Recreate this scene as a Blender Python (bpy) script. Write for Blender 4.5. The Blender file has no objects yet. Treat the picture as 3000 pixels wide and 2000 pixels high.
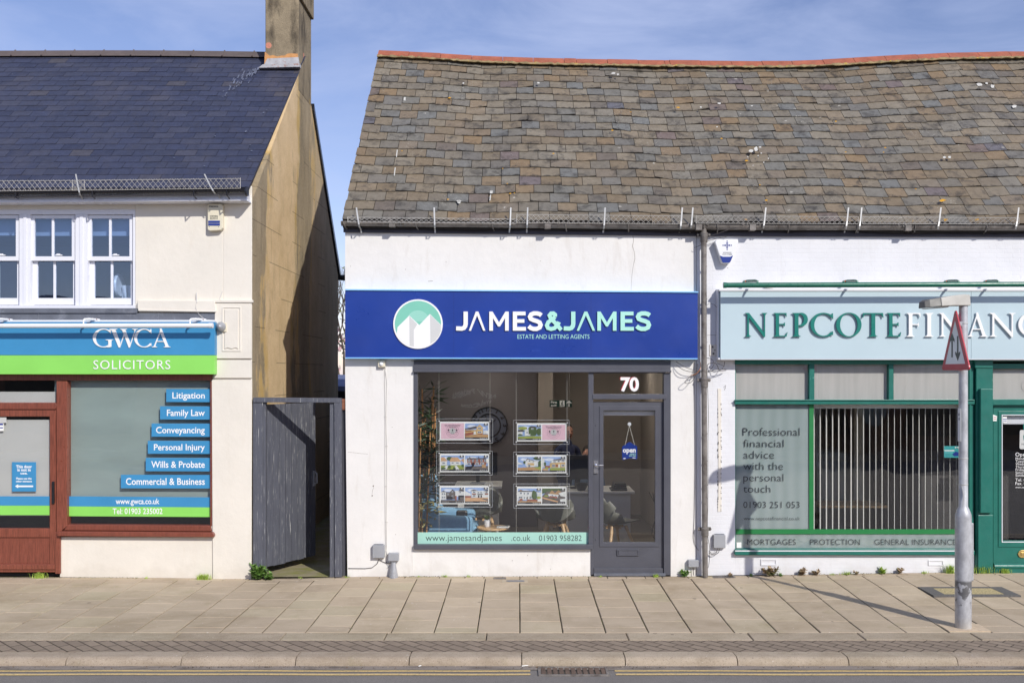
import bpy, bmesh, math, random
from mathutils import Vector, Matrix
rnd = random.Random(7)
R = math.radians
scene = bpy.context.scene
COL = scene.collection

# ------------------------------------------------------------------ camera, sky, sun, exposure
CAMY, EYE, FOC, CX, CY = -11.5, 2.4, 2875.0, 1518.0, 1090.0
cam_d = bpy.data.cameras.new('camera'); cam = bpy.data.objects.new('camera', cam_d); COL.objects.link(cam)
cam.location = (0, CAMY, EYE); cam.rotation_euler = (R(90), 0, 0)
cam_d.sensor_width = 36; cam_d.lens = FOC / 3000 * 36
cam_d.shift_x = (1500 - CX) / 3000; cam_d.shift_y = (CY - 1000) / 3000
cam_d.clip_start = 0.05; cam_d.clip_end = 2000
scene.camera = cam
SUN_EL, SUN_AZ = R(33.7), R(32.8)            # the sun stands behind the camera, to its right
sun_dir = Vector((math.sin(SUN_AZ) * math.cos(SUN_EL), -math.cos(SUN_AZ) * math.cos(SUN_EL), math.sin(SUN_EL)))
sd = bpy.data.lights.new('sun', 'SUN'); sd.energy = 3.1; sd.angle = R(0.5); sd.color = (1, 0.962, 0.895)
so = bpy.data.objects.new('sun', sd); COL.objects.link(so); so.location = (6, -14, 14)
so.rotation_euler = sun_dir.to_track_quat('Z', 'Y').to_euler()
W = bpy.data.worlds.new('World'); scene.world = W; W.use_nodes = True
wt = W.node_tree; wt.nodes.clear()
wn = wt.nodes.new
sky = wn('ShaderNodeTexSky'); sky.sky_type = 'NISHITA'; sky.sun_disc = False
sky.sun_elevation = SUN_EL; sky.sun_rotation = R(180) - SUN_AZ
sky.air_density = 1.0; sky.dust_density = 0.3; sky.ozone_density = 2.2
tc = wn('ShaderNodeTexCoord'); mp = wn('ShaderNodeMapping'); mp.inputs['Scale'].default_value = (1.5, 1.0, 4.0); mp.inputs['Rotation'].default_value = (0.15, 0.5, 0.3)
no = wn('ShaderNodeTexNoise'); no.inputs['Scale'].default_value = 2.6; no.inputs['Detail'].default_value = 7; no.inputs['Roughness'].default_value = 0.58; no.inputs['Distortion'].default_value = 0.6
mr = wn('ShaderNodeMapRange'); mr.inputs['From Min'].default_value = 0.44; mr.inputs['From Max'].default_value = 0.86; mr.inputs['To Max'].default_value = 0.75
mx = wn('ShaderNodeMixRGB'); mx.inputs['Color2'].default_value = (4.6, 5.3, 7.6, 1)
tint = wn('ShaderNodeMixRGB'); tint.blend_type = 'MULTIPLY'; tint.inputs['Fac'].default_value = 1; tint.inputs['Color2'].default_value = (1.13, 0.98, 1.11, 1)
bg = wn('ShaderNodeBackground'); bg.inputs['Strength'].default_value = 0.098; wo = wn('ShaderNodeOutputWorld')
L = wt.links.new
L(tc.outputs['Generated'], mp.inputs['Vector']); L(mp.outputs[0], no.inputs['Vector']); L(no.outputs['Fac'], mr.inputs['Value'])
L(sky.outputs[0], tint.inputs['Color1']); L(tint.outputs[0], mx.inputs['Color1']); L(mr.outputs[0], mx.inputs['Fac']); L(mx.outputs[0], bg.inputs['Color']); L(bg.outputs[0], wo.inputs['Surface'])
vs = scene.view_settings; scene.display_settings.display_device = 'sRGB'
vs.view_transform = 'Standard'; vs.look = 'None'; vs.exposure = 0.36; vs.gamma = 1; vs.use_curve_mapping = False
scene.cycles.transparent_max_bounces = 24; scene.cycles.max_bounces = 10; scene.cycles.diffuse_bounces = 5

# ------------------------------------------------------------------ helpers
def PX(px, y): return (px - CX) * (y - CAMY) / FOC          # photo column -> X on the plane at y
def PZ(py, y): return EYE - (py - CY) * (y - CAMY) / FOC
def P(px, py, y): return (PX(px, y), y, PZ(py, y))
def sm(a, b, x):
    t = max(0, min(1, (x - a) / (b - a))); return t * t * (3 - 2 * t)
def gz(x, y=0):                                              # height of the pavement
    return (-0.016 * math.exp(-((x + 3.1) / 0.9) ** 2) + 0.012 * sm(-2.5, -1.8, x) + 0.045 * sm(1.8, 5.2, x)) * sm(-2.4, -0.2, y)

_tcache = {}
def text2d(s, bold=0.0, spacing=1.0):
    k = (s, bold, spacing)
    if k not in _tcache:
        c = bpy.data.curves.new('t', 'FONT'); c.body = s; c.size = 1; c.offset = bold; c.resolution_u = 3; c.space_character = spacing
        c.fill_mode = 'FRONT'
        o = bpy.data.objects.new('t', c); COL.objects.link(o)
        dg = bpy.context.evaluated_depsgraph_get(); dg.update()
        me = bpy.data.meshes.new_from_object(o.evaluated_get(dg))
        _tcache[k] = ([(v.co.x, v.co.y) for v in me.vertices], [list(p.vertices) for p in me.polygons])
        bpy.data.objects.remove(o); bpy.data.curves.remove(c); bpy.data.meshes.remove(me)
    return _tcache[k]
CAP = max(v[1] for v in text2d('H')[0])

class B:
    def __init__(s): s.v = []; s.f = []; s.mi = []; s.m = 0
    def add(s, vs_, fs):
        n = len(s.v); s.v += [tuple(v) for v in vs_]
        for f in fs: s.f.append([i + n for i in f]); s.mi.append(s.m)
        return s
    def prism(s, front, back):
        n = len(front)
        return s.add(list(front) + list(back), [list(range(n)), list(range(2 * n - 1, n - 1, -1))] + [[i, i + n, (i + 1) % n + n, (i + 1) % n] for i in range(n)])
    def pp(s, pts, yf, yb):                                  # polygon traced on the plane yf, given real thickness back to yb
        fr = [P(a, b, yf) for a, b in pts]
        return s.prism(fr, [(x, yb, z) for x, y, z in fr])
    def pr(s, x0, y0, x1, y1, yf, yb): return s.pp([(x0, y0), (x1, y0), (x1, y1), (x0, y1)], yf, yb)
    def box(s, x0, x1, y0, y1, z0, z1):
        return s.prism([(x0, y0, z0), (x1, y0, z0), (x1, y0, z1), (x0, y0, z1)], [(x0, y1, z0), (x1, y1, z0), (x1, y1, z1), (x0, y1, z1)])
    def ring(s, outer, inner, yf, yb):                       # hole in a polygon, both lists of pixels of one length
        n = len(outer); o = [P(a, b, yf) for a, b in outer]; i_ = [P(a, b, yf) for a, b in inner]
        v = o + i_ + [(x, yb, z) for x, y, z in o] + [(x, yb, z) for x, y, z in i_]
        f = []
        for k in range(n):
            j = (k + 1) % n
            f += [[k, j, n + j, n + k], [2 * n + k, 3 * n + k, 3 * n + j, 2 * n + j], [k, 2 * n + k, 2 * n + j, j], [n + k, n + j, 3 * n + j, 3 * n + k]]
        return s.add(v, f)
    def frame(s, x0, y0, x1, y1, w, yf, yb):
        w = w if isinstance(w, tuple) else (w,) * 4            # left, top, right, bottom
        return s.ring([(x0, y0), (x1, y0), (x1, y1), (x0, y1)], [(x0 + w[0], y0 + w[1]), (x1 - w[2], y0 + w[1]), (x1 - w[2], y1 - w[3]), (x0 + w[0], y1 - w[3])], yf, yb)
    def ribbon(s, pts, ws, yf, yb, closed=False):            # stroke with a width per point, in pixels
        n = len(pts); ws = ws if isinstance(ws, (list, tuple)) else [ws] * n
        Lh, Rh = [], []
        for i in range(n):
            a = pts[i - 1] if (i > 0 or closed) else pts[i]; c = pts[(i + 1) % n] if (i < n - 1 or closed) else pts[i]; p = pts[i]
            d1 = Vector((p[0] - a[0], p[1] - a[1])); d2 = Vector((c[0] - p[0], c[1] - p[1]))
            if d1.length < 1e-9: d1 = d2
            if d2.length < 1e-9: d2 = d1
            d1.normalize(); d2.normalize(); n1 = Vector((-d1.y, d1.x)); n2 = Vector((-d2.y, d2.x)); m = n1 + n2
            m = m / max(0.35, m.dot(n1) if m.length > 0 else 1)
            h = ws[i] / 2; Lh.append((p[0] + m.x * h, p[1] + m.y * h)); Rh.append((p[0] - m.x * h, p[1] - m.y * h))
        if closed: return s.ring(Lh, Rh, yf, yb)
        o = [P(a, b, yf) for a, b in Lh]; q = [P(a, b, yf) for a, b in Rh]
        v = o + q + [(x, yb, z) for x, y, z in o] + [(x, yb, z) for x, y, z in q]; f = []
        for k in range(n - 1):
            j = k + 1
            f += [[k, j, n + j, n + k], [2 * n + k, 3 * n + k, 3 * n + j, 2 * n + j], [k, 2 * n + k, 2 * n + j, j], [n + k, n + j, 3 * n + j, 3 * n + k]]
        f += [[0, n, 3 * n, 2 * n], [n - 1, 3 * n - 1, 4 * n - 1, 2 * n - 1]]
        return s.add(v, f)
    def tube(s, pts, r, n=8):
        pts = [Vector(p) for p in pts]; rs = r if isinstance(r, (list, tuple)) else [r] * len(pts)
        vs_ = []; up = None
        for i, p in enumerate(pts):
            t = (pts[min(i + 1, len(pts) - 1)] - pts[max(i - 1, 0)]).normalized()
            if up is None: up = Vector((0, 0, 1)) if abs(t.z) < 0.9 else Vector((0, 1, 0))
            a = t.cross(up).normalized(); b = a.cross(t).normalized(); up = b
            for k in range(n):
                q = 2 * math.pi * k / n; vs_.append(p + (a * math.cos(q) + b * math.sin(q)) * rs[i])
        m = len(pts); f = [[i * n + k, i * n + (k + 1) % n, (i + 1) * n + (k + 1) % n, (i + 1) * n + k] for i in range(m - 1) for k in range(n)]
        f += [list(range(n)), list(range((m - 1) * n, m * n))[::-1]]
        return s.add(vs_, f)
    def lathe(s, c, prof, n=16, axis='Z'):                   # prof: (radius, height)
        vs_ = []
        for r, h in prof:
            for k in range(n):
                q = 2 * math.pi * k / n; a, b = r * math.cos(q), r * math.sin(q)
                d = (a, b, h) if axis == 'Z' else ((a, -h, b) if axis == 'Y' else (h, a, b))
                vs_.append((c[0] + d[0], c[1] + d[1], c[2] + d[2]))
        m = len(prof); f = [[i * n + k, i * n + (k + 1) % n, (i + 1) * n + (k + 1) % n, (i + 1) * n + k] for i in range(m - 1) for k in range(n)]
        f += [list(range(n)), list(range((m - 1) * n, m * n))[::-1]]
        return s.add(vs_, f)
    def ball(s, c, r, n=14, sc=(1, 1, 1)):
        prof = [(max(0.02, math.sin(math.pi * i / 8)) * r, -math.cos(math.pi * i / 8) * r) for i in range(9)]
        k = len(s.v); s.lathe((0, 0, 0), prof, n)
        for i in range(k, len(s.v)): v = s.v[i]; s.v[i] = (c[0] + v[0] * sc[0], c[1] + v[1] * sc[1], c[2] + v[2] * sc[2])
        return s
    def text(s, t, x0, x1, base, top, y, bold=0.0, spacing=1.0, align='l'):
        V, F = text2d(t, bold, spacing); a = min(v[0] for v in V); w = max(v[0] for v in V) - a
        sy = (base - top) / CAP; sx = (x1 - x0) / w if x1 is not None else sy
        if x1 is None and align == 'r': x0 = x0 - w * sx
        if x1 is None and align == 'c': x0 = x0 - w * sx / 2
        return s.add([P(x0 + (v[0] - a) * sx, base - v[1] * sy, y) for v in V], F)
    def xf(s, k, M):
        for i in range(k, len(s.v)): s.v[i] = tuple(M @ Vector(s.v[i]))
        return s
    def out(s, name, mats, parent=None, smooth=False, bevel=0, seg=2, normals=True, solid=0, sub=0):
        me = bpy.data.meshes.new(name)
        if parent is not None:
            off = Vector(parent.get('_o', (0, 0, 0)))
        else:
            xs = list(zip(*s.v)); off = Vector(((min(xs[0]) + max(xs[0])) / 2, (min(xs[1]) + max(xs[1])) / 2, min(xs[2])))
        me.from_pydata([tuple(Vector(v) - off) for v in s.v], [], s.f)
        mats = mats if isinstance(mats, (list, tuple)) else [mats]
        for m_ in mats: me.materials.append(m_)
        if len(mats) > 1: me.polygons.foreach_set('material_index', s.mi)
        if normals:
            bm = bmesh.new(); bm.from_mesh(me); bmesh.ops.recalc_face_normals(bm, faces=bm.faces); bm.to_mesh(me); bm.free()
        if smooth:
            me.polygons.foreach_set('use_smooth', [True] * len(me.polygons))
            try: me.set_sharp_from_angle(angle=R(40))
            except Exception: pass
        me.update()
        o = bpy.data.objects.new(name, me); COL.objects.link(o)
        if parent is not None: o.parent = parent
        else: o.location = off
        o['_o'] = tuple(off)
        if bevel:
            bv = o.modifiers.new('bevel', 'BEVEL'); bv.width = bevel; bv.segments = seg; bv.limit_method = 'ANGLE'; bv.angle_limit = R(35)
        if solid: sl = o.modifiers.new('solid', 'SOLIDIFY'); sl.thickness = solid
        if sub: ss = o.modifiers.new('sub', 'SUBSURF'); ss.levels = sub; ss.render_levels = sub
        return o

def tag(o, label, cat, group=None, kind=None):
    if kind: o['kind'] = kind
    if label: o['label'] = label
    if cat: o['category'] = cat
    if group: o['group'] = group
    return o
def thing(name, loc, label, cat, group=None):
    o = bpy.data.objects.new(name, None); COL.objects.link(o); o.location = loc; o['_o'] = tuple(loc); o.empty_display_size = 0.2
    return tag(o, label, cat, group)

# ------------------------------------------------------------------ materials
def lin(c): c /= 255.0; return c / 12.92 if c <= 0.04045 else ((c + 0.055) / 1.055) ** 2.4
def C(r, g, b, k=1.0): return (lin(r) * k, lin(g) * k, lin(b) * k, 1)
class NT:
    def __init__(s, name):
        s.m = bpy.data.materials.new(name); s.m.use_nodes = True; s.t = s.m.node_tree; s.t.nodes.clear(); s._pos = None
    def n(s, typ, **kw):
        nd = s.t.nodes.new(typ)
        for k, v in kw.items():
            if k.startswith('_'): setattr(nd, k[1:], v); continue
            k = k.replace('__', ' '); i = nd.inputs[int(k[1:])] if k[0] == 'i' and k[1:].isdigit() else nd.inputs[k]
            if hasattr(v, 'bl_idname') or isinstance(v, bpy.types.NodeSocket): s.t.links.new(v if isinstance(v, bpy.types.NodeSocket) else v.outputs[0], i)
            else: i.default_value = v
        return nd
    def pos(s, sc=(1, 1, 1), rot=(0, 0, 0)):
        g = s.n('ShaderNodeNewGeometry')
        return s.n('ShaderNodeMapping', Vector=g.outputs['Position'], Scale=sc, Rotation=rot)
    def noise(s, scale, detail=4, rough=0.55, sc=(1, 1, 1), dist=0.0):
        return s.n('ShaderNodeTexNoise', Vector=s.pos(sc), Scale=scale, Detail=detail, Roughness=rough, Distortion=dist).outputs[0]
    def rng(s, v, a, b, c=0.0, d=1.0): return s.n('ShaderNodeMapRange', Value=v, From__Min=a, From__Max=b, To__Min=c, To__Max=d).outputs[0]
    def mix(s, f, a, b, bl='MIX'): return s.n('ShaderNodeMixRGB', _blend_type=bl, Fac=f, Color1=a, Color2=b).outputs[0]
    def math(s, op, a, b=0.0): return s.n('ShaderNodeMath', _operation=op, i0=a, i1=b).outputs[0]
    def ramp(s, f, stops, mode='LINEAR'):
        r = s.n('ShaderNodeValToRGB', Fac=f); e = r.color_ramp; e.interpolation = mode
        while len(e.elements) < len(stops): e.elements.new(0.5)
        for k, (p, c) in enumerate(stops): e.elements[k].position = p; e.elements[k].color = c
        return r.outputs[0]
    def done(s, color, rough=0.6, bump=None, bd=0.004, bs=0.6, metal=0.0, spec=0.5, emit=None, es=0.0):
        p = s.n('ShaderNodeBsdfPrincipled', Base__Color=color, Roughness=rough, Metallic=metal)
        p.inputs['Specular IOR Level'].default_value = spec
        if emit is not None: p.inputs['Emission Color'].default_value = emit; p.inputs['Emission Strength'].default_value = es
        if bump is not None:
            bm_ = s.n('ShaderNodeBump', Height=bump, Strength=bs, Distance=bd); s.t.links.new(bm_.outputs[0], p.inputs['Normal'])
        o = s.n('ShaderNodeOutputMaterial'); s.t.links.new(p.outputs[0], o.inputs['Surface']); return s.m

def mat(name, c, rough=0.6, var=0.08, vs_=4.0, sc=(1, 1, 1), bump=0.0, bscale=60, metal=0.0, spec=0.5, stain=None, fine=0.0):
    t = NT(name); c = tuple(c)
    lo = tuple(x * (1 - var) for x in c[:3]) + (1,); hi = tuple(min(1, x * (1 + var)) for x in c[:3]) + (1,)
    col = t.mix(t.rng(t.noise(vs_, 5, 0.6, sc), 0.3, 0.7), lo, hi)
    if fine: col = t.mix(t.rng(t.noise(90, 3, 0.6), 0.3, 0.7, 0, 1), t.mix(1.0, col, (1 - fine,) * 3 + (1,), 'MULTIPLY'), col)
    for st in (stain or []):                                  # colour, scale, stretch, from, to, amount
        col = t.mix(t.rng(t.noise(st[1], 6, 0.65, st[2], 0.3), st[3], st[4], 0, st[5]), col, st[0])
    rg = t.rng(t.noise(vs_ * 2.3, 4), 0.3, 0.7, max(0, rough - 0.07), min(1, rough + 0.07))
    return t.done(col, rg, t.noise(bscale, 5, 0.6) if bump else None, bump, 0.7, metal, spec)

def glass_mat(name, tintc=(0.985, 0.99, 0.99, 1), ior=1.55, boost=2.0, glc=(1, 1, 1, 1)):
    t = NT(name)
    fr = t.n('ShaderNodeFresnel', IOR=ior); bk = t.n('ShaderNodeNewGeometry').outputs['Backfacing']
    f = t.math('MULTIPLY', t.math('MINIMUM', t.math('MULTIPLY', fr, boost), 1.0), t.math('SUBTRACT', 1.0, bk))
    tr = t.n('ShaderNodeBsdfTransparent', Color=tintc); gl = t.n('ShaderNodeBsdfGlossy', Roughness=0.012, Color=glc)
    w = t.noise(0.9, 2); b = t.n('ShaderNodeBump', Height=w, Strength=0.25, Distance=0.02); t.t.links.new(b.outputs[0], gl.inputs['Normal'])
    ms = t.n('ShaderNodeMixShader', Fac=f); t.t.links.new(tr.outputs[0], ms.inputs[1]); t.t.links.new(gl.outputs[0], ms.inputs[2])
    o = t.n('ShaderNodeOutputMaterial'); t.t.links.new(ms.outputs[0], o.inputs['Surface']); return t.m

def painted_wall(name, c, brick=False, dirt=C(150, 140, 125), amt=0.35):
    t = NT(name)
    lo = tuple(x * 0.93 for x in c[:3]) + (1,)
    col = t.mix(t.rng(t.noise(1.7, 6, 0.65), 0.35, 0.65), lo, c)
    col = t.mix(t.rng(t.noise(2.4, 7, 0.7, (3, 3, 0.6), 0.4), 0.56, 0.80, 0, amt), col, dirt)
    col = t.mix(t.rng(t.noise(26, 4, 0.6), 0.70, 0.78, 0, 0.45), col, dirt)
    g = t.n('ShaderNodeNewGeometry'); sx = t.n('ShaderNodeSeparateXYZ', Vector=g.outputs['Position'])
    low = t.rng(t.math('ADD', sx.outputs[2], t.rng(t.noise(5, 5), 0.3, 0.7, -0.12, 0.12)), 0.01, 0.14, 0.16, 0.0)   # splashed dirt along the foot
    col = t.mix(low, col, C(165, 155, 138))
    h = t.math('ADD', t.math('MULTIPLY', t.noise(9, 6, 0.6), 1.2), t.math('MULTIPLY', t.noise(120, 4, 0.6), 0.25))
    if brick:
        cb = t.n('ShaderNodeCombineXYZ', X=sx.outputs[0], Y=sx.outputs[2])
        nz = t.n('ShaderNodeTexNoise', Vector=t.pos(), Scale=3.0, Detail=3.0)
        vv = t.n('ShaderNodeMixRGB', _blend_type='ADD', Fac=0.012, Color1=cb, Color2=nz.outputs[1])
        br = t.n('ShaderNodeTexBrick', Vector=vv, Scale=1.0, Mortar__Size=0.004, Mortar__Smooth=0.8, Brick__Width=0.19, Row__Height=0.052, Color1=(1, 1, 1, 1), Color2=(0.8, 0.8, 0.8, 1), Mortar=(0, 0, 0, 1))
        h = t.math('ADD', t.math('MULTIPLY', br.outputs[0], .32), h)
    return t.done(col, 0.62, h, 0.006, 0.55, spec=0.35)

K = 0.95
M = {}
M['cream'] = painted_wall('cream_render', C(238, 231, 218, .9), amt=0.18, dirt=C(196, 178, 150))
M['white_wall'] = painted_wall('white_render', C(236, 233, 228, .93), amt=0.38, dirt=C(178, 166, 150))
M['brick_white'] = painted_wall('white_painted_brick', C(232, 232, 234, .93), True, amt=0.22, dirt=C(176, 170, 160))
M['white_paint'] = mat('white_gloss', C(235, 236, 240, .92), 0.35, 0.03, 3)
M['upvc'] = mat('white_window_paint', C(232, 233, 240, .92), 0.3, 0.03, 2)
M['lead'] = mat('lead_sheet', C(118, 122, 132, .7), 0.45, 0.2, 5, bump=0.004, bscale=14, stain=[(C(190, 192, 198), 4, (1, 1, 1), .55, .8, .4)])
M['brown'] = mat('brown_woodgrain', C(130, 70, 56, .92), 0.33, 0.45, 9, (1, 1, 14), 0.001, 40)
M['brownh'] = mat('brown_woodgrain_flat', C(130, 72, 57, .92), 0.36, 0.3, 9, (14, 14, 1), 0.001, 40)
M['brown_v'] = mat('brown_woodgrain_upright', C(132, 74, 58, .92), 0.33, 0.5, 12, (14, 14, .5), 0.001, 40)
M['grey'] = mat('dark_grey_joinery_paint', C(86, 87, 95, .9), 0.4, 0.08, 4, bump=0.0015, bscale=25)
M['gate'] = mat('flaking_grey_gate_paint', C(90, 92, 101, .9), 0.55, 0.12, 6, (6, 6, .6), 0.003, 60,
                stain=[(C(205, 205, 200), 11, (12, 12, .35), .61, .66, .9), (C(52, 54, 64), 5, (6, 6, .5), .55, .75, .6)])
M['green'] = mat('green_shop_paint', C(32, 112, 99, .9), 0.38, 0.1, 5, bump=0.002, bscale=20, stain=[(C(150, 195, 185), 14, (1, 1, .6), .70, .76, .5)])
M['green_vinyl'] = mat('green_vinyl', C(34, 120, 64), 0.4, 0.05)
M['green_metal'] = mat('green_metal', C(22, 98, 78), 0.3, 0.12, 6)
M['teal_letter'] = mat('teal_acrylic', C(24, 118, 106), 0.3, 0.05)
M['pale_blue'] = mat('pale_blue_sign', C(190, 209, 215, .93), 0.35, 0.03, 1.0)
M['royal'] = mat('royal_blue_sign', C(33, 62, 146, .92), 0.33, 0.12, 1.2, stain=[(C(70, 100, 190), 3, (1, 1, 3), .6, .85, .4)])
M['sky_trim'] = mat('light_blue_trim', C(140, 195, 240), 0.3, 0.03)
M['mint'] = mat('mint_vinyl', C(170, 216, 200, .92), 0.4, 0.03)
M['mint_letter'] = mat('mint_acrylic', C(176, 232, 216, .95), 0.35, 0.03)
M['logo_green'] = mat('logo_green', C(126, 196, 174), 0.4, 0.03); M['logo_mid'] = mat('logo_mid_green', C(150, 208, 190), 0.4, 0.03)
M['logo_grey'] = mat('logo_grey', C(205, 205, 203), 0.4, 0.03)
M['white_letter'] = mat('white_acrylic', C(243, 242, 240, .95), 0.35, 0.02)
M['sign_blue'] = mat('blue_sign_panel', C(66, 146, 196, .9), 0.4, 0.06, 2)
M['sign_green'] = mat('green_sign_panel', C(142, 217, 98, .95), 0.4, 0.05, 2)
M['black'] = mat('black_plastic', C(32, 32, 36), 0.35, 0.1); M['ink'] = mat('dark_ink', C(40, 44, 50), 0.5, 0.05)
M['gutter_black'] = mat('black_gutter_plastic', C(34, 35, 42), 0.28, 0.15, 6)
M['old_iron'] = mat('weathered_iron', C(128, 122, 116, .85), 0.5, 0.35, 7, (1, 1, 1), 0.004, 30, stain=[(C(62, 50, 42), 9, (1, 1, 1), .5, .7, .8), (C(160, 150, 138), 16, (1, 1, 1), .62, .75, .6)])
M['pitch'] = mat('bitumen_board', C(62, 60, 70), 0.55, 0.2, 6)
M['galv'] = mat('galvanised_steel', C(178, 180, 184, .9), 0.42, 0.16, 10, metal=0.35, stain=[(C(140, 138, 135), 22, (1, 1, 1), .5, .65, .5)])
M['zinc'] = mat('zinc_bracket', C(205, 204, 200, .9), 0.4, 0.1, 8, metal=0.3)
M['wire'] = mat('wire_mesh', C(196, 192, 184, .9), 0.45, 0.1, metal=0.3)
M['lamp_grey'] = mat('lamp_grey_plastic', C(190, 186, 176, .9), 0.5, 0.1, 8)
M['lamp_dark'] = mat('lamp_shade_plastic', C(112, 110, 104, .9), 0.5, 0.1)  # lamp plastic darkened, shade on the head's outer end put in the colour
M['box_grey'] = mat('grey_junction_box', C(158, 160, 164, .95), 0.45, 0.06)
M['cable'] = mat('dark_cable', C(66, 62, 62), 0.6, 0.1); M['cable_white'] = mat('painted_cable', C(205, 202, 196), 0.6, 0.08)
M['cable_orange'] = mat('orange_cable', C(190, 120, 70), 0.6, 0.1)
M['terracotta'] = mat('terracotta_ridge', C(182, 104, 76, .78), 0.7, 0.22, 7, bump=0.004, bscale=50, stain=[(C(140, 90, 70), 8, (1, 1, 1), .52, .72, .7), (C(120, 104, 84), 14, (1, 1, 1), .6, .75, .7)])
M['mortar'] = mat('lichened_mortar', C(156, 136, 96, .8), 0.9, 0.4, 12, bump=0.01, bscale=40, stain=[(C(190, 160, 56), 9, (1, 1, 1), .6, .66, .8)])
M['ridge_grey'] = mat('grey_ridge_tile', C(112, 100, 96, .7), 0.7, 0.15, 6, bump=0.003)
M['orange_mortar'] = mat('orange_mortar', C(206, 150, 96, .9), 0.9, 0.2, 12, bump=0.006, bscale=40)
M['glass'] = glass_mat('window_glass', boost=2.6); M['sash_glass'] = glass_mat('sash_glass', (0.86, 0.92, 1.0, 1), 1.9, 2.2, (.66, .78, .95, 1))
M['acrylic'] = glass_mat('clear_acrylic', (0.98, 0.985, 0.99, 1), 1.35, 1.0)
M['edge'] = mat('acrylic_edge', C(205, 208, 212), 0.3, 0.03)
M['frost'] = mat('frosted_film', C(150, 165, 161, .95), 0.5, 0.10, 1.0, (1, 1, 2.5), stain=[(C(186, 196, 194), 1.6, (.5, 1, 3.5), .58, .80, .5)])  # pale smears in the film colour stand in for broken street reflections
M['frost_light'] = mat('frosted_blind', C(196, 196, 192, .95), 0.5, 0.05, 1.5)
M['frost_warm'] = mat('frosted_transom', C(190, 187, 182, .95), 0.5, 0.10, 2.2, (5, 1, .4))
M['brass'] = mat('worn_brass', C(200, 172, 110), 0.4, 0.2, 10, metal=0.7)
M['chrome'] = mat('polished_steel', C(215, 215, 218), 0.2, 0.03, metal=0.9)
M['alarm_white'] = mat('alarm_white', C(236, 236, 236, .95), 0.35, 0.02); M['alarm_blue'] = mat('alarm_blue', C(38, 58, 136), 0.2, 0.05)
M['alarm_cream'] = mat('alarm_cream', C(222, 214, 190, .95), 0.45, 0.03)
M['red'] = mat('road_sign_red', C(178, 44, 62), 0.35, 0.06); M['sign_white'] = mat('road_sign_white', C(225, 228, 230), 0.35, 0.04)
M['purple'] = mat('magenta_poster', C(160, 40, 120), 0.5, 0.05)
M['paper'] = mat('paper', C(235, 234, 228), 0.6, 0.02); M['pink'] = mat('pink_card', C(222, 184, 194), 0.6, 0.03)
M['string'] = mat('string', C(225, 222, 212), 0.8, 0.02)

def slate_mat(name, stops, dark, lichen=True, gloss=0.5):
    t = NT(name)
    g = t.n('ShaderNodeNewGeometry')
    col = t.ramp(g.outputs['Random Per Island'], stops, 'LINEAR')
    col = t.mix(t.rng(t.noise(14, 6, 0.65), 0.3, 0.72, 0, 0.65), col, t.mix(1.0, col, (.58, .55, .5, 1), 'MULTIPLY'))
    col = t.mix(t.rng(t.noise(5, 7, 0.7, (1, 1, 1), 0.5), 0.52, 0.68, 0, 0.8 if lichen else 0.2), col, dark)
    col = t.mix(t.rng(t.noise(70, 3), 0.66, 0.76, 0, 0.45 if lichen else 0.12), col, C(170, 165, 150, .8))
    if lichen:
        v = t.n('ShaderNodeTexVoronoi', Vector=t.pos(), Scale=2.1); m_ = t.math('LESS_THAN', v.outputs[0], 0.030)
        col = t.mix(m_, col, C(210, 150, 30, .9))
        v2 = t.n('ShaderNodeTexVoronoi', Vector=t.pos((1, 1.2, 1)), Scale=5.3); m2 = t.math('MULTIPLY', t.math('LESS_THAN', v2.outputs[0], 0.11), t.math('GREATER_THAN', t.noise(1.3, 2), 0.60))
        col = t.mix(t.math('MULTIPLY', m2, t.rng(t.noise(60, 2), .45, .55)), col, C(200, 195, 182, .8))
    w = t.n('ShaderNodeAttribute', _attribute_name='wear').outputs[2]      # 1 along the lower edge, where lichen and soot gather
    ed_ = t.math('MULTIPLY', t.rng(t.math('ADD', w, t.rng(t.noise(16, 5, .65), .3, .7, -.30, .30)), .84, 1.08), t.rng(t.noise(1.6, 5, .65), .38, .56, .25, 1.0))
    col = t.mix(t.math('MULTIPLY', ed_, .82 if lichen else .2), col, dark)
    if lichen: col = t.mix(t.math('MULTIPLY', t.rng(t.noise(55, 3, .6), .60, .68), t.rng(t.noise(1.1, 4, .6), .52, .66, 0, .8)), col, C(186, 182, 170, .85))
    else: col = t.mix(t.rng(t.noise(1.6, 5, .6, (1, .5, .5)), .52, .72, 0, .5), col, C(96, 94, 104, .7))
    h = t.math('ADD', t.noise(30, 6, 0.6), t.math('MULTIPLY', t.noise(150, 3), 0.3))
    return t.done(col, t.rng(t.noise(9, 4), 0.3, 0.7, gloss - .12, gloss + .15), h, 0.004, 0.6, spec=0.4)
SK = 0.92
M['old_slate'] = slate_mat('old_slate', [(0, C(124, 118, 107, SK)), (.2, C(138, 128, 111, SK)), (.36, C(132, 117, 95, SK)), (.5, C(124, 122, 115, SK)), (.66, C(144, 135, 119, SK)), (.76, C(142, 121, 93, SK)), (.85, C(124, 125, 122, SK)), (.95, C(118, 110, 99, SK)), (.985, C(128, 112, 106, SK)), (1, C(104, 108, 118, SK))], C(64, 60, 54, .8))
M['new_slate'] = slate_mat('blue_black_slate', [(0, C(60, 65, 88, .82)), (.35, C(71, 76, 100, .82)), (.7, C(65, 70, 92, .82)), (.94, C(78, 81, 100, .82)), (1, C(88, 86, 94, .82))], C(96, 90, 86, .6), False, 0.46)
M['flag'] = None
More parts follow.
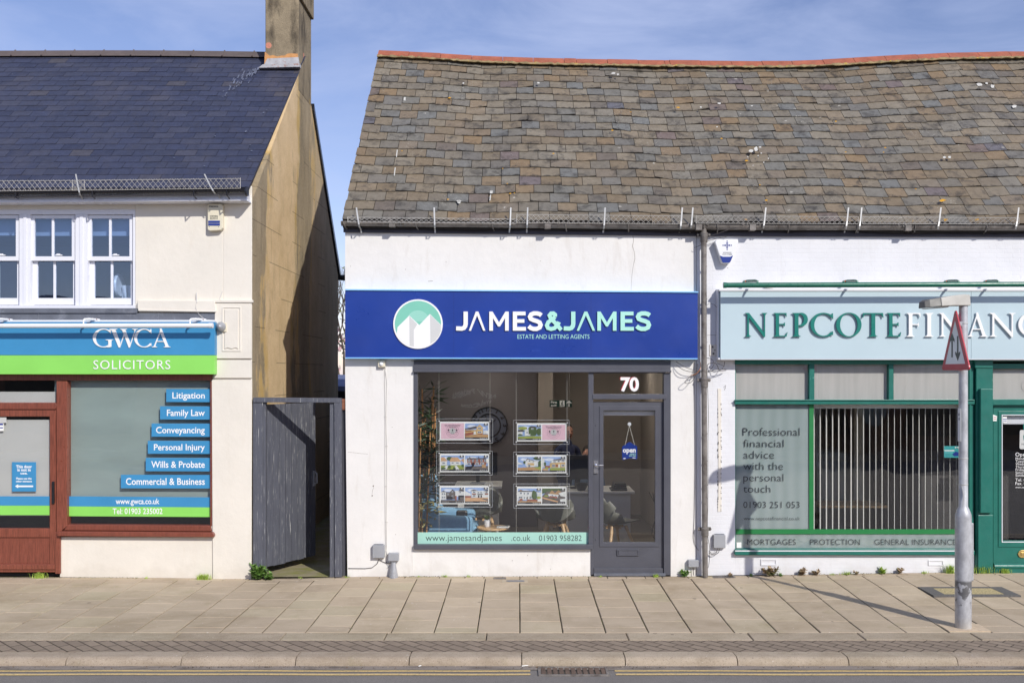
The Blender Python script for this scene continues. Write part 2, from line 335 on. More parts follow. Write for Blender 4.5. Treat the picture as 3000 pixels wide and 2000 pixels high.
def slab_mat(name, base, var, bmp=.004):
    t = NT(name); g = t.n('ShaderNodeNewGeometry')
    col = t.ramp(g.outputs['Random Per Island'], [(0, C(*base, .98)), (.4, C(base[0] - var, base[1] - var, base[2] - var, 1.0)), (.8, C(base[0] + var // 2, base[1] + var // 2, base[2] + var // 3, 1.05)), (1, C(base[0] - var, base[1] - var // 2, base[2] - var, 1.02))])
    col = t.mix(t.rng(t.noise(2.2, 7, 0.7), 0.35, 0.7, 0, 0.5), col, t.mix(1.0, col, (.78, .76, .72, 1), 'MULTIPLY'))
    col = t.mix(t.rng(t.noise(160, 4, 0.7), 0.3, 0.75, 0, 0.55), col, t.mix(1.0, col, (.66, .64, .6, 1), 'MULTIPLY'))
    v = t.n('ShaderNodeTexVoronoi', Vector=t.pos(), Scale=3.3); sp = t.math('LESS_THAN', v.outputs[0], 0.035)
    col = t.mix(t.math('MULTIPLY', sp, 0.6), col, C(214, 208, 196))
    v2 = t.n('ShaderNodeTexVoronoi', Vector=t.pos((1.1, .9, 1)), Scale=2.1); s2 = t.math('LESS_THAN', v2.outputs[0], 0.05)
    col = t.mix(t.math('MULTIPLY', s2, 0.5), col, C(92, 84, 76))
    col = t.mix(t.rng(t.noise(.9, 7, .72, (1, 1.3, 1), .4), .48, .66, 0, .65), col, t.mix(1.0, col, (.70, .68, .62, 1), 'MULTIPLY'))
    col = t.mix(t.rng(t.noise(1.7, 6, .7, (1.4, 1, 1)), .58, .72, 0, .35), col, C(150, 142, 100, .95))
    v3 = t.n('ShaderNodeTexVoronoi', Vector=t.pos((1, .8, 1)), Scale=11.0); col = t.mix(t.math('MULTIPLY', t.math('LESS_THAN', v3.outputs[0], .06), .6), col, C(226, 220, 208))
    if bmp > .005:
        col = t.mix(t.rng(t.noise(5, 7, .75, (.7, 1, 2)), .45, .70, 0, .6), col, t.mix(1.0, col, (.68, .65, .6, 1), 'MULTIPLY')); col = t.mix(t.rng(t.noise(75, 4, .7), .56, .68, 0, .7), col, C(112, 98, 84, .9)); col = t.mix(t.rng(t.noise(95, 4, .7, (1.3, 1, 1)), .60, .70, 0, .6), col, C(222, 212, 196))
    h = t.math('ADD', t.noise(120, 5, 0.75), t.math('MULTIPLY', t.noise(12, 4), 0.8))
    return t.done(col, 0.82, h, bmp, 0.7, spec=0.25)
M['slab'] = slab_mat('paving_slab_concrete', (196, 179, 156), 7)
M['kerb'] = slab_mat('kerb_stone_concrete', (190, 174, 155), 4, .012)
M['oldkerb'] = slab_mat('edging_stone_concrete', (184, 169, 148), 4, .006)
M['joint'] = mat('mossy_joint', C(78, 68, 48, .7), 0.95, 0.4, 6, bump=0.004, bscale=90, stain=[(C(96, 104, 48), 3, (1, 1, 1), .5, .7, .7)])
# ================================================================== ground
t = NT('asphalt')
c_ = t.mix(t.rng(t.noise(220, 3, .7), .3, .7), C(112, 107, 102, .85), C(158, 152, 146, .95))
c_ = t.mix(t.rng(t.noise(1.2, 6, .65), .35, .7, 0, .5), c_, C(118, 113, 108, .9))
M['asphalt'] = t.done(c_, .85, t.noise(240, 3, .7), .006, .8, spec=.3)
t = NT('channel_concrete')
c_ = t.mix(t.rng(t.noise(150, 4, .7), .3, .7), C(124, 115, 106, .85), C(160, 150, 140, .95))
c_ = t.mix(t.rng(t.noise(3, 7, .7, (1, 4, 1)), .5, .7, 0, .8), c_, C(84, 74, 66, .8))
M['channel'] = t.done(c_, .85, t.noise(120, 5, .7), .005, .7, spec=.3)
t = NT('yellow_road_paint')
c_ = t.mix(t.rng(t.noise(60, 5, .7), .33, .50), C(150, 138, 112, .9), C(222, 192, 130, .92)); M['yellow'] = t.done(c_, .7, t.noise(200, 3), .003)
t = NT('block_paving')
mp_ = t.pos((1, 1, 1), (0, 0, R(45)))
br = t.n('ShaderNodeTexBrick', Vector=mp_, Scale=1.0, Mortar__Size=.007, Mortar__Smooth=.3, Brick__Width=.2, Row__Height=.1, Color1=C(166, 149, 130, .98), Color2=C(150, 134, 117, .98), Mortar=C(74, 64, 52, .8))
c_ = t.mix(t.rng(t.noise(5, 6, .7), .4, .7, 0, .6), br.outputs[0], C(134, 120, 104, .95))
c_ = t.mix(t.rng(t.noise(180, 3, .7), .3, .7, 0, .4), c_, C(92, 82, 74, .8))
h_ = t.math('ADD', t.math('MULTIPLY', br.outputs[1], -1.0), t.math('MULTIPLY', t.noise(120, 4), .5)); M['blocks'] = t.done(c_, .85, h_, .006, .8, spec=.25)
M['moss_concrete'] = mat('mossy_concrete', C(150, 140, 112, .9), .9, .25, 3, bump=.006, bscale=50, stain=[(C(128, 128, 62), 4, (1, 1, 1), .42, .62, .8)])
M['earth'] = mat('garden_earth', C(92, 84, 66, .6), .95, .3, 4, bump=.02, bscale=20)

GR = -0.075
b = B(); b.add([(-300, -300, GR - .02), (300, -300, GR - .02), (300, 300, GR - .02), (-300, 300, GR - .02)], [[0, 1, 2, 3]]); tag(b.out('ground', M['earth']), None, None, kind='structure')
b = B(); b.add([(-60, -30, GR), (60, -30, GR), (60, -3.30, GR), (-60, -3.30, GR)], [[0, 1, 2, 3]]); tag(b.out('road', M['asphalt']), None, None, kind='structure')
b = B(); b.add([(-14, -3.345, GR + .005), (14, -3.345, GR + .005), (14, -3.2, GR + .012), (-14, -3.2, GR + .012)], [[0, 1, 2, 3]]); tag(b.out('road_channel', M['channel']), None, None, kind='structure')
b = B()
for y0, w in ((-3.370, .037), (-3.462, .041)):
    for xa, xb in ((-14, .10), (.80, 14)):
        n = 60; v = []
        for k in range(n + 1):
            x = xa + (xb - xa) * k / n; d = .004 * math.sin(x * 1.7) + .003 * math.sin(x * 5.1)
            v += [(x, y0 + d - w / 2 - .003 * rnd.random(), GR + .004), (x, y0 + d + w / 2 + .003 * rnd.random(), GR + .004)]
        b.add(v, [[2 * k, 2 * k + 2, 2 * k + 3, 2 * k + 1] for k in range(n)])
tag(b.out('yellow_lines', M['yellow']), None, None, kind='structure')

def slab(b, x0, x1, y0, y1, zf, h=.04, ch=.004, jit=.0016):
    dz = [rnd.uniform(-jit, jit) for _ in range(4)]; cs = [(x0, y0), (x1, y0), (x1, y1), (x0, y1)]; cx, cy = (x0 + x1) / 2, (y0 + y1) / 2
    top = [(x + (ch if x < cx else -ch), y + (ch if y < cy else -ch), zf(x, y) + dz[i]) for i, (x, y) in enumerate(cs)]
    mid = [(x, y, zf(x, y) + dz[i] - ch) for i, (x, y) in enumerate(cs)]; bot = [(x, y, zf(x, y) - h) for x, y in cs]
    b.add(top + mid + bot, [[0, 1, 2, 3]] + [[4 + i, 4 + (i + 1) % 4, (i + 1) % 4, i] for i in range(4)] + [[8 + i, 8 + (i + 1) % 4, 4 + (i + 1) % 4, 4 + i] for i in range(4)])
b = B(); g = .0045
for j in range(-24, 21):
    x0 = .016 + .3965 * j; y = -.10 - rnd.random() * .02; first = True
    yy = [-.115]
    nxt = -.115 - rnd.uniform(.12, .395)
    while nxt > -2.30: yy.append(nxt); nxt -= .395 + rnd.uniform(-.012, .012)
    yy.append(-2.438)
    for a_, c_ in zip(yy[:-1], yy[1:]):
        if j == -1 and a_ > -.3: pass
        gg = rnd.choice((.0015, .0025, .004)); jw = rnd.choice((1, 1.2, 1.5)); slab(b, x0 + g * jw, x0 + .3965 - g * jw, c_ + gg, a_ - gg, gz)
x = -9.6
while x < 8.3:                                              # narrow strip of small slips along the foot of the walls
    w = rnd.choice((.2, .22, .4, .3)); slab(b, x + .004, x + w - .004, -.111, -.004, gz); x += w
tag(b.out('pavement', M['slab']), None, None, kind='structure')
b = B(); n = 90; v = []
for k in range(n + 1):
    x = -9.8 + 18.4 * k / n; v += [(x, -2.45, gz(x, -2.45) - .009), (x, -1.2, gz(x, -1.2) - .009), (x, .35, gz(x, 0) - .009)]
b.add(v, [[3 * k + i, 3 * k + 3 + i, 3 * k + 4 + i, 3 * k + 1 + i] for k in range(n) for i in (0, 1)]); tag(b.out('pavement_joints', M['joint']), None, None, kind='structure')
z0 = lambda x, y: 0.0
b = B(); xs = [(p - 1518) * .003106 for p in (-415, -105, 198, 517, 829, 1129, 1425, 1838, 2198, 2523, 2858, 3160, 3460)]
for a_, c_ in zip(xs[:-1], xs[1:]): slab(b, a_ + .004, c_ - .004, -2.69, -2.446, z0, .1, .006, .003)
tag(b.out('edging_stones', M['oldkerb']), None, None, kind='structure')
b = B(); b.box(-9.8, 8.6, -3.045, -2.693, -.07, -.004); tag(b.out('block_paving', M['blocks']), None, None, kind='structure')
b = B(); xs = [(p - 1518) * .002877 for p in (-476, -141, 194.5, 532, 867, 1199, 1528.7, 1831.6, 2160, 2485, 2804, 3125, 3450)]
for a_, c_ in zip(xs[:-1], xs[1:]):
    x0, x1 = a_ + .004, c_ - .004; dz = rnd.uniform(-.003, .003); dy = rnd.uniform(-.003, .003)
    prof = [(-3.05, -.09), (-3.05, -.004)] + [(-3.195 - .06 * math.sin(q), -.062 + .062 * math.cos(q)) for q in [R(a) for a in (0, 20, 40, 60, 78, 90)]] + [(-3.262, -.14)]
    seg = 10; v = []
    for k in range(seg + 1):
        x = x0 + (x1 - x0) * k / seg; e = .006 if k in (0, seg) else 0
        for yy, zz in prof:
            v.append((x, yy + dy + (e if yy < -3.1 else 0) + rnd.uniform(-.0015, .0015), zz + dz - (e * .6 if zz > -.05 else 0)))
    n = len(prof); f = [[k * n + i, (k + 1) * n + i, (k + 1) * n + i + 1, k * n + i + 1] for k in range(seg) for i in range(n - 1)] + [list(range(n)), list(range(seg * n, seg * n + n))[::-1]]
    b.add(v, f)
o = b.out('kerb', M['kerb'], smooth=True); tag(o, None, None, kind='structure')
b = B(); b.box(-9.8, 8.6, -3.2, -2.44, -.13, -.03); tag(b.out('kerb_bed', M['joint']), None, None, kind='structure')
# alley floor, garden
b = B(); b.add([(-3.15, 0.0, .004), (-1.98, 0.0, .004), (-1.98, 5.5, .05), (-3.15, 5.5, .05)], [[0, 1, 2, 3]]); tag(b.out('alley_path', M['moss_concrete']), None, None, kind='structure')

# iron covers let into the pavement and the gully
th = thing('stopcock_cover', (.0, -.2, 0), 'rectangular metal cover in a concrete surround on the pavement below the shop window', 'cover')
b = B(); b.m = 0; DZ = gz(0, -.25); b.box(-.185, .11, -.335, -.205, -.02, DZ + .0035); b.out('surround', mat('cover_concrete', C(176, 162, 140), .85, .1, 8, bump=.002), th)
b = B(); b.box(-.12, .058, -.315, -.243, 0, DZ + .0065); b.box(-.132, -.123, -.32, -.24, 0, DZ + .008); b.box(.061, .07, -.32, -.24, 0, DZ + .008); b.out('lid', M['lead'], th, bevel=.001)
b = B()
for k in range(6): b.box(-.275 + k * .024, -.268 + k * .024, -.155, -.09, 0, DZ + .007)
b.box(-.285, -.14, -.09, -.082, 0, DZ + .007); b.box(-.285, -.14, -.163, -.155, 0, DZ + .007); b.box(-.285, -.278, -.155, -.09, 0, DZ + .007); b.box(-.147, -.14, -.155, -.09, 0, DZ + .007); b.box(-.284, -.141, -.16, -.085, 0, DZ + .0035)
tag(b.out('air_grate', M['old_iron']), 'tiny iron grate at the foot of the wall beside the concrete-edged cover', 'grate')
th = thing('inspection_cover', (4.95, -1.0, 0), 'square cover with speckled filling and dark tarmac edge in the pavement behind the lamp post', 'cover')
def ringbox(b, x0, x1, y0, y1, w, z0, z1):
    b.box(x0, x1, y0, y0 + w, z0, z1); b.box(x0, x1, y1 - w, y1, z0, z1); b.box(x0, x0 + w, y0 + w, y1 - w, z0, z1); b.box(x1 - w, x1, y0 + w, y1 - w, z0, z1)
b = B(); DZ = gz(4.8, -.9); b.box(4.38, 4.52, -1.16, -.74, -.03, DZ + .008); b.box(5.16, 5.30, -1.16, -.74, -.03, DZ + .008); b.box(4.52, 5.16, -1.16, -1.10, -.03, DZ + .008); b.box(4.52, 5.16, -.80, -.74, -.03, DZ + .008); b.out('tarmac_edge', mat('dark_tarmac', C(104, 101, 98, .9), .9, .2, 40, bump=.004, bscale=160), th)
b = B(); b.box(4.522, 5.158, -1.098, -.802, -.03, DZ + .006); b.out('lid', mat('speckled_filling', C(176, 160, 118), .9, .5, 60, bump=.004, bscale=120), th)
th = thing('gully_grate', (.455, -3.4, GR), 'rusty iron road gully grate breaking the double yellow lines', 'grate')
b = B(); ringbox(b, .165, .745, -3.505, -3.275, .022, GR - .03, GR + .012); b.out('frame', M['old_iron'], th, bevel=.002)
b = B()
for k in range(11): b.box(.19 + k * .0495, .226 + k * .0495, -3.48, -3.30, GR - .03, GR + .009)
b.out('bars', mat('rusty_iron', C(112, 92, 78, .8), .7, .3, 12, bump=.004, bscale=40), th, bevel=.002)
b = B(); b.box(.185, .73, -3.485, -3.295, GR - .002, GR + .001); b.out('pit', M['black'], th)  # black sheet stands in for the shade of the hollow below the bars

# ================================================================== left building: the solicitors
sol = thing('solicitors_building', (-5.5, 2.7, 0), 'cream rendered two storey building with blue slate roof and tall chimney left of alley', 'building')
XG = -3.12                                                   # outer face of its gable
b = B()
for pts in ([(396, 545), (653, 545), (653, 1113), (396, 1113)], [(-420, 902), (396, 902), (396, 1113), (-420, 1113)], [(-420, 545), (396, 545), (396, 614), (-420, 614)]): b.pp(pts, 0, .12)
b.pp([(175, 1572), (653, 1572), (653, 1696), (175, 1690)], 0, .12)
b.pp([(618, 1113), (653, 1113), (653, 1572), (618, 1572)], 0, .12)
b.pp([(653, 545), (738, 545), (738, 1700), (653, 1700)], 0, .018)
b.out('front_wall', M['cream'], sol, bevel=.006)
b = B()                                                       # pilaster with its panelled head
b.pp([(629, 883), (737, 883), (737, 1050), (629, 1050)], -.035, .001); b.pp([(626, 878), (740, 878), (740, 886), (626, 886)], -.05, .0015)
b.pp([(627, 1054), (737, 1054), (737, 1107), (627, 1107)], -.028, .001); b.pp([(620, 1112), (738, 1112), (736, 1698), (623, 1696)], -.022, .001); b.out('pilaster', M['cream'], sol, bevel=.005)
b = B(); b.frame(650, 898, 706, 1029, 4, -.043, -.034); b.pp([(658, 906), (698, 906), (698, 1022), (690, 1018), (678, 1022), (666, 1018), (658, 1022)], -.046, -.0345); b.out('panel', M['cream'], sol, bevel=.004)
b = B(); b.pp([(402, 879), (629, 880), (633, 912), (402, 905)], -.055, .001); b.pp([(404, 904), (632, 910), (632, 914), (404, 911)], -.062, .001); b.out('ledge', M['cream'], sol, bevel=.01, seg=3)
b = B(); b.pr(-420, 917, 629, 940, -.03, .001); b.pp([(-420, 903), (402, 903), (402, 912), (400, 917), (-420, 917)], -.05, .001); b.pr(110, 917, 114, 940, -.034, .001); b.pr(460, 917, 464, 940, -.034, .001); b.out('lead_apron', M['lead'], sol, bevel=.004)
# gable wall
t = NT('stained_gable_render'); g = t.n('ShaderNodeNewGeometry'); sx = t.n('ShaderNodeSeparateXYZ', Vector=g.outputs['Position'])
c_ = t.mix(t.rng(t.noise(2.5, 6, .65), .35, .7), C(236, 208, 166, 1), C(214, 186, 144, 1))
yw = t.math('ADD', sx.outputs[1], t.math('ADD', t.rng(t.noise(.8, 6, .6, (1, 1, .35)), .3, .7, -.55, .55), t.rng(t.noise(6, 5, .65, (1, 1, .5)), .3, .7, -.10, .10)))
band = t.ramp(t.math('DIVIDE', yw, 6.0), [(0, (.9, 0, 0, 1)), (.105, (.9, 0, 0, 1)), (.125, (.15, 1, 0, 1)), (.15, (.1, .1, 0, 1)), (.33, (.12, .1, 0, 1)), (.365, (.3, 1, 0, 1)), (.39, (1, .1, 0, 1)), (.53, (.9, 0, 0, 1)), (.56, (.4, .9, 0, 1)), (.59, (.5, 0, 0, 1)), (1, (1, 0, 0, 1))])
bs3 = t.n('ShaderNodeSeparateXYZ', Vector=band)
gr_ = t.mix(t.rng(t.noise(3.1, 7, .7, (1, 1, .3)), .35, .65), C(164, 150, 126, .98), C(118, 110, 94, .92)); gr_ = t.mix(t.rng(t.noise(26, 6, .7), .5, .68, 0, .8), gr_, C(166, 156, 134, .95))
c_ = t.mix(t.math('MULTIPLY', bs3.outputs[0], .9), c_, gr_); c_ = t.mix(t.math('MULTIPLY', bs3.outputs[1], t.rng(t.noise(3, 5, .6, (1, 1, .5)), .42, .6, 0, .85)), c_, C(206, 172, 100, .95))
c_ = t.mix(t.rng(t.noise(2.3, 7, .7, (1.5, 1.5, .5)), .58, .72, 0, .55), c_, C(134, 120, 96, .95))
c_ = t.mix(t.rng(t.noise(45, 4, .7), .62, .75, 0, .5), c_, C(70, 62, 50, .8))
cb = t.n('ShaderNodeCombineXYZ', X=sx.outputs[1], Y=sx.outputs[2])
brk = t.n('ShaderNodeTexBrick', Vector=cb, Scale=1.0, Mortar__Size=.006, Brick__Width=.9, Row__Height=.42, Color1=(1, 1, 1, 1), Color2=(1, 1, 1, 1), Mortar=(0, 0, 0, 1))
gate_ = t.math('MULTIPLY', t.rng(brk.outputs[1], 0, 1, 0, 1), t.math('GREATER_THAN', t.noise(.9, 3), .50))
c_ = t.mix(t.math('MULTIPLY', gate_, .5), c_, C(70, 62, 50, .8))
M['gable'] = t.done(c_, .85, t.math('ADD', t.noise(10, 7, .7), t.math('MULTIPLY', t.noise(60, 5, .7), .6)), .014, .8, spec=.2)
RY, RZ = 2.8, 7.00; EVY, EVZ = -.20, 4.52; BY, BZ = 5.50, 4.10
b = B(); pr = [(.02, -.1), (.02, 4.42), (RY, RZ - .05), (BY, BZ - .02), (BY, -.1)]
b.prism([(XG, y, z) for y, z in pr], [(XG - .25, y, z) for y, z in pr]); b.out('gable_wall', M['gable'], sol)
b = B(); b.box(-10, XG - .25, 5.25, 5.5, -.1, 4.05); b.box(-10, -9.75, .13, 5.25, -.1, 4.3); b.out('back_wall', M['gable'], sol)
def wear(o, n):
    a = o.data.attributes.new('wear', 'FLOAT', 'POINT'); a.data.foreach_set('value', [(1.0 if i % 8 in (0, 1, 4, 5) else 0.0) if i < n else 0.0 for i in range(len(o.data.vertices))])
def slates(bs_, x0, x1, ev, rd, rows, w, th=.007, jx=.0, jitter=.004, lap=.045, up=.011, gp=.0022):
    """courses of separate slates between the eave and ridge lines ev(x), rd(x) -> (y, z)"""
    for i in range(rows):
        off = (w / 2 if i % 2 else 0) + rnd.uniform(-.02, .02); x = x0 - off
        s0 = i / rows; s1 = (i + 1) / rows
        while x < x1:
            ww = w * (1 + rnd.uniform(-jx, jx)); a_, c_ = max(x, x0 + rnd.uniform(-.008, .004)), min(x + ww, x1 + rnd.uniform(-.004, .008)); x += ww
            if c_ - a_ < .03: continue
            q0 = s0 + rnd.uniform(-jitter, jitter) * .5; q1 = s1 + lap * .5 / 1.0 / rows * 1.5; tw = rnd.uniform(-jitter, jitter) * .4
            if jx and rnd.random() < .05: tw *= 3
            if jx and rnd.random() < .02: q0 -= .35 / rows
            b = bs_((a_ + c_) / 2) if callable(bs_) else bs_; lift = up + rnd.random() * up * .4; pts = []
            for dz in (0, th):
                for xx, q, up_ in ((a_ + gp, q0 + tw, lift), (c_ - gp, q0 - tw, lift + rnd.uniform(0, .003)), (c_ - gp, q1, .001), (a_ + gp, q1, .001)):
                    e, r_ = ev(xx), rd(xx); q = min(q, 1.02); dy, dzz = r_[0] - e[0], r_[1] - e[1]; l_ = math.hypot(dy, dzz)
                    pts.append((xx, e[0] + dy * q - dzz / l_ * (up_ + dz), e[1] + dzz * q + dy / l_ * (up_ + dz)))
            b.add(pts, [[0, 3, 2, 1], [4, 5, 6, 7], [0, 1, 5, 4], [1, 2, 6, 5], [2, 3, 7, 6], [3, 0, 4, 7]])
evL = lambda x: (EVY, EVZ + .004 * (x + 3.1)); rdL = lambda x: (RY, RZ + .012 * math.sin(x * .9) - .006 * (x + 3.5))
b = B(); slates(b, -8.9, XG + .02, evL, rdL, 25, .255, .0035, .0, .003, up=.004)
lroof = b
b = B()
for a_, c_ in (((EVY, EVZ), (RY, RZ)), ((RY, RZ), (BY + .1, BZ - .06))):
    b.prism([(-9.9, a_[0], a_[1] - .012), (XG - .01, a_[0], a_[1] - .012), (XG - .01, c_[0], c_[1] - .012), (-9.9, c_[0], c_[1] - .012)], [(-9.9, a_[0], a_[1] - .05), (XG - .01, a_[0], a_[1] - .05), (XG - .01, c_[0], c_[1] - .05), (-9.9, c_[0], c_[1] - .05)])
b.out('roof_deck', M['pitch'], sol)
b = B(); xr = [(p - 1518) * 14.3 / 2875 for p in (-217, -130, -43, 45, 133, 219, 305, 392, 480, 567, 658, 745, 790)]
for a_, c_ in zip(xr[:-1], xr[1:]):
    za = rdL(a_)[1]; zc = rdL(c_)[1]
    prof = [(-.12, -.055), (-.105, -.03), (-.02, .055), (0, .062), (.02, .055), (.12, -.055)]
    v = [(a_ + .003, RY + y, za + z) for y, z in prof] + [(c_ - .003, RY + y, zc + z) for y, z in prof]; n = 6
    b.add(v, [[i, i + 1, n + i + 1, n + i] for i in range(n - 1)] + [list(range(n)), list(range(n, 2 * n))])
    b.tube([(c_, RY - .125, zc - .05), (c_, RY, zc + .066), (c_, RY + .12, zc - .05)], .012, 6)
b.out('ridge', M['ridge_grey'], sol)
# verge strip, eaves board, gutter
b = B(); b.prism([(XG + .001, EVY, EVZ - .04), (XG + .001, 2.4, RZ - .375), (XG + .001, 2.4, RZ - .345), (XG + .001, EVY, EVZ - .005)], [(XG + .014, EVY, EVZ - .04), (XG + .014, 2.4, RZ - .375), (XG + .014, 2.4, RZ - .345), (XG + .014, EVY, EVZ - .005)]); b.out('verge', M['pitch'], sol)
b = B(); b.prism([(XG - .02, 3.35, 6.36), (XG - .02, BY + .1, BZ - .1), (XG - .02, BY + .1, BZ + .03), (XG - .02, 3.35, 6.46)], [(XG + .035, 3.35, 6.36), (XG + .035, BY + .1, BZ - .1), (XG + .035, BY + .1, BZ + .03), (XG + .035, 3.35, 6.46)]); b.tube([(XG + .02, BY + .13, BZ - .05), (XG + .16, BY + .13, BZ - .06)], .05, 10); b.out('back_verge', M['gutter_black'], sol)
b = B(); b.pp([(-420, 573), (722, 563), (722, 586), (-420, 594)], -.17, .001); b.pp([(-420, 588), (722, 581), (724, 588), (-420, 596)], -.19, .0015); b.out('eaves_board', M['upvc'], sol, bevel=.004)
def half_gutter(b, x0, x1, za, zb, y, r):
    n = 10; v = []
    for x, z in ((x0, za), (x1, zb)):
        for k in range(n + 1): q = math.pi + math.pi * k / n; v.append((x, y + r * math.cos(q), z + r * math.sin(q)))
        for k in range(n + 1): q = 2 * math.pi - math.pi * k / n; v.append((x, y + (r - .006) * math.cos(q), z + (r - .006) * math.sin(q)))
    m = 2 * n + 2; b.add(v, [[i, (i + 1) % m, m + (i + 1) % m, m + i] for i in range(m)] + [list(range(n + 1)), list(range(m, m + n + 1))])
b = B(); half_gutter(b, PX(-420, -.25), PX(722, -.25), PZ(566, -.25), PZ(553, -.25), -.25, .055)
for p in (45, 270, 567, 664): b.tube([(PX(p, -.31), -.312, PZ(556 + 8 * (1 - p / 722), -.31)), (PX(p, -.31), -.305, PZ(572 + 6 * (1 - p / 722), -.31)), (PX(p + 8, -.2), -.2, PZ(582, -.2))], .008, 6)
b.tube([(PX(720, -.25), -.25, PZ(553, -.25) - .03), (PX(726, -.25), -.25, PZ(553, -.25) - .03)], .058, 12)
b.out('gutter', M['gutter_black'], sol, smooth=True)
# chimney
t = NT('chimney_render')
c_ = t.mix(t.rng(t.noise(4, 6, .65), .35, .65), C(156, 142, 118, .95), C(130, 118, 98, .95)); c_ = t.mix(t.rng(t.noise(3.2, 6, .65, (1.4, 1.4, .45)), .5, .65, 0, .75), c_, C(66, 60, 54, .8))
c_ = t.mix(t.rng(t.noise(3.6, 5, .6), .66, .71, 0, .8), c_, C(178, 150, 84, .9)); v_ = t.n('ShaderNodeTexVoronoi', Vector=t.pos(), Scale=2.3); c_ = t.mix(t.math('LESS_THAN', v_.outputs[0], .10), c_, C(206, 140, 118, .9))
c_ = t.mix(t.rng(t.noise(60, 4, .7), .6, .72, 0, .6), c_, C(62, 54, 46, .8)); M['chimney'] = t.done(c_, .9, t.math('ADD', t.noise(14, 6, .65), t.math('MULTIPLY', t.noise(70, 4), .5)), .012, .7, spec=.2)
b = B(); CXa, CXb = -3.59, XG + .004
b.box(CXa, CXb, 2.43, 3.28, 6.4, 7.71); b.box(CXa - .03, CXb + .035, 2.415, 3.31, 7.71, 8.2); b.box(CXa, CXb, 2.43, 3.28, 8.2, 8.7)
ch = b.out('chimney', M['chimney'], sol, bevel=.012)
b = B(); b.pp([(774, 196), (776, 152), (790, 164), (800, 162), (812, 166), (822, 164), (834, 163), (845, 157), (872, 158), (873, 172), (790, 176), (780, 190)], 2.418, 2.44); b.out('mortar_fillet', M['orange_mortar'], ch)
b = B(); b.pp([(783, 172), (874, 168), (877, 190), (772, 194)], 2.40, 2.428); b.pp([(770, 189), (878, 186), (878, 196), (757, 199)], 2.33, 2.42); b.out('lead_flashing', mat('weathered_lead_flashing', C(176, 176, 178, .95), .5, .2, 12, bump=.003, stain=[(C(150, 96, 74), 14, (1, 1, 1), .56, .64, .7)]), ch)
KL = math.atan2(RZ - EVZ, RY - EVY)                         # pale lime streak below the flashing
b = lroof; nL = len(b.v); b.m = 1
def on_roof(px, py, up=.022):
    # point of the front slope under a photo position
    dx, dz = (px - CX) / FOC, -(py - CY) / FOC; tn = math.tan(KL)
    d = (EVZ - EYE + tn * (CAMY - EVY)) / (dz - tn); return (dx * d, CAMY + d - math.sin(KL) * up, EYE + dz * d + math.cos(KL) * up)
M['lime'] = mat('lime_streak', C(112, 118, 138, .75), .8, .35, 20)
for px, py, l_, w_ in ((756, 201, 9, 6), (748, 209, 10, 5), (716, 212, 9, 3), (711, 222, 7, 4), (688, 236, 14, 4), (696, 242, 9, 3), (676, 256, 14, 3), (684, 262, 6, 3), (664, 275, 12, 2), (772, 333, 3, 4), (781, 326, 2, 3), (720, 387, 5, 4), (736, 445, 2, 5), (733, 428, 2, 3), (510, 466, 2, 4), (598, 490, 2, 4), (37, 221, 2, 3), (732, 470, 2, 5), (630, 402, 2, 3)) + tuple((745 - 105 * u + rnd.gauss(0, 9 + 10 * u), 204 + 96 * u, rnd.uniform(4, 11) * (1.2 - u), rnd.uniform(1, 4.5) * (1.15 - u)) for u in [rnd.random() ** 1.5 for _ in range(46)]):
    b.add([on_roof(px, py), on_roof(px + w_, py), on_roof(px + w_ - l_ * .45, py + l_), on_roof(px - l_ * .45, py + l_)], [[0, 1, 2, 3]])
wear(b.out('roof', [M['new_slate'], M['lime']], sol), nL)
b = B(); b.box(-9.9, XG - .26, .3, 5.2, 2.45, 2.55); b.box(-9.9, XG - .26, .13, 5.2, 4.2, 4.25); b.box(-9.9, XG - .26, .13, 5.2, -.05, .02); b.out('floors', mat('interior_dark', C(120, 112, 104, .6), .8, .1), sol)
b = B(); b.box(-9.7, XG - .3, 2.6, 2.65, 2.56, 4.2); b.box(-9.7, XG - .3, 2.6, 2.65, .03, 2.44); b.out('room_wall', mat('interior_blue_grey', C(118, 134, 172, .75), .8, .1), sol)

# sash windows
b = B()
b.pp([(-420, 614), (396, 614), (396, 628), (-420, 628)], .0, .11); b.pp([(-420, 894), (396, 894), (396, 903), (-420, 903)], -.03, .10); b.pr(389, 628, 396, 894, .004, .11)
for x0, x1 in ((56, 89), (220, 256), (-112, -78)): b.pr(x0, 628, x1, 894, .004, .11); b.pr((x0 + x1) / 2 - 5, 628, (x0 + x1) / 2 + 5, 894, -.006, .003)
b.out('window_frame', M['upvc'], sol, bevel=.003)
for n_, (x0, x1) in enumerate(((256, 389), (89, 220), (-78, 56))):
    wb = B(); wb.frame(x0 + 1, 630, x1 - 1, 764, (11, 10, 9, 13), .03, .07); wb.pr((x0 + x1) / 2 - 3.5, 640, (x0 + x1) / 2 + 3.5, 751, .036, .066)
    win = wb.out('window', M['upvc'], sol, bevel=.003)
    wb = B(); wb.frame(x0 + 5, 752, x1 - 1, 893, (16, 12, 5, 20), .075, .112); wb.pr((x0 + x1) / 2 + 1.5, 764, (x0 + x1) / 2 + 8.5, 874, .08, .108); wb.out('lower_sash', M['upvc'], win, bevel=.003)
    wb = B(); wb.pr(x0 + 11, 638, x1 - 9, 752, .048, .054); wb.pr(x0 + 20, 763, x1 - 5, 875, .09, .096); wb.out('pane', M['sash_glass'], win)
    wb = B(); wb.pr(x0 + 72, 746, x0 + 92, 749, .02, .04); wb.pr(x0 + 76, 743, x0 + 86, 746.5, .022, .04); wb.out('catch', M['white_paint'], win, bevel=.002)
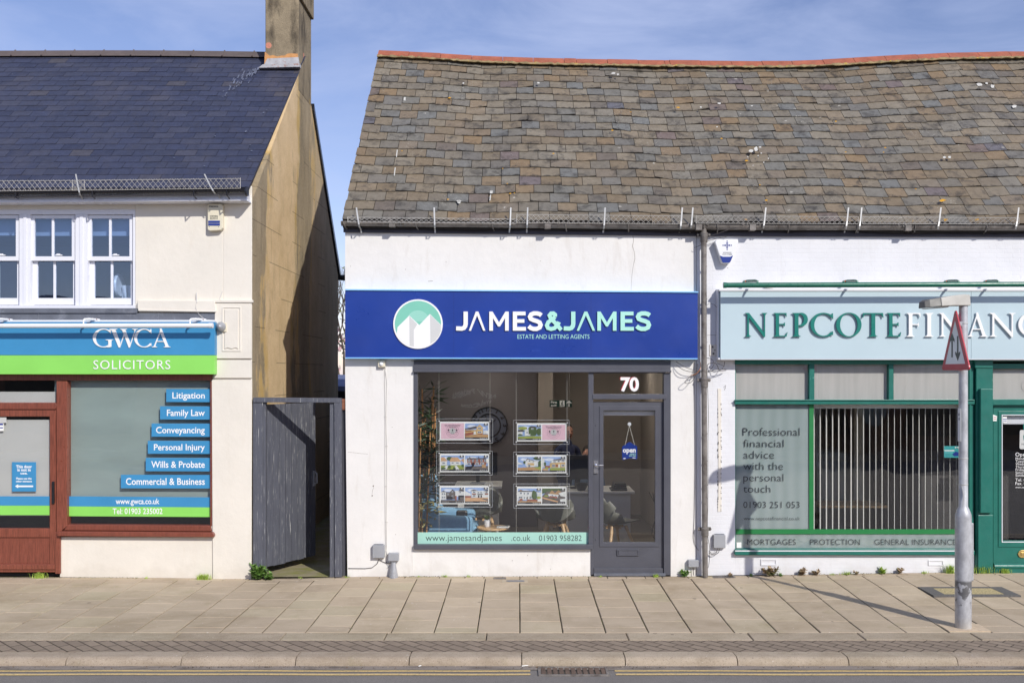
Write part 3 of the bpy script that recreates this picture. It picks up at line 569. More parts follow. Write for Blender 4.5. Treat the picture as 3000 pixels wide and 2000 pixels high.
b = B(); b.pr(-78, 632, 60, 690, .18, .185); b.pr(90, 632, 219, 691, .18, .185); b.pr(258, 632, 388, 691, .18, .185); b.out('blind', mat('pale_blind', C(150, 166, 190, .9), .7, .04), sol)
b = B(); c0 = (PX(348, .3), .3, PZ(836, .3)); b.lathe(c0, [(.0, -.02), (.13, -.02), (.14, 0), (.13, .02), (0, .02)], 20, 'X'); b.tube([(c0[0] + .06, .3, c0[2]), (c0[0] + .1, .32, c0[2] - .22)], .025); b.lathe((c0[0] + .1, .32, 2.57), [(.1, 0), (.1, .02), (.03, .04), (.03, c0[2] - 2.57 - .2)], 14)
tag(b.out('desk_fan', M['white_paint'], smooth=True), 'white desk fan standing behind the lower right pane of the upstairs sash window', 'fan')
b = B(); b.pr(356, 836, 384, 880, .33, .5)
tag(b.out('desk_printer', M['white_paint'], bevel=.01), 'white office machine beside the fan behind the upstairs sash window', 'printer')

# ---- its shop front
b = B(); b.pr(-420, 1090, 622, 1114, -.02, .08); b.out('shop_header', M['brownh'], sol, bevel=.004)
b = B(); b.pp([(165, 1116), (196, 1116), (196, 1540), (176, 1558), (165, 1558)], -.03, .08); b.pr(161, 1558, 176, 1680, -.03, .08); b.out('mullion', M['brown_v'], sol, bevel=.006)
b = B(); b.pr(616, 1116, 620, 1540, -.012, .08); b.out('window_jamb', M['brown_v'], sol, bevel=.002)
b = B(); b.pp([(197, 1536), (616, 1539), (620, 1556), (186, 1553)], -.025, .08); b.pp([(166, 1556), (622, 1559), (627, 1566), (626, 1573), (167, 1570)], -.075, .08); b.out('shop_sill', M['brownh'], sol, bevel=.008, seg=3)
b = B(); b.pp([(197, 1113), (616, 1113), (616, 1540), (197, 1537)], .030, .036); sw = b.out('shop_window', M['glass'], sol)
b = B(); b.pp([(160, 1105), (640, 1105), (640, 1487), (160, 1487)], .082, .088); b.out('blind', M['frost'], sw)
b = B(); b.pr(-420, 1113, -100, 1690, .0, .1); b.out('shop_wall', M['cream'], sol)
bands = B(); bands.m = 0; bands.pp([(197, 1453), (616, 1456), (616, 1485), (197, 1482)], .0275, .0295); bands.m = 1; bands.pp([(197, 1482.3), (616, 1485.3), (616, 1513.5), (197, 1511)], .0275, .0295)
bands.m = 2; bands.text('www.gwca.co.uk', 339, 467, 1475.5, 1459.5, .0268, .012); bands.text('Tel: 01903 235002', 330, 476, 1504.5, 1488.5, .0268, .012)
bands.out('window_lettering', [M['sign_blue'], M['sign_green'], M['white_letter']], sw)
for txt, x0, y0, y1, tx in (('Litigation', 487, 1139, 1177, 505), ('Family Law', 469, 1189.5, 1228, 489), ('Conveyancing', 444, 1240, 1278.5, 457), ('Personal Injury', 433, 1290.5, 1328.5, 451), ('Wills & Probate', 427, 1340.5, 1379.5, 443), ('Commercial & Business', 354, 1390, 1429.5, 369)):
    q = B(); q.m = 0; q.pp([(x0, y0), (617, y0 + .4), (616, y1 + .6), (x0, y1)], .021, .0285); q.m = 1; q.text(txt, tx, 600, y1 - 10.5, y0 + 10, .0202, .013); q.out('service_panel', [M['sign_blue'], M['white_letter']], sw)
# door that is not in use
b = B()
b.pp([(-200, 1179), (162, 1179), (168, 1188), (162, 1199), (-200, 1199)], -.02, .07); b.out('door_lintel', M['brownh'], sol, bevel=.008, seg=3)
b = B(); b.pr(-120, 1116, 163, 1179, .03, .036); fl = b.out('fanlight', M['glass'], sol)
b = B(); b.pr(-120, 1147, 163, 1179, .06, .065); b.out('blind', M['frost_light'], fl)
b = B(); b.frame(-62, 1200, 164, 1676, (18, 20, 19, 24), -.005, .06); b.pr(-44, 1547, 145, 1574, -.004, .06); b.pr(-62, 1652, 163, 1668, -.02, .0); door = b.out('door', M['brown_v'], sol, bevel=.008, seg=3)
b = B(); b.pr(-44, 1574, 145, 1653, .012, .05)
for k in range(-2, 8): b.pr(11 + 23.5 * k - 1, 1575, 11 + 23.5 * k + .2, 1652, .0105, .013)
b.out('panel', M['brownh'], door, bevel=.001)
b = B(); b.pr(-44, 1220, 145, 1547, .022, .028); b.out('pane', M['glass'], door)
b = B(); b.pr(-60, 1229, 150, 1510, .05, .055); b.out('blind', M['frost_light'], door)
b = B(); b.m = 0; b.pr(-44, 1453, 145, 1480, .0195, .0215); b.m = 1; b.pr(-44, 1480.3, 145, 1508, .0195, .0215); b.out('stripe', [M['sign_blue'], M['sign_green']], door)
b = B(); b.m = 0; b.pr(35, 1353, 105, 1439, .0145, .0215); b.m = 1
for s_, x0, x1, bs_, tp in (('This door', 47, 94, 1370, 1362), ('is not in', 51, 90, 1379.5, 1371.5), ('use.', 60, 81, 1388.5, 1382), ('Please use the', 47.5, 92.5, 1403.5, 1398), ('other entrance', 46.5, 93.5, 1411.5, 1406.5)): b.text(s_, x0, x1, bs_, tp, .0138, .03)
b.pp([(44, 1423.5), (53, 1417.5), (53, 1421.3), (97, 1421.3), (97, 1426), (53, 1426), (53, 1429.5)], .0136, .0142); b.out('notice', [M['sign_blue'], M['white_letter']], door)
b = B(); b.pr(151, 1410, 158, 1475, -.03, -.006); b.out('handle', M['black'], door, bevel=.006, seg=3)
b = B(); b.m = 0; b.pr(-20, 1222, 18, 1238, .013, .02); b.m = 1; b.pr(-20, 1239, 10, 1262, .0135, .02); b.m = 2; b.pr(-20, 1240, 9, 1245, .0128, .0133); b.pr(-20, 1251, 9, 1254, .0128, .0133); b.out('sticker', [M['frost_light'], M['paper'], M['alarm_blue']], door)
b = B(); b.box(-7.6, XG - .4, .9, .95, .03, 2.44); b.out('shop_partition', mat('shop_dark_partition', C(80, 86, 90, .6), .7), sol)

# ---- GWCA fascia sign
sg = thing('fascia_sign', (-5.0, -.1, PZ(1096, -.1)), 'blue and green solicitors fascia sign above the brown shopfront', 'sign')
b = B(); b.pr(-420, 943, 629, 1040, -.12, -.031); b.out('blue_board', M['sign_blue'], sg, bevel=.003)
b = B(); b.pr(-420, 1040.6, 629, 1096, -.12, -.03); b.out('green_board', M['sign_green'], sg, bevel=.003)
b = B(); b.pr(-420, 937, 629, 942.5, -.10, -.031); b.out('top_trim', M['white_paint'], sg)

# serif capitals -----------------------------------------------------
def arc(cx, cy, rx, ry, a0, a1, n=22): return [(cx + rx * math.cos(R(a0 + (a1 - a0) * k / n)), cy + ry * math.sin(R(a0 + (a1 - a0) * k / n))) for k in range(n + 1)]
def stem(x, t_, h0=0, h1=1, el=.09, er=.09, top=True, bot=True):
    p = []
    p += [(x - el, h0), (x + t_ + er, h0), (x + t_ + er, h0 + .022), (x + t_ + .02, h0 + .05), (x + t_, h0 + .12)] if bot else [(x, h0), (x + t_, h0)]
    p += [(x + t_, h1 - .12), (x + t_ + .02, h1 - .05), (x + t_ + er, h1 - .022), (x + t_ + er, h1), (x - el, h1), (x - el, h1 - .022), (x - .02, h1 - .05), (x, h1 - .12)] if top else [(x + t_, h1), (x, h1)]
    if bot: p += [(x, h0 + .12), (x - .02, h0 + .05), (x - el, h0 + .022)]
    return ('p', p)
def cw(n, lo, hi, ph=180): return [lo + (hi - lo) * (0.5 + 0.5 * math.cos(R(2 * (a - ph)))) for a in n]
def bigC(cx, rx, a0, a1, hi=.16, lo=.045):
    an = [a0 + (a1 - a0) * k / 30 for k in range(31)]
    return ('r', [(cx + (rx - .055) * math.cos(R(a)), .5 + .485 * math.sin(R(a))) for a in an], cw(an, lo, hi, 172))
G = {}
T1, T0 = .15, .05
G['N'] = (.92, [stem(.09, T0 + .02, top=False), stem(.80, T0, bot=False), ('p', [(.0, 1), (.16, 1), (.845, .12), (.845, -.02), (.80, -.02), (.12, .86), (.09, .93), (.0, .978)])])
G['E'] = (.62, [stem(.09, T1, er=.0), ('p', [(.2, 1), (.58, 1), (.585, .84), (.565, .84), (.53, .93), (.48, .955), (.2, .955)]), ('p', [(.22, .545), (.45, .545), (.49, .60), (.51, .60), (.51, .44), (.49, .44), (.45, .50), (.22, .50)]), ('p', [(.2, 0), (.58, 0), (.63, .19), (.61, .19), (.55, .08), (.48, .045), (.2, .045)])])
G['F'] = (.6, [stem(.09, T1), ('p', [(.2, 1), (.59, 1), (.595, .82), (.575, .82), (.54, .92), (.48, .955), (.2, .955)]), ('p', [(.22, .535), (.46, .535), (.50, .59), (.52, .59), (.52, .42), (.50, .42), (.46, .49), (.22, .49)])])
an = [90 - 180 * k / 16 for k in range(17)]
G['P'] = (.62, [stem(.09, T1), ('r', [(.2, .978), (.28, .978)] + [(.30 + .235 * math.cos(R(a)), .725 + .253 * math.sin(R(a))) for a in an] + [(.26, .472)], [.04, .042] + [.05 + .115 * max(0, math.cos(R(a))) for a in an] + [.035])])
G['C'] = (.92, [bigC(.52, .52, 42, 318), ('p', [(.86, .985), (.90, .985), (.905, .74), (.885, .74), (.85, .85), (.81, .88)]), ('p', [(.83, .15), (.88, .23), (.90, .22), (.90, .06), (.86, .09)])])
G['O'] = (1.04, [('o', .52, .52)])
G['T'] = (.82, [stem(.345, T1, top=False), ('p', [(.02, 1.0), (.8, 1.0), (.815, .80), (.795, .80), (.75, .92), (.68, .952), (.14, .952), (.07, .92), (.025, .80), (.005, .80)])])
G['I'] = (.32, [stem(.09, T1)])
G['A'] = (.98, [('p', [(.42, 1.02), (.50, 1.02), (.86, .10), (.90, .05), (.98, .022), (.98, 0), (.62, 0), (.62, .022), (.70, .04), (.715, .08), (.43, .82)]), ('p', [(.43, .90), (.46, .82), (.19, .12), (.19, .05), (.27, .022), (.27, 0), (0, 0), (0, .022), (.09, .06), (.13, .13)]), ('p', [(.27, .34), (.64, .34), (.66, .295), (.25, .295)])])
G['G'] = (.98, [bigC(.52, .52, 46, 300), ('p', [(.84, .985), (.87, .985), (.875, .74), (.855, .74), (.82, .85), (.78, .88)]), stem(.76, T1, .02, .42, .14, .08, True, False), ('p', [(.74, .02), (.895, .02), (.80, -.005), (.68, -.01)])])
G['L'] = (.62, [stem(.09, T1, er=.0), ('p', [(.2, 0), (.58, 0), (.63, .22), (.61, .22), (.55, .08), (.48, .045), (.2, .045)])])
G['W'] = (1.34, [('p', [(.0, 1), (.36, 1), (.36, .978), (.27, .94), (.50, .26), (.47, .02), (.43, -.02), (.10, .90), (.06, .95), (0, .978)]), ('p', [(.45, -.02), (.49, -.02), (.74, .80), (.71, .86)]), ('p', [(.50, 1), (.82, 1), (.82, .978), (.74, .94), (.97, .24), (.945, .02), (.905, -.02), (.60, .90), (.56, .95), (.5, .978)]), ('p', [(.915, -.02), (.955, -.02), (1.22, .92), (1.27, .96), (1.34, .978), (1.34, 1), (1.06, 1), (1.06, .978), (1.14, .96), (1.18, .90)])])
def glyph(ch, x0, x1, base, top, yf, yb, m, parent, name='letter'):
    w, prims = G[ch]; sx = (x1 - x0) / w; sy = base - top; b = B(); f = lambda p: (x0 + p[0] * sx, base - p[1] * sy)
    for k, pr_ in enumerate(prims):
        y = yf - .0003 * k
        if pr_[0] == 'p': b.pp([f(p) for p in pr_[1]], y, yb)
        elif pr_[0] == 'r': b.ribbon([f(p) for p in pr_[1]], [w_ * (sx * .55 + sy * .45) for w_ in pr_[2]], y, yb)
        else:
            n = 48; o = []; i_ = []
            for q in range(n):
                a = 2 * math.pi * q / n; o.append(f((.52 + .52 * math.cos(a), .5 + .515 * math.sin(a)))); u, v = .36 * math.cos(a), .478 * math.sin(a); r_ = R(14); i_.append(f((.52 + u * math.cos(r_ * .6) - v * .08, .5 + v + u * .12)))
            b.ring(o, i_, y, yb)
    return b.out(name, m, parent)
for c_, x0, x1 in (('G', 273, 330), ('W', 321, 404), ('C', 394, 444), ('A', 445, 499)): glyph(c_, x0, x1, 1017, 963, -.130, -.1205, M['white_letter'], sg)
b = B(); b.text('SOLICITORS', 273.5, 499, 1081, 1055, -.128, .0, 1.12); b.out('lettering', M['white_letter'], sg)
tr = thing('trough_light', (-5.2, -.25, PZ(954, -.25)), 'long white trough light on arms over the blue solicitors sign', 'sign light')
b = B(); b.tube([(PX(-420, -.26), -.26, PZ(955, -.26)), (PX(616, -.26), -.26, PZ(953.5, -.26))], .027, 14); b.tube([(PX(612, -.26), -.26, PZ(953.5, -.26)), (PX(624, -.26), -.26, PZ(953.5, -.26))], .030, 14); b.out('tube', M['white_paint'], tr, smooth=True)
for p in (-8, 248, 560):
    b = B(); b.tube([P(p - 3, 950, -.26), P(p - 4, 938, -.26), P(p, 935.5, -.24), P(p + 14, 935, -.17), P(p + 40, 936.5, -.05), P(p + 44, 937, -.03)], [.008, .009, .015, .016, .014, .009], 8); b.out('arm', M['white_paint'], tr, smooth=True)
    b = B(); b.lathe(P(p + 35, 936.5, -.088), [(.003, 0), (.011, 0), (.011, .008), (.002, .010)], 12, 'Y'); b.out('bolt', mat('copper_bolt', C(120, 74, 60), .5), tr)

# ---- alarm boxes and small lamp on the cream wall
al = thing('burglar_alarm_box', (PX(629, -.03), -.03, PZ(678, 0)), 'cream upright burglar alarm box with blue strips under the left eaves', 'alarm box')
b = B(); b.pp([(608, 602), (613, 597), (647, 597), (652, 602), (652, 668), (646, 674), (614, 676), (608, 672)], -.075, 0); b.out('case', M['alarm_cream'], al, bevel=.006)
b = B(); b.pr(610, 654.5, 644, 661, -.079, -.0745); b.out('strip', M['alarm_blue'], al)
b = B(); b.m = 0; b.pr(610, 646.5, 644, 653, -.079, -.0745); b.m = 1
for k in range(3): b.frame(612.5 + k * 9, 603, 620.5 + k * 9, 607, 1.2, -.077, -.0745)
b.text('WORTHING', 614.5, 638, 635.5, 631.5, -.0762, .03); b.text('823033', 615.5, 637.5, 642.5, 637, -.0762, .01); b.pr(612.5, 664, 614, 665.5, -.0765, -.0745); b.pr(639, 664, 641, 665.5, -.0765, -.0745); b.out('strip', [M['alarm_blue'], M['ink']], al)
ls = thing('security_lamp', (PX(650, -.06), -.06, PZ(970, 0)), 'small round bulkhead lamp on the cream pilaster at the end of the solicitors sign', 'lamp')
b = B(); b.pr(646, 945, 663, 972, -.06, -.035); b.out('back_box', M['alarm_cream'], ls, bevel=.004)
b = B(); c0 = P(648, 957, -.06); b.lathe(c0, [(.052, 0), (.052, .02), (.048, .03), (.03, .07), (.012, .085), (.002, .088)], 18, 'Y'); b.lathe(c0, [(.056, .006), (.056, .016), (.05, .017)], 18, 'Y'); b.out('shade', M['galv'], ls, smooth=True)
b = B(); b.tube([P(575, 862, -.01), P(576, 880, -.05), P(574, 902, -.065), P(582, 920, -.045), P(600, 936, -.04), P(628, 938, -.04)], .003, 5); b.tube([P(576, 858, -.012), P(577, 886, -.06)], .007, 6); b.tube([P(652, 853, -.01), P(643, 877, -.02)], .006, 6)
tag(b.out('loose_cable', M['cable_white']), 'thin loose white cable hanging over the cream ledge', 'cable')
# ================================================================== gate and alley
gt = thing('alley_gate', (-2.6, .0, 0), 'flaking dark grey plank gate standing ajar in its frame between the two buildings', 'gate')
b = B(); b.pr(741, 1168, 770, 1690, -.03, .06); b.pr(767, 1178, 778, 1690, -.015, .06); b.pr(966, 1178, 982, 1690, -.015, .06); b.pp([(979, 1168), (1000, 1168), (1001, 1690), (981, 1690)], -.04, .05); b.pp([(741, 1164), (998, 1166), (998, 1179), (741, 1178)], -.045, .06); b.out('gate_frame', M['gate'], gt, bevel=.003)
hx = PX(779, .03); ang = math.atan2(.74, .43)
leaf = B()
wd = .85; ztop = 2.02
for k in range(8):
    x0 = wd * k / 8; leaf.box(x0 + .0025, x0 + wd / 8 - .0025, 0, .02, .10 + .012 * rnd.random(), ztop)
leaf.box(.0, wd, .018, .045, .12, ztop - .01)
leaf.xf(0, Matrix.Translation((hx, .06, 0)) @ Matrix.Rotation(ang, 4, 'Z'))
lo = leaf.out('gate_leaf', M['gate'], gt, bevel=.002)
b = B(); b.box(wd - .05, wd - .012, -.012, .0, .98, 1.17); b.tube([(wd - .03, -.012, 1.15), (wd - .03, -.05, 1.14), (wd - .03, -.05, 1.02), (wd - .03, -.012, 1.01)], .007, 6); b.xf(0, Matrix.Translation((hx, .06, 0)) @ Matrix.Rotation(ang, 4, 'Z')); b.out('handle', M['galv'], lo)
b = B(); b.box(-2.99, -2.03, 5.6, 5.7, 0, 2.0); tag(b.out('alley_fence', mat('dark_fence_board', C(70, 68, 72, .7), .8, .2, 8)), 'dark board fence closing the far end of the alley', 'fence')
b = B(); b.box(-2.45, -2.05, 1.6, 2.6, 0, .26); tag(b.out('stone_step', M['moss_concrete'], bevel=.01), 'low mossy stone step in the alley behind the gate', 'step')
b = B(); b.pr(1001, 1172, 1016, 1200, .02, .14); b.pr(1001, 1168, 1017, 1176, .015, .14); tag(b.out('brick_stub', mat('broken_brick', C(130, 84, 64), .9, .3, 20, bump=.01)), 'broken brick end sticking out of the white wall at the top of the gate', 'brick')
b = B(); b.box(-2.075, -2.032, .06, .12, 0, 1.96); tag(b.out('gate_infill', M['grey']), 'narrow dark board filling the gap between gate post and white pillar', 'board')
sh = thing('garden_shed', (-4.2, 8.2, GR), 'garden outbuilding with a grey felt roof seen over the gate', 'shed')
b = B(); b.box(-6.2, -2.6, 7.6, 9.6, GR, 2.02); b.out('wall', mat('shed_boards', C(60, 62, 76, .8), .8, .2, 6, (1, 1, 8)), sh)
b = B(); b.prism([(-6.4, 7.4, 2.16), (-2.4, 7.4, 2.0), (-2.4, 7.4, 2.09), (-6.4, 7.4, 2.25)], [(-6.4, 9.8, 2.36), (-2.4, 9.8, 2.2), (-2.4, 9.8, 2.29), (-6.4, 9.8, 2.45)]); b.out('roof', mat('grey_felt', C(112, 124, 160, .8), .7, .15), sh)
# magnolia
mg = thing('magnolia_tree', (-4.0, 11.2, GR), 'magnolia in pink flower in the garden beyond the alley', 'tree')
M['bark'] = mat('bark', C(96, 86, 76, .8), .9, .25, 12, bump=.006); M['leaf'] = mat('young_leaf', C(120, 128, 58, .75), .6, .4, 8); M['leaf_dark'] = mat('dark_leaf', C(74, 92, 44, .7), .6, .3, 8); M['petal'] = mat('magnolia_petal', C(238, 202, 208, .95), .6, .1, 10)
b = B(); tips = []
def branch(p, d, l, r, lev):
    q = p + d * l; mid = (p + q) / 2 + Vector((rnd.uniform(-1, 1), rnd.uniform(-1, 1), rnd.uniform(-.3, .6))) * l * .1
    b.tube([p, mid, q], [r, r * .8, r * .6], 6)
    if lev >= 2: tips.extend([q, mid])
    if lev < 4:
        for _ in range(3 if lev < 3 else 2):
            nd = (d + Vector((rnd.uniform(-1, 1), rnd.uniform(-1, 1), rnd.uniform(-.35, .55))) * .75).normalized(); branch(q, nd, l * rnd.uniform(.55, .8), r * .6, lev + 1)
branch(Vector((-4.0, 11.2, GR)), Vector((0, 0, 1)), 1.5, .09, 0)
b.out('trunk', M['bark'], mg, smooth=True)
b = B()
def leaf_quad(b, p, l, w, d=None):
    d = d or Vector((rnd.uniform(-1, 1), rnd.uniform(-1, 1), rnd.uniform(-.6, 1))).normalized(); s_ = d.cross(Vector((rnd.uniform(-1, 1), rnd.uniform(-1, 1), rnd.uniform(-1, 1)))).normalized() * w
    b.add([p, p + d * l * .5 + s_, p + d * l, p + d * l * .5 - s_], [[0, 1, 2, 3]])
for q in tips:
    for _ in range(5): b.m = rnd.randrange(2); leaf_quad(b, q + Vector((rnd.gauss(0, .12), rnd.gauss(0, .12), rnd.gauss(0, .12))), rnd.uniform(.07, .12), rnd.uniform(.02, .035))
b.out('crown', [M['leaf'], M['leaf_dark']], mg, normals=False)
b = B()
for q in tips:
    if rnd.random() < .75 and q.z < 3.4:
        for _ in range(2):
            c0 = q + Vector((rnd.gauss(0, .12), rnd.gauss(0, .12), rnd.gauss(0, .1)))
            for a in range(6): a_ = a * 1.05; leaf_quad(b, c0, .13, .032, Vector((math.cos(a_) * .4, math.sin(a_) * .4, 1)).normalized())
b.out('blossom', M['petal'], mg, normals=False)
# bare twiggy tree next to it
bt = thing('bare_tree', (-3.9, 9.9 + .6, GR), 'bare twiggy tree behind the magnolia, seen in the gap between the houses', 'tree')
b = B(); tips = []
def twig(p, d, l, r, lev):
    q = p + d * l; b.tube([p, q], [r, r * .6], 5); tips.append(q)
    if lev < 5:
        for _ in range(2 if lev else 4): twig(q, (d + Vector((rnd.uniform(-1, 1), rnd.uniform(-1, 1), rnd.uniform(-.1, .7))) * .6).normalized(), l * .68, r * .6, lev + 1)
twig(Vector((-3.9, 10.5, GR)), Vector((0, 0, 1)), 1.75, .06, 0); b.out('trunk', M['bark'], bt)
b = B(); b.m = 0
for q in tips:
    if rnd.random() < .3: leaf_quad(b, q, .06, .018)
b.out('crown', M['leaf'], bt, normals=False)

# ================================================================== centre building: the estate agents
est = thing('estate_agency_building', (0, 2.8, 0), 'white rendered single storey shop under an old slate roof, right of the alley', 'building')
XL, XR = PX(1011, 0), PX(2040, 0)
def ev(x): return (-.10, 4.16 - .030 * sm(-2, 2.2, x) - .02 * sm(2.2, 6, x))
RID = [(1040, 146), (1110, 148), (1200, 152), (1292, 157), (1383, 163), (1473, 167), (1562, 170), (1652, 172), (1740, 174), (1830, 176), (1960, 177), (2050, 178), (2140, 179), (2230, 180), (2317, 179), (2410, 175.5), (2497, 171), (2590, 165), (2685, 160), (2772, 156), (2860, 154), (2950, 152), (3040, 151), (3400, 150)]
RDY = 2.84
def rd(x):
    px = CX + x * FOC / (RDY - CAMY)
    for (a_, za), (c_, zc) in zip(RID[:-1], RID[1:]):
        if px <= c_: return (RDY, PZ(za + (zc - za) * max(0, (px - a_)) / (c_ - a_), RDY) - .085)
    return (RDY, PZ(150, RDY) - .085)
XM = 2.13
def dip(f):                                                  # the old timbers sag a little
    return lambda x: (f(x)[0], f(x)[1] + .008 * math.sin(x * 2.3) + .006 * math.sin(x * 5.1 + 1))
for nm, x0, x1 in (('est', -2.05, XM), ('fin', XM, 7.4)):
    pass
est_roof, fin_roof = B(), B(); slates(lambda x: est_roof if x < XM else fin_roof, -2.05, 7.4, dip(ev), dip(rd), 21, .243, .006, .10, .0075, up=.0085, gp=.0032)
SL = math.atan2(2.81, 2.94)
def on_roof2(px, py, up=.030):
    dx, dz = (px - CX) / FOC, -(py - CY) / FOC; tn = math.tan(SL); z_ = dip(ev)(0)[1]; d = (z_ - EYE + tn * (CAMY + .10)) / (dz - tn); return (dx * d, CAMY + d - math.sin(SL) * up, EYE + dz * d + math.cos(SL) * up)
nE, nF = len(est_roof.v), len(fin_roof.v)
def blob(px, py, rx, ry, m):
    b = est_roof if px < 2048 else fin_roof; b.m = m; n = 9; b.add([on_roof2(px + rx * math.cos(6.283 * k / n) * rnd.uniform(.6, 1.2), py + ry * math.sin(6.283 * k / n) * rnd.uniform(.6, 1.2)) for k in range(n)], [list(range(n))]); b.m = 0
for px, py, r_ in ((1317, 293, 5), (1986, 321, 5), (1793, 388, 4), (1621, 456, 4), (1473, 500, 3), (1486, 544, 3), (1495, 573, 4), (1507, 572, 3), (2113, 412, 4), (2186, 477, 5), (2447, 362, 4), (2476, 452, 3), (2243, 593, 5), (2759, 593, 10), (2769, 650, 8), (2861, 650, 6), (2225, 548, 3), (2587, 452, 3), (2672, 653, 3)): blob(px, py, r_, r_ * .45, 1)
for px, py, rx, ry in ((2199, 448, 9, 4), (2214, 442, 6, 7), (2226, 437, 4, 3), (2106, 309, 6, 3), (2202, 316, 4, 2), (2868, 254, 10, 5), (2906, 259, 6, 6), (2888, 250, 5, 3), (2765, 467, 7, 3), (2780, 466, 5, 4), (1797, 221, 7, 3), (1810, 224, 3, 3), (1345, 595, 9, 3), (1345, 598, 5, 5), (2220, 462, 2, 2), (2190, 466, 2, 2), (2236, 482, 2, 2), (2205, 491, 2, 1.5), (2229, 455, 2, 2), (2250, 470, 2, 2), (2100, 378, 3, 2), (2052, 320, 4, 2), (1358, 250, 3, 3), (1577, 249, 4, 3), (2970, 318, 8, 5)): blob(px, py, rx, ry, 2)
for px, y0_, y1_, w_ in ((1184, 291, 307, 5.5), (1436, 565, 573, 8), (1163, 445, 466, 3), (1157, 497, 521, 3), (1436, 577, 594, 3)):
    est_roof.m = 2; est_roof.add([on_roof2(px, y0_), on_roof2(px + w_, y0_), on_roof2(px + w_ - (y1_ - y0_) * .12, y1_), on_roof2(px - (y1_ - y0_) * .12, y1_)], [[0, 1, 2, 3]]); est_roof.m = 0
RM = [M['old_slate'], mat('orange_lichen', C(214, 158, 40, .8), .9, .2, 20), mat('white_lime', C(206, 204, 196, .85), .85, .15, 20)]
wear(est_roof.out('roof', RM, est), nE)
def deck(x0, x1, parent):
    b = B(); n = 24; v = []
    for k in range(n + 1):
        x = x0 + (x1 - x0) * k / n; e, r_ = dip(ev)(x), dip(rd)(x)
        v += [(x, e[0], e[1] - .006), (x, r_[0], r_[1] - .004), (x, 6.0, 3.9), (x, 6.0, 3.8), (x, r_[0], r_[1] - .12), (x, e[0] + .02, e[1] - .09)]
    b.add(v, [[6 * k + i, 6 * k + (i + 1) % 6, 6 * k + 6 + (i + 1) % 6, 6 * k + 6 + i] for k in range(n) for i in range(6)] + [list(range(6)), list(range(6 * n, 6 * n + 6))]); b.out('roof_deck', mat('dark_batten', C(58, 52, 46, .6), .9, .2), parent)
deck(-2.04, XM, est)
def ridge(parent, x0, x1, jts):
    b = B(); b2 = B(); xs = [x for x in jts if x0 <= x <= x1]; xs = sorted(set([x0] + xs + [x1]))
    for a_, c_ in zip(xs[:-1], xs[1:]):
        if c_ - a_ < .05: continue
        za, zc = rd(a_ + .01)[1] + .02 + rnd.uniform(-.004, .004), rd(c_ - .01)[1] + .02 + rnd.uniform(-.004, .004)
        prof = [(-.125, -.028), (-.03, .052), (-.012, .064), (.012, .064), (.03, .052), (.125, -.028)]; n = 6
        v = [(a_ + .003, RDY + y, za + z) for y, z in prof] + [(c_ - .003, RDY + y, zc + z) for y, z in prof]; v += [(x, y, z - .016) for x, y, z in v]
        b.add(v, [[i, i + 1, n + i + 1, n + i] for i in range(n - 1)] + [[2 * n + i, 2 * n + i + 1, 3 * n + i + 1, 3 * n + i] for i in range(n - 1)] + [[0, n, 3 * n, 2 * n], [5, 5 + n, 5 + 3 * n, 5 + 2 * n]] + [[i, i + 1, 2 * n + i + 1, 2 * n + i] for i in range(n - 1)] + [[n + i, n + i + 1, 3 * n + i + 1, 3 * n + i] for i in range(n - 1)])
    m = int((x1 - x0) / .05)
    v = []
    for k in range(m + 1):
        x = x0 + (x1 - x0) * k / m; z = rd(x)[1] + .02; j1, j2 = rnd.uniform(-.008, .008), rnd.uniform(-.012, .012)
        v += [(x, RDY - .12 + j1, z - .030), (x, RDY - .140 + j2, z - .066 + j2), (x, RDY - .04, z - .06)]
    b2.add(v, [[3 * k + i, 3 * k + 3 + i, 3 * k + 3 + (i + 1) % 3, 3 * k + (i + 1) % 3] for k in range(m) for i in range(3)])
    o = b.out('ridge', M['terracotta'], parent); b2.out('mortar_bedding', M['mortar'], o)
JT = [(p - 1518) * 14.34 / 2875 for p in (1110, 1200, 1292, 1383, 1473, 1562, 1652, 1688, 1778, 1868, 1960, 2050, 2140, 2230, 2317, 2408, 2497, 2588, 2683, 2772, 2860, 2950, 3040, 3130, 3220, 3310)]
ridge(est, -2.045, XM, JT)
def eaves(parent, x0, x1, pl, pr_, gl, gr_):
    b = B(); b.prism([(x0, -.03, PZ(660 + gl, -.03)), (x1, -.03, PZ(660 + gr_, -.03)), (x1, -.03, PZ(680 + gr_, -.03)), (x0, -.03, PZ(680 + gl, -.03))], [(x0, .001, PZ(655 + gl, -.03)), (x1, .001, PZ(655 + gr_, -.03)), (x1, .001, PZ(680 + gr_, -.03)), (x0, .001, PZ(680 + gl, -.03))])
    eb = b.out('eaves_board', M['pitch'], parent)
    b = B(); za, zb = PZ(649 + gl, -.10), PZ(649 + gr_, -.10); half_gutter(b, x0 - .01, x1, za, zb, -.095, .052)
    for k in range(int((x1 - x0) / .8) + 1):
        x = x0 + .12 + .8 * k + rnd.uniform(-.1, .1); z = za + (zb - za) * (x - x0) / (x1 - x0)
        b.tube([(x, -.152, z), (x, -.15, z - .03), (x + .01, -.10, z - .06), (x + .02, -.03, z - .075)], .008, 6)
    for k in range(3):
        x = x0 + (.55, 2.35, 4.1)[k]
        if x > x1: continue
        z = za + (zb - za) * (x - x0) / (x1 - x0); b.box(x, x + .07, -.157, -.05, z - .062, z + .006)
        for q in range(7): b.ball((x + rnd.uniform(-.1, .16), -.14 + rnd.uniform(-.012, .02), z + rnd.uniform(-.02, .012)), rnd.uniform(.008, .02), 6)
    b.out('gutter', M['old_iron'], parent, smooth=True)
eaves(est, PX(1011, 0) - .015, XM, 0, 0, 0, 11)
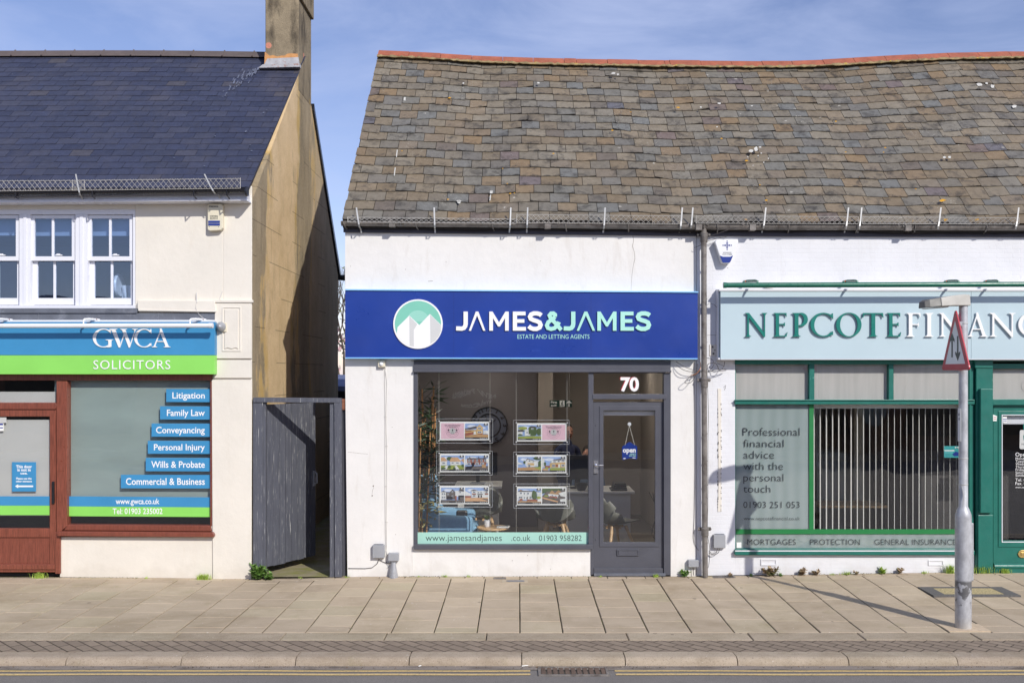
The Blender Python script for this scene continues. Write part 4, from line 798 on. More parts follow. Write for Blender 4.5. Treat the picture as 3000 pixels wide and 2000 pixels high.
# front wall round the openings
b = B()
b.pp([(1011, 655), (2040, 655), (2040, 1085), (1011, 1085)], 0, .2)
b.pp([(1011, 1085), (1212, 1085), (1212, 1688), (1018, 1690)], 0, .2); b.pp([(1965, 1085), (2040, 1085), (2040, 1688), (1965, 1688)], 0, .2)
b.pp([(1212, 1607), (1731, 1607), (1731, 1688), (1212, 1688)], 0.006, .2)
b.m = 1; b.ribbon([(1854, 690), (1856, 705), (1853, 722), (1859, 740), (1860, 758), (1855, 780), (1852, 800), (1850, 825), (1849, 850)], [.9, 1.1, 1.2, .9, 1.1, .8, .9, .6, .5], -.0006, .0005); b.ribbon([(1019, 1324), (1035, 1325), (1060, 1328), (1078, 1329)], .7, -.0006, .0005)
b.ribbon([(1254, 824), (1268, 823)], 1.2, -.0006, .0005)
b.pp([(1091, 1422), (1096, 1420), (1094, 1427)], -.0006, .0005); b.ribbon([(1094, 1428), (1091, 1438), (1090, 1447)], .8, -.0006, .0005); b.pp([(1088, 1450), (1093, 1449), (1090, 1455)], -.0006, .0005)
for px, py in ((1026, 779), (1187, 788), (1582, 764), (1306, 767), (1148, 1250), (1158, 1564), (1500, 1640), (1612, 1665), (1545, 1625)): b.pr(px, py, px + 1.8, py + 1.8, -.0006, .0005)
b.out('front_wall', [M['white_wall'], mat('crack_gap', C(120, 108, 98), .9)], est, bevel=.004)
b = B(); SZ = 3.9; b.prism([(XL + .004, .2, -.1), (XL + .004, .2, 4.05), (XL + .004, RDY, 6.8), (XL + .004, 5.9, 3.85), (XL + .004, 5.9, -.1)], [(XL + .22, .2, -.1), (XL + .22, .2, 4.05), (XL + .22, RDY, 6.8), (XL + .22, 5.9, 3.85), (XL + .22, 5.9, -.1)])
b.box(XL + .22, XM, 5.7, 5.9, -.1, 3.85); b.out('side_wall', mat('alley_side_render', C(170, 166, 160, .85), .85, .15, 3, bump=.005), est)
# shop front joinery
b = B(); b.pp([(1212, 1055), (1965, 1057), (1965, 1086), (1212, 1086)], -.03, .09); b.pr(1210, 1084, 1967, 1090, -.045, .06); b.pr(1945, 1092, 1965, 1684, -.01, .12); b.out('shop_header', M['grey'], est, bevel=.003)
b = B(); b.frame(1212, 1086, 1738, 1608, (11, 5, 14, 14), -.012, .09); b.pr(1212, 1595, 1737, 1609, -.05, .085); b.pr(1730, 1609, 1739, 1684, .0, .09); b.out('window_frame', M['grey'], est, bevel=.003)
b = B(); b.pp([(1222, 1089), (1725, 1089), (1725, 1597), (1222, 1597)], .03, .036); ew = b.out('shop_window', M['glass'], est)
b = B(); b.m = 0; b.pp([(1223, 1558.5), (1724, 1558.5), (1724, 1596), (1223, 1596)], .0265, .0295); b.m = 1
b.text('www.jamesandjames', 1247, 1470, 1583.5, 1565, .0258, -.008); b.text('.co.uk', 1498, 1554, 1583.5, 1565, .0258, -.008); b.text('01903 958282', 1579, 1704, 1583.5, 1567, .0258, -.006); b.out('window_lettering', [M['mint'], M['ink']], ew)
b = B(); b.frame(1736, 1088, 1950, 1158, (3, 5, 3, 4), .0, .08); b.pr(1736, 1155, 1953, 1169, -.02, .085); b.out('transom', M['grey'], est, bevel=.003)
b = B(); b.pr(1739, 1092, 1948, 1156, .03, .036); fl = b.out('fanlight', M['glass'], est)
b = B(); b.m = 1; b.text('70', 1816, 1870, 1142.5, 1105, .0285, .035); b.m = 0; b.text('70', 1818, 1872, 1144, 1106.5, .0275, .035); b.out('number', [M['white_letter'], M['red']], fl)
b = B(); b.frame(1738, 1177, 1944, 1681, (30, 25, 25, 93), .03, .075); b.frame(1756, 1189, 1933, 1601, (12, 13, 14, 13), .022, .031); b.pr(1740, 1664, 1943, 1678, .005, .04); dr = b.out('door', M['grey'], est, bevel=.004)
b = B(); b.pr(1766, 1200, 1921, 1590, .045, .051); b.out('pane', M['glass'], dr)
b = B(); b.frame(1808, 1609, 1872, 1627, 3, .014, .031); b.pr(1812, 1613, 1868, 1624, .018, .031); b.out('letterbox', M['grey'], dr, bevel=.002)
b = B(); b.pr(1739, 1349, 1752, 1386, .012, .03); b.tube([P(1745.5, 1363, .02), P(1745.5, 1363, -.03), P(1756, 1362.5, -.035), P(1768, 1362, -.03)], [.006, .006, .006, .005], 8); b.lathe(P(1745.5, 1362, .012), [(.016, 0), (.016, .012), (.008, .014)], 12, 'Y'); b.pr(1744.2, 1374, 1746.8, 1380, .0115, .013); b.out('handle', M['chrome'], dr, bevel=.002)
b = B(); b.lathe(P(1745, 1246, .03), [(.006, 0), (.006, .004)], 10, 'Y'); b.out('keyhole', M['black'], dr); b = B(); b.lathe(P(1745, 1580, .03), [(.006, 0), (.006, .004)], 10, 'Y'); b.out('keyhole', M['black'], dr)
b = B(); b.pr(1740, 1679, 1950, 1687, -.03, .15); b.out('threshold', M['lead'], est, bevel=.003)
b = B(); b.pr(1767, 1202, 1920, 1217, .10, .14); tag(b.out('roller_blind', M['white_paint'], bevel=.01), 'rolled white blind at the top of the glazed door numbered 70', 'blind')
op = thing('open_sign', (PX(1844, .04), .04, PZ(1347, .04)), 'blue arrow shaped open sign hanging on a string inside the door of number 70', 'sign')
b = B(); b.m = 0; b.pp([(1822, 1308), (1844, 1293.5), (1867, 1307), (1867, 1342), (1864, 1345), (1845, 1341), (1826, 1347), (1823, 1345)], .060, .064); b.m = 1
b.text('open', 1824.5, 1862.5, 1324.5, 1310.5, .0592, .035); b.m = 2; b.text('come in', 1845, 1863, 1331, 1326.5, .0592, .03); b.text('and chat', 1843, 1863, 1336, 1331.5, .0592, .03); b.m = 1; b.pr(1826, 1341, 1833, 1343.5, .0592, .0598); b.pr(1853, 1339.5, 1862, 1341.5, .0592, .0598); b.out('board', [M['royal'], M['white_letter'], M['mint']], op)
b = B(); b.tube([P(1831, 1304, .058), P(1844, 1246, .056)], .0022, 5); b.tube([P(1859, 1303, .058), P(1844, 1246, .056)], .0022, 5); b.out('string', M['string'], op)
b = B(); b.lathe(P(1844, 1242, .058), [(.002, .004), (.022, .0), (.020, -.004), (.008, -.008)], 14, 'Y'); b.out('suction_cup', M['edge'], op, smooth=True)

# JAMES & JAMES sign --------------------------------------------------
sg = thing('shop_sign', (PX(1527, -.1), -.1, PZ(1051, -.1)), 'royal blue estate agent fascia sign with round house logo and white and mint lettering', 'sign')
b = B(); b.pp([(1011, 851), (2044, 858), (2044, 1049), (1011, 1047)], -.10, .001); b.out('board', M['royal'], sg, bevel=.003)
b = B(); b.pr(1329, 855, 1330, 1046, -.1008, -.099); b.out('board_joint', mat('sign_joint', C(24, 46, 118), .5), sg); b = B(); b.pr(1731, 858, 1732, 1048, -.1008, -.099); b.out('board_joint', mat('sign_joint', C(24, 46, 118), .5), sg)
b = B(); b.pp([(1011, 846.5), (2046, 853.5), (2046, 857.5), (1011, 850.5)], -.115, .0015); b.pp([(1011, 1046.5), (2044, 1049), (2044, 1052.5), (1011, 1050)], -.115, .0015); b.out('trim', M['sky_trim'], sg, bevel=.002)
b = B(); b.m = 0; lx, ly, lr = 1224.5, 949, 72.5; cir = lambda r_, n=48, cx=lx, cy=ly: [(cx + r_ * math.cos(2 * math.pi * k / n), cy + r_ * math.sin(2 * math.pi * k / n)) for k in range(n)]
q = lambda x, y: (980 + x / 2.1, 640 + y / 2.1)
b.pp(cir(lr), -.115, -.1); b.m = 1; b.pp(cir(lr - 4.5), -.1156, -.114)
up = [(x, y) for x, y in cir(lr - 4.5, 96)]
def clip(pts, r_):                                           # keep a shape inside the roundel
    o = []
    for x, y in pts:
        d = math.hypot(x - lx, y - ly); o.append((lx + (x - lx) * min(1, r_ / d), ly + (y - ly) * min(1, r_ / d)) if d > 0 else (x, y))
    return o
b.m = 2; b.pp([(lx + 34 * math.cos(R(a)), 943 + 34 * math.sin(R(a))) for a in range(180, 361, 8)], -.1160, -.1154)
b.m = 0; rr = lr - 4.4
arcp = lambda a0, a1: [(lx + rr * math.cos(R(a)), ly + rr * math.sin(R(a))) for a in (a0 + (a1 - a0) * k / 24 for k in range(25))]
b.pp([q(388, 668), q(460, 597), q(522, 655), q(587, 587), q(656, 655)] + arcp(2, 156), -.1166, -.1154)
b.m = 3; b.pp([q(460, 599), q(509, 650), q(488, 685), q(488, 786), q(462, 782)], -.1172, -.1164); b.pp([q(588, 590), q(655, 656), q(655, 690), q(640, 725), q(620, 750), q(590, 770)], -.1172, -.1164)
b.out('logo', [M['white_letter'], M['logo_green'], M['logo_mid'], M['logo_grey']], sg)
def sans(ch, x0, x1, m):
    top, base = 912.5, 968.5; h = base - top; w_ = 12.5; yf, yb = -.118, -.1; b = B()
    f = lambda u, v: (x0 + (x1 - x0) * u, base - h * v); hw = w_ / 2 / h; uw = w_ / (x1 - x0)
    if ch == 'J': b.ribbon([f(1 - uw / 2, 1), f(1 - uw / 2, .36)] + [(f(1 - uw / 2, 0)[0] - 11 + 11 * math.cos(R(a)), base - h * .36 + 14 * math.sin(R(a))) for a in (30, 60, 90)] + [f(.0, hw * 1.1)], w_, yf, yb)
    elif ch == 'A': b.pp([f(0, 0), f(.42, 1), f(.58, 1), f(1, 0), f(.87, 0), f(.5, .80), f(.13, 0)], yf, yb)
    elif ch == 'M': b.pp([f(0, 0), f(0, 1), f(.17, 1), f(.5, .44), f(.83, 1), f(1, 1), f(1, 0), f(.81, 0), f(.81, .66), f(.55, .22), f(.45, .22), f(.19, .66), f(.19, 0)], yf, yb)
    elif ch == 'E': b.pp([f(0, 0), f(0, 1), f(.97, 1), f(.97, .80), f(.32, .80), f(.32, .605), f(.88, .605), f(.88, .415), f(.32, .415), f(.32, .2), f(1, .2), f(1, 0)], yf, yb)
    elif ch == 'S':
        p = [(.92, .80), (.80, .87), (.62, .905), (.40, .905), (.22, .85), (.14, .73), (.20, .62), (.38, .555), (.62, .50), (.80, .43), (.87, .30), (.80, .17), (.60, .095), (.38, .095), (.20, .14), (.05, .24)]
        b.ribbon([f(*a) for a in p], w_, yf, yb)
    elif ch == '&':
        p = [(.97, .04), (.66, .36), (.34, .66), (.27, .80), (.36, .90), (.50, .91), (.60, .84), (.60, .73), (.46, .61), (.20, .45), (.11, .28), (.18, .14), (.36, .09), (.56, .13), (.74, .28), (.84, .46)]
        b.ribbon([f(*a) for a in p[:8]], w_ * .92, yf, yb); b.ribbon([f(*a) for a in p[7:]], w_ * .92, yf - .0004, yb)
    b.out('letter', m, sg)
for ch, a_, c_, m in (('J', 748, 820, 0), ('A', 826, 928, 0), ('M', 952, 1072, 0), ('E', 1097, 1178, 0), ('S', 1190, 1280, 0), ('&', 1295, 1398, 1), ('J', 1410, 1482, 1), ('A', 1490, 1603, 1), ('M', 1617, 1735, 1), ('E', 1760, 1842, 1), ('S', 1854, 1947, 1)):
    sans(ch, 980 + a_ / 2.1, 980 + c_ / 2.1, M['mint_letter' if m else 'white_letter'])
b = B(); b.text('ESTATE AND LETTING AGENTS', 1516, 1727, 992, 979.5, -.1022, -.003); b.out('lettering', M['mint_letter'], sg)

# ---- fittings on the white wall
def junction(px0, py0, px1, py1, dp, label, lid=True):
    th = thing('junction_box', (PX((px0 + px1) / 2, 0), 0, PZ(py1, 0)), label, 'junction box'); b = B(); b.pr(px0, py0, px1, py1, -dp, .001); b.out('case', M['box_grey'], th, bevel=.006, seg=3)
    if lid: b = B(); b.pr(px0 + 4, py0 - 2, px1 - 4, py0, -dp * .8, -.004); b.out('hinge', M['lead'], th)
    return th
junction(1091, 1596, 1126, 1634, .055, 'larger grey junction box low on the white pillar beside the alley')
junction(1137, 1620, 1168, 1643, .065, 'small grey junction box on top of a flared metal pipe by the pavement', False)
junction(2091, 1566, 2126, 1605, .05, 'grey junction box on the painted brick right of the old downpipe')
junction(2017, 1640, 2047, 1661, .06, 'small grey junction box near the ground left of the old downpipe', False)
b = B(); b.lathe((PX(1153, -.06), -.062, PZ(1690, 0)), [(.055, 0), (.052, .03), (.026, .17), (.024, .19)], 16); tag(b.out('cable_duct', M['galv'], smooth=True), 'flared metal cable duct standing on the pavement under a small grey box', 'duct')
pl = thing('security_sensor', (PX(1117, -.04), -.04, PZ(1075, 0)), 'small cream square sensor under the left end of the blue sign', 'sensor')
b = B(); b.pr(1107, 1055, 1128, 1075, -.05, .001); b.out('case', M['alarm_cream'], pl, bevel=.006); b = B(); b.lathe(P(1117, 1066, -.05), [(.025, 0), (.022, .01), (.012, .018), (.002, .02)], 14, 'Y'); b.out('lens', M['alarm_white'], pl, smooth=True)
b = B(); b.tube([P(1136, 1050, -.01), P(1130, 1060, -.014), P(1127, 1110, -.006), P(1128, 1220, -.006), P(1128, 1430, -.006), P(1129, 1560, -.006), P(1131, 1612, -.006), P(1137, 1632, -.012)], .0028, 5); b.tube([P(1128, 1076, -.006), P(1133, 1118, -.006), P(1131, 1220, -.006), P(1133, 1330, -.006), P(1132, 1530, -.006), P(1133, 1600, -.006), P(1130, 1640, -.006)], .0028, 5)
for px, py in ((1130, 1220), (1133, 1306), (1131, 1423), (1133, 1528), (1131, 1614)): b.pr(px - 4, py - 1, px + 3, py + 1, -.011, .0)
tag(b.out('wall_cable', M['cable_white']), 'pair of thin cables running down the white pillar from the sensor', 'cable')
b = B(); b.tube([P(1020, 1664, -.006), P(1070, 1664.5, -.006), P(1090, 1662, -.006), P(1105, 1650, -.01), P(1111, 1636, -.02)], .004, 6); b.tube([P(1112, 1640, -.01), P(1130, 1648, -.01), P(1150, 1648, -.03)], .003, 5); b.tube([P(1130, 1642, -.02), P(1140, 1656, -.02), P(1134, 1664, -.01)], .003, 5); tag(b.out('low_cable', M['cable']), 'black cable running along the foot of the white pillar to the alley', 'cable')
b = B(); n = 60; b.tube([P(1204 + 560 * k / n + (k % 2) * .3, 1056.5 + 2.6 * abs(math.sin(k * .165)) + k * .03, -.045) for k in range(n + 1)], .0022, 5); tag(b.out('sagging_cable', M['cable']), 'thin cable sagging between clips under the blue sign', 'cable')

# ---- downpipe with its tangle of wires
dp = thing('downpipe', (PX(2063, -.09), -.09, 0), 'old weathered iron downpipe between the two white shops', 'downpipe')
b = B(); b.tube([P(2061, 666, -.10), P(2062, 676, -.10), P(2062, 690, -.10), P(2062.5, 1100, -.09), P(2065, 1600, -.09), P(2066, 1689, -.09)], .033, 14); b.out('pipe', M['old_iron'], dp, smooth=True)
b = B()
for py, h_ in ((688, 9), (1114, 8), (1551, 7)):
    c0 = P(2062.5 + (py - 690) * .0035, py, -.09); b.lathe((c0[0], c0[1], c0[2] - h_ * .008), [(.034, -.02), (.042, -.012), (.042, h_ * .008), (.046, h_ * .008 + .004), (.046, h_ * .008 + .02), (.034, h_ * .008 + .03)], 14)
    b.box(c0[0] - .075, c0[0] + .075, -.06, -.045, c0[2] - .015, c0[2] + .025); b.lathe((c0[0] - .068, -.06, c0[2] + .005), [(.012, 0), (.012, .012)], 8, 'Y'); b.lathe((c0[0] + .068, -.06, c0[2] + .005), [(.012, 0), (.012, .012)], 8, 'Y')
for py in (781, 877, 1003, 1270, 1350, 1420, 1460, 1590, 1630): b.lathe((PX(2063 + (py - 690) * .003, -.09), -.09, PZ(py, -.09)), [(.0345, 0), (.0345, .006)], 12)
b.out('collar', M['old_iron'], dp, smooth=True)
def loop(b, pts, r=.0035, y=-.05, sw=.05):
    n = 8 * (len(pts) - 1); o = []
    for k in range(n + 1):                                    # Catmull-Rom through the pixels
        u = k / n * (len(pts) - 1); i = min(int(u), len(pts) - 2); f = u - i; p = [pts[max(0, min(len(pts) - 1, i + d))] for d in (-1, 0, 1, 2)]
        c = [.5 * (2 * p[1][a] + (p[2][a] - p[0][a]) * f + (2 * p[0][a] - 5 * p[1][a] + 4 * p[2][a] - p[3][a]) * f * f + (3 * p[1][a] - p[0][a] - 3 * p[2][a] + p[3][a]) * f ** 3) for a in (0, 1)]
        o.append(P(c[0], c[1], y - sw * math.sin(math.pi * k / n)))
    b.tube(o, r, 5)
b = B()
loop(b, [(1980, 1058), (2005, 1074), (2035, 1084), (2056, 1086)]); loop(b, [(1982, 1070), (2010, 1086), (2050, 1090)]); loop(b, [(2056, 1088), (2020, 1106), (2006, 1120), (2020, 1122), (2034, 1108), (2040, 1090), (2044, 1065)]); loop(b, [(2070, 1048), (2085, 1052), (2092, 1066), (2082, 1082), (2070, 1090), (2072, 1100)]); loop(b, [(2074, 1090), (2090, 1084), (2110, 1082), (2128, 1083)]); loop(b, [(2074, 1088), (2100, 1087), (2126, 1085)]); loop(b, [(2074, 1080), (2073, 1068), (2090, 1062), (2100, 1068), (2106, 1082), (2114, 1082), (2122, 1068), (2123, 1059)]); loop(b, [(2102, 1064), (2112, 1068), (2122, 1072)]); loop(b, [(2100, 900), (2090, 891), (2078, 889), (2072, 893)], .002)
tag(b.out('cable_tangle', M['cable']), 'tangle of dark cables looped round the iron downpipe below the sign level', 'cable'); b = B()
loop(b, [(2073, 694), (2110, 682), (2150, 668), (2200, 655)], .0035, -.12, .02); loop(b, [(2034, 726), (2058, 716), (2080, 704), (2128, 694)], .003, -.04, .06); tag(b.out('gutter_wire', M['cable']), 'dark wires slung from the gutter to the top of the downpipe', 'wire'); b = B()
loop(b, [(2071, 1080), (2075, 1200), (2074, 1300), (2074, 1450), (2073, 1560), (2079, 1606), (2075, 1660), (2058, 1668)], .003, -.05, .01); loop(b, [(2108, 1606), (2104, 1618), (2090, 1624), (2076, 1618)], .004, -.02, .03); loop(b, [(2102, 1606), (2098, 1616), (2088, 1621), (2076, 1612)], .003, -.02, .03)
loop(b, [(2034, 1060), (2033, 1100), (2036, 1300), (2034, 1500), (2032, 1580), (2046, 1612)], .0025, -.008, .0); loop(b, [(2030, 1662), (2031, 1672), (2032, 1684)], .004, -.03, .0)
tag(b.out('pipe_cable', M['cable']), 'dark cables running down the sides of the downpipe to the grey boxes', 'cable')
b = B(); loop(b, [(2052, 1060), (2052, 1078), (2040, 1094), (2022, 1100)], .0035); tag(b.out('orange_cable', M['cable_orange']), 'orange brown cable end among the dark cables by the downpipe', 'cable')

# ---- snow guards along the eaves
def snow_guard(px0, px1, yt0, yt1, yb0, yb1, brackets, label, y=-.165, lean=0.0, top=608, bot=682, bm_=True, step=14.5, by=-.05):
    th = thing('snow_guard', (PX((px0 + px1) / 2, y), y, PZ((yb0 + yb1) / 2, y)), label, 'snow guard', 'wire snow guards along the eaves'); b = B()
    X = lambda u: px0 + (px1 - px0) * u; T_ = lambda u: yt0 + (yt1 - yt0) * u; Bt = lambda u: yb0 + (yb1 - yb0) * u; yy = lambda v: y + lean * v
    pt = lambda u, v: P(X(u), Bt(u) + (T_(u) - Bt(u)) * v, yy(v)); n = max(3, int((px1 - px0) / step))
    for k in range(-1, n + 1):
        for s_ in (0, 1):
            u0, u1 = (k / n, (k + 1.7) / n) if s_ == 0 else ((k + 1.7) / n, k / n); a_, c_ = max(0, min(1, u0)), max(0, min(1, u1))
            if abs(a_ - c_) < 1e-6: continue
            va, vc = (a_ - u0) / (u1 - u0), (c_ - u0) / (u1 - u0); b.tube([pt(a_, va), pt(c_, vc)], .0021, 4)
    for u0, v0, u1, v1 in ((0, .92, 1, .92), (0, 0, 1, 0), (0, 0, 0, 1), (1, 0, 1, 1)): b.tube([pt(u0, v0), pt(u1, v1)], .0032, 5)
    b.out('mesh', M['wire'], th)
    for p, dx in brackets:
        q = B(); w = 4.2; u = max(0, min(1, (p - px0) / (px1 - px0))); gb = Bt(u)
        path = [(p - dx * .5, top, y + lean - .006), (p, gb - 8, y - .008), (p + dx * .25, gb + 6, y - .014), (p + dx * .4, gb + 14, y + .02), (p + dx * .7, gb + 18, by - .02), (p + dx * .9, bot - 4, by), (p + dx, bot, by)]
        v = [];
        for a, c_, yy_ in path:
            v += [P(a - w / 2, c_, yy_), P(a + w / 2, c_, yy_), P(a + w / 2, c_, yy_ + .004), P(a - w / 2, c_, yy_ + .004)]
        q.add(v, [[4 * k + i, 4 * k + (i + 1) % 4, 4 * k + 4 + (i + 1) % 4, 4 * k + 4 + i] for k in range(len(path) - 1) for i in range(4)] + [[0, 1, 2, 3], [4 * len(path) - 4 + i for i in range(4)]]); q.out('bracket', M['zinc'], th)
snow_guard(1019, 1512, 635, 641, 651, 655, ((1049, 10), (1273, 2), (1495, -3)), 'low squashed snow guard at the alley end of the white shop roof', lean=.03)
snow_guard(1514, 1997, 627, 631, 652, 656, ((1545, -2), (1771, -4), (1996, -6)), 'tall snow guard over the right part of the blue sign, next to the squashed one')
snow_guard(2039, 2514, 631, 633.5, 654, 656, ((2027, -6), (2240, -8), (2482, -8)), 'snow guard running right from the downpipe over the alarm box')
snow_guard(2527, 2985, 634, 637, 656, 657, ((2521, -8), (2752, -10), (2980, -10)), 'snow guard farthest right, above the pale blue sign near the lamp post')
snow_guard(-160, 247, 529, 526.5, 562, 557, ((-60, 8),), 'snow guard on the left part of the blue slate roof, cut by the photo edge', y=-.315, by=-.185, top=512, bot=595, step=15)
snow_guard(212, 704, 527, 521, 558, 552, ((229, 14), (616, 34)), 'snow guard on the right part of the blue slate roof, nearest the chimney', y=-.315, by=-.185, top=510, bot=590, step=15)
# ---- inside the estate agents
M['carpet'] = mat('dark_carpet', C(116, 108, 102, .7), .95, .2, 30); M['room'] = mat('room_grey_paint', C(176, 164, 154, .75), .8, .06, 2)
M['room_dark'] = mat('room_dark_paint', C(124, 118, 120, .7), .8, .06, 2); M['ceil'] = mat('ceiling_paint', C(168, 160, 152, .7), .8, .04)
b = B(); x0, x1, yb_ = XL + .23, 2.05, 4.6
b.box(x0, x1, .2, yb_, -.06, .06); b.out('shop_floor', M['carpet'], est)
b = B(); b.box(x0, x1, .2, yb_, 2.62, 2.68); ce = b.out('shop_ceiling', M['ceil'], est)
b = B(); b.box(x0, x1, yb_, yb_ + .08, .06, 2.62); b.box(x0, x0 + .03, .2, yb_, .06, 2.62); b.box(x1 - .04, x1, .2, yb_, .06, 2.62); b.box(.30, .52, 3.1, 3.3, .061, 2.619); b.out('shop_room', M['room'], est)
b = B(); b.box(x0 + .05, .28, 3.35, 3.4, .062, 2.61); b.out('shop_partition', M['room_dark'], est)
b = B()
for x, y in ((-.9, 1.1), (-.7, 1.9), (-.5, 2.8), (.35, 1.1), (.3, 2.1), (1.5, 1.7), (1.0, 2.9), (-1.4, 2.2), (1.6, 3.4)): b.lathe((x, y, 2.612), [(.045, 0), (.045, .01)], 14)
t = NT('downlight'); M['downlight'] = t.done((1, .95, .85, 1), .5, emit=(1, .93, .82, 1), es=130.0); b.out('downlight', M['downlight'], est)

def shell_chair(x, y, rz, label):
    th = thing('shell_chair', (x, y, .06), label, 'chair', 'grey shell chairs in the estate agent shop')
    b = B(); n, m = 14, 12; v = []
    for i in range(n + 1):
        u = i / n
        if u < .5: s_ = u / .5; px_, pz_ = .22 - .40 * s_, .455 - .03 * math.sin(s_ * math.pi) + .02 * (1 - s_)
        else: s_ = (u - .5) / .5; px_, pz_ = -.18 - .13 * s_ - .03 * math.sin(s_ * 3), .46 + .38 * s_
        for j in range(m + 1):
            w = (j / m - .5) * 2; wd_ = .235 - .05 * max(0, u - .55) / .45 * 2 + .02 * math.sin(u * math.pi); cup = (.07 * w * w * (1 - abs(u - .5)) + .05 * abs(w) ** 3 * math.sin(u * math.pi))
            v.append((px_ + (cup * .6 if u > .5 else 0), w * wd_ * (1 if u < .85 else 1 - (u - .85) * 1.6), pz_ + cup * (1.4 if .3 < u < .72 else .6)))
    b.add(v, [[i * (m + 1) + j, i * (m + 1) + j + 1, (i + 1) * (m + 1) + j + 1, (i + 1) * (m + 1) + j] for i in range(n) for j in range(m)])
    mt = Matrix.Translation((x, y, .06)) @ Matrix.Rotation(rz, 4, 'Z'); b.xf(0, mt); b.out('shell', mat_shell, th, smooth=True, solid=.012)
    for sx_, sy_ in ((1, 1), (1, -1), (-1, 1), (-1, -1)): b = B(); b.tube([(sx_ * .10, sy_ * .10, .42), (sx_ * .23, sy_ * .22, .0)], [.022, .013], 8); b.xf(0, mt); b.out('leg', M['wood'], th, smooth=True)
    b = B(); b.box(-.13, .13, -.015, .015, .385, .415); b.box(-.015, .015, -.13, .13, .386, .416); b.xf(0, mt); b.out('cross_brace', M['wood'], th)
mat_shell = mat('grey_chair_plastic', C(132, 132, 122, .8), .5, .05); M['wood'] = mat('beech_wood', C(206, 168, 122, .9), .5, .15, 8, (1, 1, 6))
shell_chair(PX(1415, 1.55), 1.55, R(95), 'grey shell chair with wooden legs below the left column of property cards')
shell_chair(PX(1628, 1.0), 1.0, R(80), 'grey shell chair with wooden legs below the right column of property cards')
shell_chair(PX(1800, .85), .85, R(28), 'grey shell chair seen through the glass door of number 70')
M['desk'] = mat('white_desk', C(214, 212, 208, .9), .45, .03)
for xa, xb, y, lab in ((PX(1640, 1.5), PX(1860, 1.5), 1.5, 'white desk on the right of the estate agent shop, behind the chairs'), (PX(1330, 2.1), PX(1470, 2.1), 2.1, 'white desk on the left of the estate agent shop behind the blue armchair')):
    th = thing('office_desk', ((xa + xb) / 2, y + .3, .06), lab, 'desk')
    b = B(); b.box(xa, xb, y, y + .7, .79, .82); b.out('top', M['desk'], th, bevel=.004); b = B(); b.box(xa + .05, xb - .05, y + .08, y + .10, .12, .785); b.out('front_panel', M['desk'], th)
    for xx in (xa + .05, xb - .08): b = B(); b.box(xx, xx + .03, y + .102, y + .66, .06, .788); b.out('leg', M['desk'], th)
def monitor(x, y, z, lab, rz=0):
    th = thing('computer_monitor', (x, y, z), lab, 'monitor'); mt = Matrix.Translation((x, y, z)) @ Matrix.Rotation(rz, 4, 'Z')
    b = B(); b.box(-.28, .28, -.02, .02, .12, .45); b.xf(0, mt); b.out('screen', M['black'], th, bevel=.006); b = B(); b.box(-.1, .1, -.08, .1, 0, .012); b.box(-.025, .025, .0, .03, .012, .2); b.xf(0, mt); b.out('stand', M['black'], th)
monitor(PX(1690, 1.9), 1.9, .82, 'black monitor seen from behind on the right desk', R(8)); monitor(PX(1400, 2.45), 2.45, .82, 'black monitor seen from behind on the left desk', R(-6))
b = B(); c0 = (PX(1704, 1.56), 1.62, .82); b.lathe(c0, [(.05, 0), (.085, .06), (.09, .10), (.08, .10)], 14); tag(b.out('dark_bowl', M['black'], smooth=True), 'dark openwork bowl at the front edge of the right desk', 'bowl')
b = B(); b.box(PX(1790, 1.56), PX(1838, 1.56), 1.56, 1.82, .82, .845)
for q_ in range(3): b.box(PX(1796 + q_ * 2, 1.6), PX(1836 - q_, 1.6), 1.58, 1.82, .846 + q_ * .025, .868 + q_ * .025)
tag(b.out('paper_trays', M['black'], bevel=.004), 'black stacked letter trays on the right desk, seen through the door', 'trays')
# armchair
ac = thing('armchair', (PX(1290, .9), .95, .06), 'light blue wing armchair behind the lower left of the shop window', 'armchair')
M['blue_cloth'] = mat('blue_woven_cloth', C(126, 166, 194, .95), .9, .08, 30, bump=.002, bscale=300)
ax, ay = PX(1300, .9), .95
def soft(name, boxes, sub=2):
    b = B()
    for (cx_, cy_, cz_), (sx_, sy_, sz_), ry in boxes:
        k0 = len(b.v); b.box(-sx_, sx_, -sy_, sy_, -sz_, sz_); b.xf(k0, Matrix.Translation((ax + cx_, ay + cy_, .06 + cz_)) @ Matrix.Rotation(R(ry), 4, 'Y'))
    return b.out(name, M['blue_cloth'], ac, smooth=True, bevel=.055, seg=4)
soft('backrest', [((-.27, 0, .66), (.07, .30, .36), -12)]); soft('wing', [((-.20, -.33, .74), (.13, .06, .27), -12)]); soft('wing', [((-.20, .33, .74), (.13, .06, .27), -12)])
soft('arm', [((.08, -.34, .42), (.30, .065, .16), 3)]); soft('arm', [((.08, .34, .42), (.30, .065, .16), 3)]); soft('seat', [((.10, 0, .36), (.33, .28, .09), 3)]); soft('base', [((.05, 0, .24), (.34, .33, .07), 0)])
for sx_, sy_ in ((1, 1), (1, -1), (-1, 1), (-1, -1)): b = B(); b.tube([(ax + .05 + sx_ * .25, ay + sy_ * .25, .26), (ax + .05 + sx_ * .3, ay + sy_ * .29, .06)], [.022, .014], 8); b.out('leg', M['wood'], ac)
b = B(); b.box(ax + .16, ax + .30, ay - .12, ay - .02, .512, .66); tag(b.out('dark_box', M['black'], bevel=.02), 'small dark box on the seat of the blue armchair', 'box')
ct = thing('coffee_table', (PX(1444, .5), .55, .06), 'low round wooden coffee table behind the mint lettering band', 'table')
b = B(); b.lathe((PX(1444, .55), .58, .475), [(.19, 0), (.20, .008), (.20, .018), (.195, .024)], 32); b.out('top', M['wood'], ct, smooth=True)
